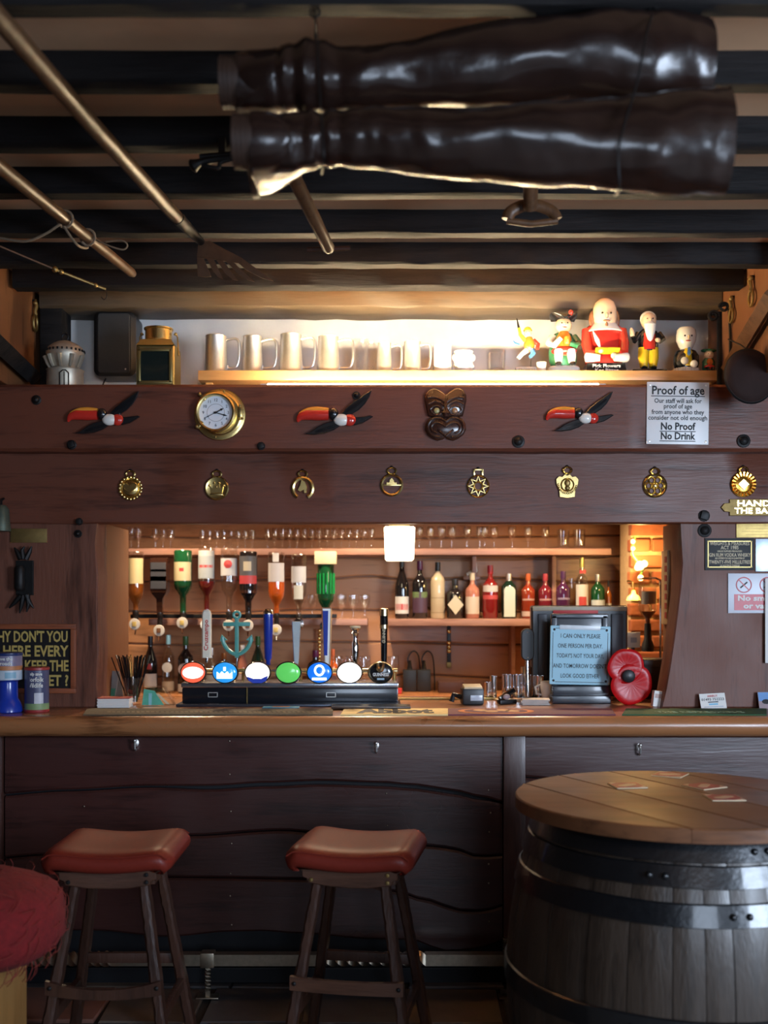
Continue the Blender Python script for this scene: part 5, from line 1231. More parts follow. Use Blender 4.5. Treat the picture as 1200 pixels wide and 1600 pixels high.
m = MB(); m.prism([(-.044, zc-.016), (-.030, zc-.020), (-.014, zc-.026), (0, zc-.020), (.014, zc-.026), (.030, zc-.018), (.046, zc-.012), (.036, zc-.034), (.018, zc-.043), (-.018, zc-.043), (-.036, zc-.033)], -.103, -.096); m.out('blue_lower_band', lens_mat('lens_deep_blue', (.03, .06, .42), .3), t, smooth=0)
MB().lathe([(.010, b-.02), (.010, b), (.016, b+.01), (.021, a-.03), (.022, a-.012), (.014, a), (0, a)], (x, 0, 0), 20).out('handle', BLUEP, t)
MB().lathe([(.0225, a-.02), (.0225, a-.010), (.014, a+.002), (0, a+.002)], (x, 0, 0), 20).out('chrome_cap', CHROME, t)
t, zc = tap(453, 'lit green lens tap with flat tapering silver handle', ('lens_green', (.10, .52, .10), .75), 0); b, a, x = hb(t, 463, 971, 1030)
MB().lathe([(.051, -.004), (.052, .003), (.0505, .006)], (0, -.085, zc-.006), 32, 1, .84, '-y').out('silver_rim', CHROME, t)
MB().prism([(x-.010, b-.02), (x+.010, b-.02), (x+.019, a), (x-.019, a)], -.007, .007, .003).out('handle', mat('silver_blade', (.70, .78, .80), .25, .6), t)
t, zc = tap(501, 'lit royal blue lens tap with silver edged blue handle', ('lens_royal', (.01, .16, .75), .8), 0); b, a, x = hb(t, 511, 949, 1035)
m = MB(); m.ring(.022, .014, -.1085, -.103, (0, zc+.010), 24, sz=1.1); m.box((0, -.106, zc-.026), (.060, .004, .010)); m.out('white_emblem', lens_mat('lens_white', (.9, .85, .78), 2.2), t)
MB().prism([(x-.012, b-.02), (x+.014, b-.02), (x+.021, a-.02), (x+.018, a), (x-.021, a), (x-.023, a-.02)], -.012, .012, .006).out('handle', PEWTER, t)
MB().prism([(x-.012, b+.03), (x+.002, b+.03), (x+.006, a-.014), (x-.018, a-.014)], -.0145, -.011, .001).out('blue_panel', BLUEP, t)
t, zc = tap(547, 'lit plain white lens tap with flared chrome handle', ('lens_white', (.9, .85, .78), 2.2), 0); b, a, x = hb(t, 555, 979, 1032)
MB().lathe([(.009, b-.03), (.013, b), (.016, b+.03), (.017, b+.07), (.010, a-.055), (.014, a-.035), (.017, a-.028), (.012, a-.022), (.022, a-.010), (.023, a-.002), (.018, a), (0, a)], (x, 0, 0), 20).out('handle', CHROME, t)
MB().lathe([(.023, a-.006), (.023, a+.002), (0, a+.003)], (x, 0, 0), 20).out('cream_cap', CREAM, t)
t, zc = tap(595, 'unlit black lens tap with harp and black and gold handle', ('lens_black', (.012, .013, .016), 0), 0); b, a, x = hb(t, 600, 952, 1030)
GOLD2 = mat('pale_gold', (.72, .58, .34), .28, 1)
m = MB(); m.ring(.055, .049, -.104, -.092, (0, zc), 36, sz=.84); m.out('gold_rim', GOLD2, t)
text('GUINNESS', WHITE, t, (0, -.107, zc-.008), .013, .066, bold=.0006); m = MB(); m.box((0, -.106, zc-.026), (.030, .002, .008)); m.out('pale_panel', mat('pale_blue', (.35, .5, .6), .3), t)
MB().tube(smooth_path([(-.012, -.108, zc+.040), (-.010, -.114, zc+.020), (0, -.118, zc+.010), (.008, -.116, zc+.022), (.012, -.108, zc+.040)], 16), [.006]*4+[.009]*9+[.006]*4, 8).out('harp_frame', GOLD2, t)
MB().lathe([(.012, b-.02), (.013, b+.02), (.015, a-.08), (.017, a-.07), (.017, a-.03), (.019, a-.02), (.018, a), (0, a)], (x, 0, 0), 18).out('handle', BLACKG, t)
for z0, z1, r_ in ((a-.082, a-.066, .018), (a-.028, a+.001, .0195)): MB().lathe([(r_, z0), (r_, z1), (r_*.8, z1+.003), (0, z1+.003)], (x, 0, 0), 18).out('gold_band', GOLD2, t)
text('GUINNESS', CREAM, t, (x, -.0165, (a+b)/2), .012, .075, rot=(PI/2, -PI/2, 0), bold=.0003)

# straws, leaflets, cards and other small things at the left of the counter
sg_ = thing('straw_glass', 'glass tumbler packed with black straws at left of the taps', 'straws', cbase(208, 4.62))
MB().lathe([(.032, 0), (.036, .004), (.042, .115), (.0395, .115), (.034, .012), (0, .010)], n=20).out('tumbler', CLEAR, sg_)
r = random.Random(4)
for k in range(34):
    a = r.uniform(0, 2*PI); q = r.uniform(.2, 1); lean = .075*q
    MB().tube([(.022*q*math.cos(a), .022*q*math.sin(a), .013), ((.022*q+lean*1.05)*math.cos(a), (.022*q+lean*.6)*math.sin(a), .20+.012*r.random())], .0026, 6).out('straw', BLACKG, sg_)
def tent(px, D, w_, h_, d_, rz, nm, label, m1, m2):
    t = thing(nm, label, 'leaflet', cbase(px, D), rz)
    for s in (-1, 1): MB().prism([(s*d_, 0), (s*(d_-.002), 0), (-.001*s, h_), (.001*s, h_)], -w_/2, w_/2).out('card_face', m1, t, smooth=0)
    m = MB(); m._add([(-d_-.001, -w_/2+.004, .004), (-d_-.001, w_/2-.004, .004), (-d_*.55-.001, w_/2-.004, h_*.45), (-d_*.55-.001, -w_/2+.004, h_*.45)], [(0, 1, 2, 3)]); m.out('printed_panel', m2, t, smooth=0)
    return t
LG = mat('leaflet_grey', (.36, .40, .42), .3, var=.1, scale=20); LGR = mat('leaflet_green', (.10, .42, .30), .35, var=.3, scale=30)
tent(174, 4.74, .09, .135, .034, 1.1, 'menu_card', 'tall folded grey and green menu card behind red beer mat pile', LG, LGR)
tc_ = thing('menu_holder', 'low clear wedge shaped menu holder with green leaflet beside straws', 'menu holder', cbase(246, 4.60))
m = MB(); m.prism([(-.062, 0), (.075, 0), (.028, .078), (-.052, .076)], -.030, .030, .003); m.out('clear_block', CLEAR, tc_)
MB().prism([(-.058, .002), (.034, .002), (-.006, .062), (-.050, .070)], -.0335, -.0305).out('leaflet', LGR, tc_, smooth=0)
MB().prism([(-.030, .002), (-.018, .002), (-.016, .052), (-.030, .052)], -.035, -.0332).out('leaflet_stripe', mat('leaflet_cyan', (.25, .55, .60), .4), tc_, smooth=0)
MB().prism([(.0, .05), (.012, .05), (.058, .006), (.046, .006)], -.0335, -.0305).out('folded_edge', CREAM, tc_, smooth=0)
cs = thing('card_stack', 'small pile of cards with red top beside the left post', 'cards', cbase(180, 4.50), .04)
for k in range(9): MB().box((random.uniform(-.002, .002), random.uniform(-.002, .002), .003+.0046*k), (.130, .08, .0042), .0006).out('card', WHITE if k < 8 else mat('card_red', (.42, .07, .05), .5), cs, smooth=0)
# collecting tins by the left post
ct1 = thing('collecting_pot', 'blue plastic collecting pot lettered Love the Broads on the counter', 'collecting tin', cbase(12, 4.30)); 
MB().lathe([(.056, 0), (.060, .004), (.058, .020), (.050, .040), (.040, .055), (.039, .120), (.048, .128)], n=28).out('stem', BLUEP, ct1)
MB().lathe([(.055, .128), (.058, .130), (.058, .166), (.055, .168)], n=28).out('collar', mat('pot_pale', (.50, .58, .66), .35), ct1)
MB().lathe([(.052, .166), (.056, .170), (.056, .226), (.052, .229), (.02, .231), (0, .231)], n=28).out('bowl', mat('pot_print', (.20, .18, .28), .3, var=.5, scale=20), ct1)
MB().lathe([(.057, .224), (.058, .228), (.058, .234), (.05, .237), (0, .237)], n=28).out('lid', mat('pot_lid', (.015, .03, .12), .3), ct1)
MB().lathe([(.0565, .168), (.0567, .182), (.0565, .184)], n=28).out('orange_band', mat('pot_orange', (.50, .20, .08), .5, var=.5, scale=40), ct1)
text('Love the', WHITE, ct1, (.006, -.0575, .212), .013, .062, bend=.0575, bold=.0004); text('Broads', WHITE, ct1, (.006, -.0575, .194), .014, .058, bend=.0575, bold=.0004)
m = MB(); m.lathe([(.0585, .136), (.0585, .160)], n=10, a0=-PI/2+.15, a1=-PI/2+.9); m.out('pale_blue_label', mat('label_cyan', (.22, .42, .55), .4), ct1)
ct2 = thing('collecting_tin', 'cylindrical charity tin lettered Help save Norfolk Wildlife on the counter', 'collecting tin', cbase(57.5, 4.31))
MB().lathe([(.0475, 0), (.049, .004), (.049, .010), (.047, .012)], n=28).out('base_rim', mat('tin_red', (.30, .03, .03), .4), ct2)
MB().lathe([(.047, .010), (.047, .168)], n=28).out('body', mat('tin_print', (.07, .075, .15), .35, var=.3, scale=14), ct2)
MB().lathe([(.047, .166), (.049, .168), (.049, .176), (.044, .178), (.02, .175), (0, .175)], n=28).out('lid', MATS['tin_red'], ct2)
m = MB(); m.lathe([(.0474, .011), (.0474, .030), (.0472, .036)], n=28); m.out('green_band', mat('tin_green', (.20, .30, .14), .5, var=.3, scale=30), ct2)
m = MB(); m.lathe([(.0478, .036), (.0478, .078)], n=10, a0=-PI/2+.1, a1=-PI/2+.85); m.out('white_panel', mat('tin_white', (.55, .56, .62), .4), ct2)
for tx, z, h_, w_ in (('Help save', .152, .012, .058), ('Norfolk', .130, .017, .068), ('Wildlife', .107, .017, .066)): text(tx, WHITE, ct2, (.006, -.0482, z), h_, w_, bend=.0482, bold=.0005)
# behind the tap bank towards the till
pt = thing('wash_towel', 'folded blue and orange printed paper lying before tap bank', 'paper', (X(440, 4.5), 4.475, CT+.0005))
MB().box((0, 0, .002), (.15, .05, .004), .001).out('sheet', mat('paper_blue', (.10, .30, .42), .5), pt); MB().box((.0, 0, .0045), (.07, .03, .001)).out('printed_panel', mat('paper_orange', (.60, .25, .10), .5), pt, smooth=0)
dt = thing('dark_tray', 'flat dark brown drip tray lying right of the taps', 'tray', (X(580, 4.45), 4.435, CT+.0060))
MB().box((0, 0, .004), (.32, .12, .008), .002).out('tray', mat('tray_brown', (.05, .035, .03), .3, coat=.3), dt); MB().box((0, 0, .0085), (.29, .09, .001)).out('ribbed_pad', BLACK, dt, smooth=0)
ch = thing('beaded_tray', 'long narrow gold beaded mat along the back of the counter', 'mat', (X(700, 4.85), 4.86, CT+.0005))
MB().box((0, 0, .003), (.44, .05, .006), .001).out('mat', BRASS_D, ch); m = MB()
for k in range(60): m.ball((-.21+.42*k/59, -.022, .008), .0035, 6, 4)
m.out('beads', BRASS, ch, kind='stuff')
cr = thing('card_reader', 'chunky black card machine with cream paper lid on the counter', 'card machine', cbase(738, 4.62), .08)
m = MB(); m.box((0, .01, .035), (.092, .085, .07), .010); m.out('case', BLACK, cr); MB().box((0, .0, .073), (.078, .06, .016), .004, (.18, 0, 0)).out('paper_lid', CREAM, cr)
MB().box((.012, -.034, .030), (.052, .004, .024), .002).out('screen', mat('screen_grey', (.45, .50, .58), .2), cr); MB().tube([(-.045, .02, .03), (-.075, .03, .04), (-.085, .03, .01)], .012, 8).out('cable_boot', BLACK, cr)
sp_ = thing('stapler', 'small black stapler beside the card machine', 'stapler', cbase(792, 4.64), .5)
MB().box((0, 0, .010), (.085, .03, .018), .005).out('base', BLACK, sp_); MB().box((0, 0, .040), (.085, .022, .022), .006, (0, -.5, 0)).out('arm', BLACKG, sp_); MB().ball((-.01, -.012, .032), (.018, .01, .012), 10, 7).out('label_panel', mat('stapler_pink', (.35, .25, .25), .4), sp_)
bm = thing('beer_mat_stack', 'short pile of pale beer mats before the till', 'beer mats', cbase(836, 4.62), -.1)
for k in range(7): MB().box((random.uniform(-.004, .004), random.uniform(-.003, .003), .0025+.0034*k), (.115, .09, .003), .0006).out('mat', mat('mat_pale', (.50, .44, .40), .6), bm, smooth=0)
pz = thing('loose_paper', 'pale paper slips lying on the counter behind the stapler', 'paper', (X(800, 4.86), 4.80, CT+.0005), .2); MB().box((0, 0, .004), (.16, .06, .007), .001).out('slip', CREAM, pz); MB().box((.03, -.01, .009), (.07, .05, .003), .001).out('orange_slip', mat('slip_orange', (.6, .3, .12), .5), pz)
for i, (px, py0, w_) in enumerate(((762, 1066, 6), (771, 1056, 6), (792, 1054, 8), (808, 1054, 8), (822, 1042, 9), (841, 1056, 10))):
    D = 4.88; x = X(px, D); hh = Z(py0, D)-CT
    t = thing('steel_measure', ('shortest steel spirit measure of the row by the till', 'slim steel spirit measure second from left in row', 'steel spirit measure in the middle of the row, left of the gap', 'steel spirit measure just right of the middle gap', 'tallest steel measure in the row by the till', 'steel spirit measure at the till end of row')[i], 'measure', (x, D, CT+.0005), 0, 'steel measures by the till')
    MB().lathe([(w_*.0028, 0), (w_*.0029, .003), (w_*.0026, hh*.5), (w_*.0029, hh), (w_*.0026, hh), (w_*.0022, .01), (0, .008)], n=16).out('cup', CHROME, t)
    MB().lathe([(w_*.0030, 0), (w_*.0030, .002)], (0, 0, hh*.48), 16).out('rim_band', CHROME, t)
# till, phone holder, sign, poppy
tl = thing('till', 'black touch screen till seen from behind on the counter', 'till', (X(902, 5.02), 4.98, CT+.0005)); s = 4.98/F
m = MB(); m.prism(rrect(150*s, 142*s, .012), -.02, .03, .008); o = m.out('monitor', mat('till_black', (.016, .018, .024), .3, coat=.2), tl); o.location = (0, 0, 72*s+.0); 
MB().box((0, -.022, 138*s), (146*s, .012, 7*s), .002).out('top_strip', mat('till_gold', (.40, .33, .22), .4), tl); MB().box((-.02, -.024, 133*s), (70*s, .012, 5*s), .002).out('red_strip', RED, tl)
MB().box((-58*s, -.026, 80*s), (14*s, .012, 100*s), .004).out('side_vent', mat('till_grey', (.05, .06, .08), .35), tl); MB().box((58*s, -.026, 80*s), (18*s, .012, 100*s), .004).out('side_vent', MATS['till_grey'], tl)
MB().box((0, .02, .02), (.24, .16, .04), .01).out('foot', BLACK, tl)
pr_ = thing('pin_pad', 'upright black handset in a stand at the till left side', 'handset', cbase(824, 4.85)); s = 4.85/F
MB().prism(rrect(20*s, 50*s, 9*s), -.016, .012, .004).out('case', BLACK, pr_); pr_.children[0].location = (0, 0, 86*s)
MB().tube([(0, .0, 0), (0, .0, 64*s)], [.016, .011], 10).out('stand', CHROME, pr_); MB().lathe([(.04, 0), (.04, .006), (.02, .012), (0, .012)], n=18).out('stand_foot', BLACK, pr_)
for z in (105, 66): MB().ball((0, -.017, z*s), (.003, .002, .003), 8, 5).out('screw', PEWTER, pr_)
cpv = thing('tea_cup', 'white cup partly hidden behind the blue sign', 'cup', cbase(858, 4.80)); MB().lathe([(.026, 0), (.030, .006), (.040, .06), (.040, .085), (.037, .085), (.03, .01), (0, .008)], n=20).out('bowl', WHITE, cpv); MB().tube([(-.038, 0, .07), (-.06, 0, .06), (-.055, 0, .03), (-.034, 0, .025)], .005, 8).out('handle', WHITE, cpv)
sn = thing('joke_sign', 'pale blue joke sign reading I can only please one person per day, on black stand', 'sign', (X(908, 4.66), 4.68, CT+.0005)); s = 4.66/F
HB2 = mat('stand_black', (.012, .015, .024), .3, coat=.2)
MB().box((0, .01, .018), (92*s, .09, .036), .006).out('stand_base', HB2, sn); MB().box((0, .0, .05), (88*s, .04, .05), .005).out('stand_block', HB2, sn)
f_ = MB()
for sx in (-1, 1): f_.box((sx*40*s, .022, 78*s), (9*s, .02, 120*s), .004)
f_.box((0, .022, 136*s), (90*s, .02, 8*s), .004); f_.box((0, .026, 80*s), (78*s, .010, 116*s), .002); f_.out('stand_frame', HB2, sn)
pn = MB().prism(rrect(94*s, 92*s, .004), -.006, 0, .001).out('panel', mat('sign_sky', (.27, .53, .66), .35, var=.02), sn); pn.location = (-1*s, -.004, 75*s); pn.rotation_euler = (0, .02, 0)
for tx, y, wd in (('I CAN ONLY PLEASE', 30, 62), ('ONE PERSON PER DAY.', 14.5, 70), ("TODAY'S NOT YOUR DAY,", -1, 74), ("AND TOMORROW DOESN'T", -17, 84), ('LOOK GOOD EITHER', -32.5, 60)): text(tx, INK, pn, (0, -.0066, y*s), 6.6*s, wd*s, bold=.0001)
m = MB()
for sz in (-1, 1): m.box((0, -.0063, sz*42*s), (78*s, .0006, .8*s))
for sx in (-1, 1): m.box((sx*43*s, -.0063, 0), (.8*s, .0006, 72*s))
m.out('printed_border', INK, pn, smooth=0)
for sx in (-1, 1):
    for sz in (-1, 1): MB().ball((sx*41*s, -.006, sz*40*s), (2*s, .001, 2*s), 10, 5).out('corner_dot', INK, pn)
MB().box((-1*s, -.008, 43.5*s), (64*s, .002, 7*s), .0005, (0, .01, 0)).out('label_strip', mat('label_silver', (.62, .68, .72), .3), pn)
pp = thing('poppy', 'large red plastic remembrance poppy leaning by the till', 'poppy', (X(981, 4.60), 4.60, CT+.002)); s = 4.60/F
def petal(cx, cz, rx, rz, a, nm, seed):
    V = []; Fc = []; nr, na = 10, 40; R = Matrix.Rotation(a, 2)
    for i in range(nr+1):
        for k in range(na):
            q = 2*PI*k/na; rr_ = i/nr*(1+.02*math.sin(q*5+seed)); p = R @ Vector((rx*rr_*math.cos(q), rz*rr_*math.sin(q)))
            cup = .010*(i/nr)**2 - (.010*(i/nr)**8); rd_ = .0018*math.sin(q*22)*(i/nr)*(1-i/nr)*3
            V.append(((cx+p.x)*s, -.012-cup-rd_, (cz+p.y)*s))
    for i in range(nr): Fc += [(i*na+k, i*na+(k+1) % na, (i+1)*na+(k+1) % na, (i+1)*na+k) for k in range(na)]
    n0 = len(V)
    for k in range(na): v = V[nr*na+k]; V.append((v[0]*.98, v[1]+.006, v[2]))
    for k in range(na): Fc.append((nr*na+k, nr*na+(k+1) % na, n0+(k+1) % na, n0+k))
    Fc.append(tuple(n0+k for k in range(na)))
    m = MB(); m._add(V, Fc); return m.out(nm, mat('poppy_red', (.50, .005, .008), .30, spec=.3, var=.05), pp, smooth=70)
petal(-4, 60, 29, 27, .5, 'petal', 0); petal(5, 32, 33, 31, .8, 'petal', 2); 
o = MB().lathe([(10*s, 0), (10*s, .012), (8.5*s, .015), (0, .016)], n=24, axis='-y').out('centre', BLACK, pp); o.location = (-1*s, -.020, 45*s)
MB().box((4*s, .02, 20*s), (20*s, .05, 40*s), .01).out('mount', BLACK, pp)
cpk = thing('card_pack', 'small white cardboard packet standing in shadow by the right post', 'packet', cbase(1027, 4.52), .2); MB().box((0, 0, .033), (.042, .022, .066), .001, (0, .12, 0)).out('box', WHITE, cpk, smooth=0); MB().box((.002, -.0115, .045), (.034, .001, .018), 0, (0, .12, 0)).out('printed_panel', mat('pack_pink', (.5, .36, .32), .5), cpk, smooth=0)
dk = thing('black_machine', 'black box shaped machine behind the poppy', 'machine', (X(1020, 4.95), 4.93, CT+.0005)); MB().box((0, 0, .09), (.14, .12, .18), .008).out('case', BLACK, dk); MB().box((0, -.063, .16), (.12, .006, .03), .002).out('front_panel', MATS['till_grey'], dk)
bc = thing('business_card', 'white business card with red heading leaning on the right post', 'card', P(1114, 1096, 4.435)); s = 4.435/F
o = MB().box((0, 0, 0), (40*s, .001, 25*s)).out('card', WHITE, bc, smooth=0)
bc.rotation_euler = (-.35, -.05, 0); bc.location.z = CT+12.0*s
for tx, y, h_, wd, mm in (('ANNROY', 8, 3.6, 16, RED), ('01493 752223', 2.6, 4.0, 35, INK)): text(tx, mm, bc, (0, -.0012, y*s), h_*s, wd*s, bold=0)
MB().box((0, -.001, -5*s), (14*s, .0005, 2.5*s)).out('blue_print', mat('print_cyan', (.2, .5, .7), .5), bc, smooth=0); MB().box((0, -.001, -1.5*s), (16*s, .0005, 1.5*s)).out('grey_print', MATS['till_grey'], bc, smooth=0); MB().box((0, -.001, -9*s), (30*s, .0005, 1.2*s)).out('grey_print', MATS['screen_grey'], bc, smooth=0)
pc = thing('postcard', 'colour postcard with blue sky at the right end of counter', 'card', P(1205, 1096, 4.435)); 
MB().box((0, 0, 0), (40*s, .001, 27*s)).out('card', mat('card_grey', (.34, .26, .28), .4), pc, smooth=0); MB().box((0, -.0008, 6*s), (39*s, .0005, 14*s)).out('printed_sky', mat('card_sky', (.16, .34, .66), .4), pc, smooth=0); MB().ball((-8*s, -.0012, -2*s), (7*s, .0004, 4*s), 10, 5).out('printed_figure', INK, pc)
pc.rotation_euler = (-.35, 0, 0); pc.location.z = CT+13.0*s

# ------------------------------------------------------------------ back bar
DB = 6.15
bw = bpy.data.objects.new('wall_back_bar', None); COL.objects.link(bw); bw['kind'] = 'structure'
MB().box((0, DB+.08, 1.2), (4.6, .06, 2.4)).out('backing', W_BSHELF, bw, smooth=0)
SB = [[(100, 790), (1100, 790)], [(100, 838), (500, 842), (1100, 836)], [(100, 872), (400, 868), (700, 874), (1100, 868)], [(100, 912), (250, 908), (520, 904), (545, 901), (580, 900), (640, 906), (760, 903), (900, 910), (1100, 906)], [(100, 952), (300, 958), (520, 952), (580, 954), (640, 950), (800, 957), (1100, 952)], [(100, 1004), (300, 1008), (430, 1001), (530, 1003), (640, 1004), (760, 1007), (1100, 1003)], [(100, 1056), (400, 1060), (640, 1054), (800, 1060), (1100, 1056)], [(100, 1120), (1100, 1120)]]
for i in range(len(SB)-1): plank(SB[i], SB[i+1], 100, 1100, DB, .05, W_BACK, bw, gap=.8, step=30, seed=i)
struct('wall_back_bar_left', MB().box((-1.72, 5.5, 1.2), (.08, 1.4, 2.4)), W_WALL); struct('wall_back_bar_right', MB().box((1.80, 5.5, 1.2), (.08, 1.5, 2.4)), W_WALL)
struct('ceiling_back_bar', MB().box((0, 5.55, 2.27), (3.7, 1.35, .05)), W_BACK, smooth=0)
BCZ = 1.0
bcn = MB(); bcn.box((-.21, 5.92, BCZ-.02), (2.9, .42, .04), .005); tag(bcn.out('back_counter', W_COUNTER), 'wooden work surface of the back bar under the bottle shelves', 'counter')
bcb = MB(); bcb.box((-.21, 5.97, BCZ/2-.02), (2.9, .32, BCZ-.04), .004); tag(bcb.out('back_cabinet', W_PANEL), 'dark wooden cupboard front carrying the back bar work surface', 'cabinet')
def shelf(px0, px1, py0, py1, D0, D1, label, nm='bar_shelf'):
    zt_, zb_ = Z(py0, D0), Z(py1, D0)
    t = MB(); t.box(((X(px0, D0)+X(px1, D0))/2, (D0+D1)/2, (zt_+zb_)/2), (X(px1, D0)-X(px0, D0), D1-D0, zt_-zb_), .004); o = t.out(nm, W_BSHELF)
    tag(o, label, 'shelf'); return zt_
ZU = shelf(196, 955, 857, 867, 5.86, DB, 'high glass shelf running across the back bar')
ZL1 = shelf(232, 574, 967, 977, 5.86, DB, 'left bottle shelf of the back bar behind the taps')
ZL2 = shelf(606, 966, 967, 978, 5.86, DB, 'right bottle shelf of the back bar above the till')
for px, y0, y1, lb in ((744, 867, 967, 'upright shelf divider behind the pale bottles'), (871, 867, 967, 'upright shelf divider above the till'), (806, 978, 1078, 'upright divider under the right bottle shelf')):
    m = MB(); m.box((X(px, 5.9), 6.08, (Z(y0, 5.88)+Z(y1, 5.88))/2), (.022, .13, Z(y0, 5.88)-Z(y1, 5.88)-.004), .002); tag(m.out('shelf_divider', W_BSHELF), lb, 'divider')
# glasses on the top shelf: one kind, copied
def small_glass(x, D, z, h, r, label, grp, foot=True):
    t = MB()
    if foot: t.lathe([(r*.75, 0), (r*.8, .004), (r*.25, .010), (r*.18, h*.35), (r*.6, h*.45), (r, h*.7), (r*.9, h), (r*.85, h), (r*.9, h*.7), (r*.3, h*.48), (0, h*.46)], n=14)
    else: t.lathe([(r*.85, 0), (r*.88, .004), (r, h), (r*.94, h), (r*.8, .016), (0, .012)], n=16)
    return tag(t.out('glass', CLEAR), label, 'glass', grp)
def glass_row(xs, D, z, h, r, label, grp, foot=True):
    first = None
    for px in xs:
        x = X(px, D); loc = (x, D, z+.0005)
        if first is None: first = small_glass(0, 0, 0, h, r, label, grp, foot); first.location = loc
        else: c = first.copy(); COL.objects.link(c); c.location = loc
glass_row([205, 216], 5.93, ZU, .12, .022, 'stemmed glass alone at the left end of the high glass shelf', 'glasses at the left shelf end')
glass_row([243, 255, 267], 5.93, ZU, .11, .022, 'stemmed glass in the small clump near the left end of the high shelf', 'glasses in the small left clump')
glass_row([316+11.2*k for k in range(8)], 5.92, ZU, .10, .018, 'small stemmed glass in the short row above the inverted bottles', 'glasses in the short row')
glass_row([418+11.6*k for k in range(15)], 5.92, ZU, .115, .019, 'small stemmed glass in the long close row left of the lamp', 'glasses left of the lamp')
glass_row([655, 672, 690, 706, 730, 750, 757, 772, 800, 825, 852], 5.93, ZU, .125, .024, 'stemmed wine glass in the spaced row right of the lamp', 'glasses right of the lamp')
glass_row([880, 905], 5.93, ZU, .105, .036, 'wide straight tumbler at the right end of the high glass shelf', 'tumblers on the high shelf', False)
glass_row([470, 488, 534, 552, 570], 5.95, ZL1, .13, .029, 'round bowled glass on the left bottle shelf beside the green box', 'bowled glasses on the left shelf')
glass_row([528, 548, 570, 614], 5.86, BCZ, .20, .034, 'tall stemmed wine glass on the back counter behind the right hand taps', 'wine glasses on the back counter')
glass_row([893], 5.95, ZL2, .22, .016, 'slim flute glass between bottles above the till', 'flutes above the till')

# bottles
GL = {}
def bglass(nm, c, rough=.06): return mat('bottle_'+nm, c, rough, var=.1, coat=.6)
BG = {'black': bglass('black', (.008, .007, .008)), 'green': bglass('green', (.006, .05, .018)), 'dkgreen': bglass('dark_green', (.006, .022, .014)), 'amber': bglass('amber', (.28, .075, .012)), 'red': bglass('red', (.16, .010, .010)), 'orange': bglass('orange', (.62, .11, .012)),
      'pink': bglass('pink', (.34, .13, .09)), 'purple': bglass('purple', (.05, .012, .05)), 'rose': bglass('rose', (.13, .012, .022)), 'stone': bglass('stone', (.42, .34, .22), .5), 'clear': glass('bottle_clear', (.88, .88, .86)), 'orred': bglass('orange_red', (.20, .026, .010)), 'brown': bglass('brown', (.030, .012, .008))}
def lab(c): return mat('label_%d_%d_%d' % tuple(int(q*99) for q in c), tuple(q*.72 for q in c), .5, var=.05)
CRM = (.62, .55, .40); WHT = (.66, .64, .62); BLK = (.014, .014, .016); REDL = (.5, .05, .05); PINKL = (.55, .42, .38)
def bottle(px, ytop, ybase, hwpx, D, glass_, cap, labels, label, nkf=.30, square=False, zbase=None, shape='round', group=None, text_=None):
    s_ = D/F; h = (ybase-ytop)*s_; r = hwpx*s_; z = zbase if zbase is not None else Z(ybase, D)
    t = thing('bottle', label, 'bottle', (X(px, D), D, z+.0008), 0, group)
    nr = r*.32; sh_ = h*(1-nkf)
    if shape == 'sloped': prof = [(r*.9, 0), (r, .006), (r, h*.50), (r*.92, h*.58), (nr*1.2, h*.78), (nr, h*.84), (nr, h*.96)]
    elif shape == 'squat': prof = [(r*.9, 0), (r, .006), (r, h*.62), (r*.85, h*.70), (nr*1.2, h*.76), (nr*1.1, h*.80), (nr*1.1, h*.95)]
    else: prof = [(r*.9, 0), (r, .006), (r, sh_*.86), (r*.93, sh_*.93), (r*.6, sh_*1.01), (nr*1.1, sh_*1.08), (nr, sh_*1.12), (nr, h*.97)]
    n = 4 if square else 20; rot = PI/4 if square else 0
    m = MB(); k = 1.3 if square else 1
    m.lathe([(a*k, b) for a, b in prof], (0, 0, 0), n, a0=rot, a1=rot+2*PI); m.out('glass', BG[glass_], t, smooth=40)
    MB().lathe([(nr*1.12, h*.84), (nr*1.18, h*.85), (nr*1.15, h), (0, h)], n=14).out('cap', cap, t)
    for z0, z1, c, wf in labels:
        m = MB()
        if square or shape == 'diamond': 
            if wf == 'd': m.prism([(0, h*z0), (r*.92, h*(z0+z1)/2), (0, h*z1), (-r*.92, h*(z0+z1)/2)], -r*1.03, -r*.95)
            else: m.box((0, -r*.94, h*(z0+z1)/2), (r*1.7, .003, h*(z1-z0)))
        elif wf == 'd': m.prism([(0, h*z0), (r*.95, h*(z0+z1)/2), (0, h*z1), (-r*.95, h*(z0+z1)/2)], -r*1.06, -r*.7)
        elif wf == 'o': m.lathe([(r*.8, 0), (r*.78, .003), (0, .004)], (0, -r*.96, h*(z0+z1)/2), 18, axis='-y')
        elif wf == 'arch': m.prism([(-r*.72, h*z0), (r*.72, h*z0)]+[(r*.72*math.cos(a), h*(z1-.1)+h*.1*math.sin(a)) for a in (0, .4, .8, 1.2, 1.57, 1.95, 2.35, 2.75, 3.14)], -r*1.05, -r*.7)
        else: m.lathe([(r*1.012, h*z0), (r*1.012, h*z1)], n=16, a0=-PI/2-1.25*wf, a1=-PI/2+1.25*wf)
        m.out('paper_label', lab(c), t)
    return t
GRP = 'bottles on the right shelf'
DS = 5.96
bottle(628, 872, 967, 11, DS, 'black', BLACK, [(.08, .36, WHT, 1), (.14, .24, REDL, .9)], 'dark wine bottle with white and red label below lamp', zbase=ZL2, shape='sloped', group=GRP)
bottle(656, 877, 967, 12, DS, 'black', mat('cap_purple', (.10, .012, .06), .35), [(.10, .46, (.07, .03, .06), 1), (.36, .46, (.22, .42, .10), 1.02)], 'dark wine bottle with purple cap and green striped label', zbase=ZL2, group=GRP)
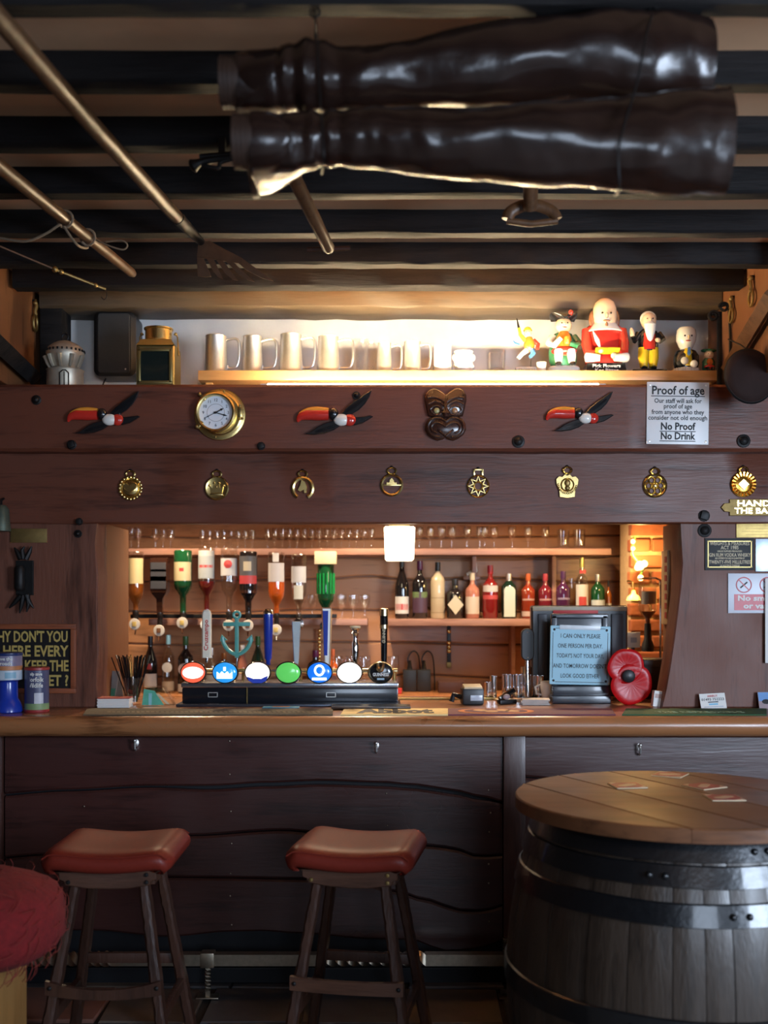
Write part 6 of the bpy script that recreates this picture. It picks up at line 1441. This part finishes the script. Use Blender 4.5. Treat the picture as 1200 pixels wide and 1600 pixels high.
bottle(684, 879, 967, 11, DS, 'stone', BLACK, [(.10, .11, (.3, .22, .12), 1), (.36, .37, (.3, .22, .12), 1)], 'beige stoneware bottle with black stopper', zbase=ZL2, group=GRP, nkf=.24)
bottle(711, 906, 967, 13, DS, 'black', BLACK, [(.10, .60, CRM, 'd')], 'squat black bottle with cream diamond label', zbase=ZL2, group=GRP, shape='squat')
bottle(738, 896, 967, 11, DS, 'pink', mat('cap_pale', (.5, .42, .3), .4), [(.10, .48, (.62, .52, .42), 1)], 'pink spirit bottle with cream label before the divider', zbase=ZL2, group=GRP)
bottle(766, 884, 967, 12, DS, 'red', mat('cap_red', (.4, .02, .03), .35), [(.50, .62, (.6, .55, .52), 1), (.36, .44, (.5, .06, .06), 1)], 'red filled bottle with red cap and white band', zbase=ZL2, group=GRP)
bottle(795, 897, 967, 12, DS, 'dkgreen', PEWTER, [(.04, .72, (.62, .68, .60), 'arch'), (.12, .32, (.25, .32, .48), .35)], 'dark green bottle with pale arched label', zbase=ZL2, group=GRP, nkf=.22)
bottle(825, 897, 967, 11, DS, 'orred', mat('cap_orange', (.45, .10, .03), .35), [(.40, .44, (.5, .3, .25), .8), (.05, .16, PINKL, 1)], 'orange red spirit bottle left of the till top', zbase=ZL2, group=GRP)
bottle(852, 897, 967, 11, DS, 'rose', mat('cap_rose', (.35, .04, .06), .35), [(.40, .44, (.5, .3, .3), .8)], 'crimson spirit bottle behind the till top', zbase=ZL2, group=GRP)
bottle(880, 893, 967, 11, DS-.05, 'purple', mat('cap_violet', (.06, .02, .08), .35), [(.40, .44, (.3, .25, .4), .8)], 'dark purple spirit bottle behind the till', zbase=ZL2, group=GRP)
bottle(909, 872, 967, 10, DS-.05, 'clear', mat('cap_gold', (.5, .42, .14), .3, .6), [(.06, .56, WHT, 1), (.12, .36, REDL, .5), (.74, .80, REDL, .42)], 'clear bottle with white and red label and gold top', zbase=ZL2, group=GRP)
bottle(934, 898, 967, 11, DS-.03, 'green', PEWTER, [(.05, .42, (.55, .62, .66), 1)], 'bright green bottle with pale label above the till', zbase=ZL2, group=GRP, nkf=.26)
bottle(951, 908, 967, 5, DS, 'amber', BLACK, [(.1, .4, CRM, 1)], 'tiny amber miniature at the end of the right shelf', zbase=ZL2, group=GRP)
GR3 = 'bottles on the back counter'
DC = 5.90
bottle(235, 992, 1080, 11, DC, 'black', BLACK, [(.10, .34, WHT, 1), (.42, .52, REDL, .3)], 'dark wine bottle with white label standing behind the straws', zbase=BCZ, shape='sloped', group=GR3)
bottle(263, 990, 1080, 10, DC, 'clear', mat('cap_skyblue', (.25, .5, .62), .3), [(.32, .56, WHT, 'o'), (.04, .20, (.42, .34, .26), 1)], 'clear bottle with blue cap and round label on back counter', zbase=BCZ, group=GR3)
bottle(290, 992, 1080, 12, DC, 'black', mat('cap_green', (.03, .12, .04), .3), [(.30, .54, (.5, .4, .4), 'o'), (.02, .16, WHT, 1)], 'black bottle with round pink label on the back counter', zbase=BCZ, group=GR3)
bottle(331, 1010, 1080, 9, DC, 'clear', PEWTER, [(.1, .4, (.3, .3, .3), 1)], 'clear bottle standing behind the cream handled tap', zbase=BCZ, group=GR3)
bottle(350, 1018, 1080, 11, DC, 'brown', mat('cap_copper', (.4, .16, .05), .3, .5), [(.2, .6, (.16, .12, .13), 1)], 'short brown bottle behind the anchor handle', zbase=BCZ, group=GR3)
bottle(379, 1006, 1080, 9, DC, 'pink', WHITE, [(.15, .4, (.5, .42, .40), 1)], 'pinkish bottle behind right fluke of the anchor handle', zbase=BCZ, shape='sloped', group=GR3)
bottle(403, 992, 1080, 11, DC, 'dkgreen', MATS['cap_green'], [(.1, .34, (.10, .12, .08), 1)], 'tall dark green wine bottle between anchor and blue handle', zbase=BCZ, shape='sloped', group=GR3)
bottle(493, 1014, 1080, 13, DC, 'black', MATS['cap_purple'], [(.1, .34, (.06, .05, .05), 1)], 'squat dark bottle with purple neck behind royal blue tap', zbase=BCZ, shape='squat', group=GR3)
bottle(520, 1012, 1080, 8, DC, 'orange', MATS['cap_orange'], [(.1, .4, (.2, .1, .1), 1)], 'slim orange bottle behind the royal blue tap handle', zbase=BCZ, group=GR3)
# inverted spirit bottles in optics
GR2 = 'inverted spirit bottles in optics'
rl = thing('optic_rail', 'dark metal rail carrying the inverted spirit bottles', 'rail', (0, 0, 0)); DO = 5.74
MB().box(((X(200, DO)+X(525, DO))/2, DO+.06, Z(963, DO)), (X(525, DO)-X(200, DO), .012, .022), .002).out('rail_bar', IRON, rl)
for px in (203, 300, 410, 522): MB().box((X(px, DO), DO+.095, Z(963, DO)), (.02, .07, .02), .002).out('rail_bracket', IRON, rl)
def optic(px, yt, yb, yn, yo, hw, glass_, liq, labels, label, square=False, badge=GOLDP, bc_=mat('badge_cream', (.50, .47, .42), .4)):
    s_ = DO/F; zt_ = Z(yt, DO); H = (yn-yt)*s_; hb_ = (yb-yt)*s_; r = hw*s_
    t = thing('optic_bottle', label, 'bottle', (X(px, DO), DO, zt_), 0, GR2); n = 4 if square else 20; k = 1.3 if square else 1; a0 = PI/4 if square else 0; nr = r*.34
    prof = [(r*.92, 0), (r, -.006), (r, -hb_*.80), (r*.92, -hb_*.90), (r*.6, -hb_), (nr*1.1, -hb_*1.07), (nr, -H*.98), (nr, -H)]
    MB().lathe([(a*k, b) for a, b in prof][::-1], (0, 0, 0), n, a0=a0, a1=a0+2*PI).out('glass', BG[glass_], t, smooth=40)
    if liq:
        l0 = -hb_*liq[1]; MB().lathe([(r*.97, l0), (r*.97, -hb_*.80), (r*.88, -hb_*.90), (r*.56, -hb_), (nr*.9, -hb_*1.07), (nr*.9, -H)][::-1], n=18).out('spirit', BG[liq[0]], t)
    for z0, z1, c, wf in labels:
        m = MB()
        if square: m.box((0, -r*.945, -hb_*(z0+z1)/2), (r*1.7, .003, hb_*(z1-z0)))
        elif wf == 'o': m.lathe([(r*.5, 0), (0, .004)], (0, -r*1.02, -hb_*(z0+z1)/2), 16, axis='-y')
        else: m.lathe([(r*1.012, -hb_*z1), (r*1.012, -hb_*z0)], n=16, a0=-PI/2-1.25*wf, a1=-PI/2+1.25*wf)
        m.out('paper_label', lab(c), t)
    op = MB().lathe([(.010, -.075), (.014, -.06), (.014, -.02), (.017, -.015), (.017, .004), (.010, .01)], (0, 0, -H), 14).out('optic_measure', mat('optic_dark', (.03, .025, .022), .25, .3), t)
    zb_ = Z(yo, DO)-zt_; MB().box((0, .03, Z(963, DO)-zt_), (.014, .07, .016), .002).out('clamp', IRON, t); MB().lathe([(.029, -.004), (.030, .0), (.028, .004), (0, .006)], (0, -.026, zb_), 22, axis='-y').out('badge', bc_, op)
    MB().box((0, -.033, zb_), (.022, .003, .026), .002).out('badge_print', badge, op); MB().tube([(0, -.01, zb_-.03), (0, -.02, zb_-.055)], [.006, .004], 8).out('nozzle', CHROME, op)
    return t
BR_ = mat('badge_brown', (.16, .07, .03), .4)
optic(212, 862, 938, 955, 975, 13, 'clear', ('amber', .62), [(.14, .66, (.66, .52, .26), 1)], 'inverted bottle with cream gold label at the left end of the optics')
optic(250, 872, 932, 958, 985, 14, 'brown', None, [(.12, .80, (.05, .05, .058), 1), (.30, .36, (.25, .25, .26), .8), (.48, .60, (.16, .16, .17), .8)], 'square inverted whiskey bottle with black label', True, badge=BR_)
optic(286, 860, 926, 958, 973, 14, 'green', ('dkgreen', .60), [(.28, .72, (.62, .52, .30), 1), (.42, .50, REDL, .2)], 'green inverted bottle with cream label')
optic(323, 855, 925, 955, 976, 13, 'clear', ('red', .76), [(.10, .70, (.40, .44, .46), 1), (.40, .46, REDL, .8), (.08, .20, WHT, .9)], 'inverted bottle with red spirit and grey white label', bc_=mat('badge_white', (.8, .85, .85), .3), badge=mat('badge_pale', (.6, .66, .66), .3))
optic(358, 857, 928, 958, 977, 13, 'clear', None, [(.22, .60, (.52, .52, .54), 1), (.30, .40, REDL, 'o')], 'clear inverted vodka bottle with white label and red dot', badge=BR_)
optic(388, 862, 934, 958, 977, 14, 'black', ('brown', .9), [(.10, .52, (.07, .07, .08), 1), (.52, .70, (.42, .04, .05), 1), (.22, .42, (.45, .40, .30), .35)], 'dark inverted bottle with black and red label', badge=BR_)
optic(432, 863, 940, 960, 984, 13, 'clear', ('orange', .52), [(.22, .60, (.50, .48, .50), 1), (.02, .2, WHT, .3)], 'inverted bottle half full of bright orange spirit')
optic(467, 866, 940, 962, 975, 12, 'clear', None, [(.26, .60, (.50, .50, .53), 1), (.66, .95, (.55, .55, .50), .5)], 'clear inverted bottle with small grey label beside green box', bc_=CHROME)
t = optic(509, 878, 946, 962, 978, 13, 'green', None, [], 'bright green ribbed inverted bottle under a cream box', bc_=CHROME)
s_ = DO/F; MB().box((0, 0, 6*s_), (34*s_, .10, 20*s_), .004).out('cream_box', CREAM, t); 
EMER = bglass('emerald', (.01, .20, .05)); t.children[0].data.materials[0] = EMER
for k in range(8): a = PI+k*PI/7; MB().cyl((13*s_*math.cos(a), 13*s_*math.sin(a), -.06*1), (13*s_*math.cos(a), 13*s_*math.sin(a), -50*s_), .005, n=6).out('rib', EMER, t)
# wall fittings at the back
def adapter(px, label):
    t = thing('power_adapter', label, 'adapter', (X(px, 6.0), 5.98, BCZ+.0005), 0, 'power adapters on the back counter')
    MB().box((0, 0, .06), (.075, .05, .12), .006).out('case', BLACK, t); MB().tube(smooth_path([(0, .02, .12), (-.01, .02, .18), (.02, .03, .22), (.05, .03, .19), (.06, .03, .08), (.06, .03, .004)], 20), .004, 6).out('lead', BLACK, t)
    MB().tube([(0, .01, .115), (0, .015, .17)], [.016, .008], 8).out('plug', BLACK, t); return t
adapter(640, 'small black plug adapter with lead on the back counter, left one'); adapter(662, 'black plug adapter with looped lead on the back counter, right one')
bx = thing('flat_box', 'low dark brown box right of the adapters on back counter', 'box', (X(704, 5.95), 5.93, BCZ+.0005)); MB().box((0, 0, .03), (.14, .12, .06), .005).out('case', mat('box_brown', (.06, .025, .02), .4), bx)
rx = thing('red_box', 'tiny flat red box on the back counter left of the adapters', 'box', (X(620, 5.95), 5.85, BCZ+.0005)); MB().box((0, 0, .012), (.05, .06, .022), .003).out('case', RED, rx); MB().box((0, 0, .024), (.052, .062, .004), .001).out('lid', RED, rx)
hs = thing('brass_strap', 'black leather strap with brass studs and plate hanging below right shelf', 'strap', (X(702, 6.1), 6.13, Z(978, 6.1))); L = Z(978, 6.1)-Z(1044, 6.1)
MB().box((0, 0, -L/2), (.022, .006, L), .001).out('strap', BLACK, hs)
for q in (.13, .40, .50, .60): MB().ball((0, -.006, -L*q), (.012, .006, .012), 10, 6).out('stud', BRASS, hs)
MB().box((0, -.006, -L*.93), (.028, .008, L*.13), .002).out('plate', BRASS_D, hs)
gs2 = thing('gold_chain', 'short gold beaded strap hanging behind the royal blue tap', 'strap', (X(499, 6.1), 6.10, Z(982, 6.1)))
for k in range(9): MB().ball((0, 0, -.012-.021*k), .011, 8, 6).out('bead', BRASS, gs2)
sv = thing('small_figure', 'small pale bird ornament on the ledge above bottles', 'ornament', P(738, 900, 6.08)); MB().box((0, 0, -.012), (.10, .05, .02), .003).out('ledge', W_BSHELF, sv); MB().tube([(-.03, 0, .005), (.0, 0, .018), (.018, 0, .03), (.022, 0, .075)], [.012, .016, .013, .002], 10).out('body', WHITE, sv)
# pendant cube lamp
lm = thing('cube_lamp', 'glowing white cube pendant lamp hanging above the bar', 'lamp', (X(624, 5.2), 5.20, Z(849, 5.2))); s = 5.2/F
V = [(-22*s, -.07, -27*s), (22*s, -.07, -27*s), (22*s, .07, -27*s), (-22*s, .07, -27*s), (-24*s, -.075, 25*s), (24*s, -.075, 25*s), (24*s, .075, 25*s), (-24*s, .075, 25*s)]
m = MB(); m._add(V, [(0, 1, 2, 3), (0, 1, 5, 4), (1, 2, 6, 5), (2, 3, 7, 6), (3, 0, 4, 7), (4, 5, 6, 7)]); bmesh.ops.bevel(m.b, geom=m.b.edges[:], offset=.006, segments=2, affect='EDGES')
m.out('glass_shade', mat('lamp_glass', (1, .95, .8), .4, var=0, emit=CUBE, ecol=(1, .88, .62)), lm)
MB().lathe([(.02, 25*s), (.05, 27*s), (.05, 30*s), (.012, 34*s), (.006, 40*s), (.006, 2.245-Z(849, 5.2))], n=16).out('stem', BRASS_D, lm)
# downlights in the back bar ceiling
for i, (x, D, lb) in enumerate(((-1.05, 5.45, 'recessed downlight above the inverted spirit bottles'), (-.1, 5.45, 'recessed downlight above the taps end of back bar'), (.80, 5.45, 'recessed downlight above the right bottle shelf'))):
    t = thing('downlight', lb, 'light', (x, D, 2.244)); MB().lathe([(.028, 0), (.045, -.004), (.045, -.008), (.03, -.010)], n=20).out('bezel', CHROME, t)
    MB().lathe([(.03, -.005), (0, -.006)], n=16).out('bulb', mat('warm_bulb', (1, .8, .5), .4, var=0, emit=12, ecol=(1, .72, .42)), t)
    l = bpy.data.lights.new('downlight_beam', 'SPOT'); l.energy = DOWN; l.color = (1, .74, .47); l.spot_size = 2.4; l.spot_blend = .8; l.shadow_soft_size = .05
    o = bpy.data.objects.new('downlight_beam', l); COL.objects.link(o); o.location = (x, D, 2.225)
# brick pier at right with lamp, cord and standing bottles
bp_ = bpy.data.objects.new('pillar_brick', None); COL.objects.link(bp_); bp_['kind'] = 'structure'; DBK = 5.62
xl = X(984, DBK); wl = .34
MB().box((xl+wl/2, DBK+.14, 1.15), (wl-.016, .25, 2.25)).out('mortar', mat('pale_mortar', (.50, .34, .17), .9, var=.3, scale=40, bump=.5), bp_, smooth=0)
BRK = [mat('red_brick_%d' % i, c, .85, var=.25, scale=35, bump=.6) for i, c in enumerate(((.36, .10, .035), (.42, .13, .04), (.30, .085, .03)))]
zc_ = 1.0; row = 0; rb_ = random.Random(2)
while zc_ < 2.2:
    xx = xl-(.09 if row % 2 else 0); hh = .075
    while xx < xl+wl:
        a = max(xx+.006, xl); b = min(xx+.20-.006, xl+wl)
        if b-a > .03: MB().box(((a+b)/2, DBK+.03+rb_.uniform(-.004, .004), zc_+hh/2), (b-a, .07, hh-.012), .008).out('brick', rb_.choice(BRK), bp_, smooth=0)
        xx += .20
    zc_ += hh+.008; row += 1
wlamp = thing('wall_lamp', 'small brass wall lamp with glowing yellow shade on the brick pier', 'lamp', (X(990, 5.5), 5.50, Z(938, 5.5)))
MB().lathe([(.036, 0), (.030, .018), (.012, .032), (.008, .05), (0, .052)], n=18).out('shade', mat('lamp_yellow', (.8, .6, .1), .4, emit=3.0, ecol=(1, .70, .14)), wlamp); MB().tube([(0, 0, .05), (0, .02, .09), (0, .07, .10), (0, .13, .10)], .006, 8).out('arm', BRASS, wlamp)
fl_ = thing('fairy_lights', 'short drooping string of warm bulbs with green wire on the brick pier', 'lights', (0, 0, 0)); D = 5.55
MB().tube(smooth_path([P(992, 838, D), P(988, 862, D), P(992, 872, D), P(1000, 882, D), P(1004, 890, D), P(998, 903, D)], 24), .006, 6).out('green_wire', mat('wire_green', (.12, .25, .05), .5), fl_)
for px, py, r_ in ((989, 846, .012), (989, 857, .011), (1000, 884, .024), (1007, 881, .018), (996, 887, .016), (1001, 903, .016)): MB().ball(P(px, py, D-.01), (r_, r_*.8, r_), 10, 7).out('bulb', mat('fairy_bulb', (1, .8, .35), .4, var=0, emit=4.5, ecol=(1, .72, .25)), fl_)
l = bpy.data.lights.new('pier_glow', 'POINT'); l.energy = PIER; l.color = (1, .62, .22); l.shadow_soft_size = .03; o = bpy.data.objects.new('pier_glow', l); COL.objects.link(o); o.location = P(1000, 868, 5.47)
GR4 = 'bottles by the brick pier'
opr = thing('optic_bottle', 'clear inverted bottle in a wire optic stand before the brick pier', 'bottle', (X(1012, 5.3), 5.30, Z(908, 5.3)), 0, GR4); s = 5.3/F
MB().lathe([(13*s, 0), (14*s, -.006), (14*s, -46*s), (8*s, -54*s), (4*s, -58*s), (4*s, -66*s)][::-1], n=18).out('glass', BG['clear'], opr); MB().lathe([(13.6*s, -36*s), (13.6*s, -16*s)], n=14, a0=-PI/2-1, a1=-PI/2+1).out('paper_label', lab(WHT), opr)
MB().lathe([(13*s, -47*s), (8*s, -54*s), (3.6*s, -58*s), (3.6*s, -66*s)][::-1], n=16).out('spirit', BG['amber'], opr); MB().lathe([(.016, -66*s), (.018, -90*s), (.03, -100*s), (.03, -110*s), (0, -110*s)], n=14).out('optic_measure', BLACK, opr)
MB().tube([(-14*s, .01, 4*s), (12*s, .01, 5*s), (20*s, .01, 2*s), (21*s, .01, -8*s), (21*s, .01, .9815-Z(908, 5.3))], .006, 8).out('wire_stand', CHROME, opr)
cbx = MB(); cbx.box((X(1016, 5.3), 5.3, .49), (.17, .20, .98), .004); tag(cbx.out('side_cabinet', W_PANEL), 'low dark cabinet in front of the brick pier', 'cabinet')
for px, h_, g_, lb in ((1002, .22, 'amber', 'amber bottle standing before the brick pier'), (1020, .19, 'black', 'black bottle standing before the brick pier'), (1033, .24, 'clear', 'clear bottle standing beside wire optic stand')):
    bottle(px, 1000, 1000+h_*F/5.25, 8, 5.24, g_, BLACK, [(.12, .45, CRM if g_ != 'black' else (.2, .18, .16), 1)], lb, zbase=.98, group=GR4)
wc = thing('white_card', 'small white card with faint print behind the poppy', 'card', P(990, 1000, 5.36)); MB().box((0, 0, 0), (.065, .004, .075), .001).out('card', WHITE, wc); MB().box((0, -.003, 0), (.03, .001, .025)).out('grey_print', MATS['screen_grey'], wc, smooth=0)
MB().box((0, .012, -.142), (.016, .012, .366), .002).out('clip_stand', BLACK, wc)
rbd = thing('painted_board', 'weathered cream board with red lettering fixed on the right jamb', 'sign', (X(1063, 4.47)+.005, 4.72, Z(918, 4.75)))
MB().box((0, 0, 0), (.014, .10, .32), .003).out('board', wood('cream_board', (.22, .13, .06), (.55, .38, .2), 'z', 7, .6, .2, 8), rbd)
m = MB(); 
for k in range(7): m.box((-.008, -.028, .12-.04*k), (.002, .03, .026))
m.out('red_letters', mat('board_red', (.35, .03, .02), .6), rbd, smooth=0, kind='stuff')
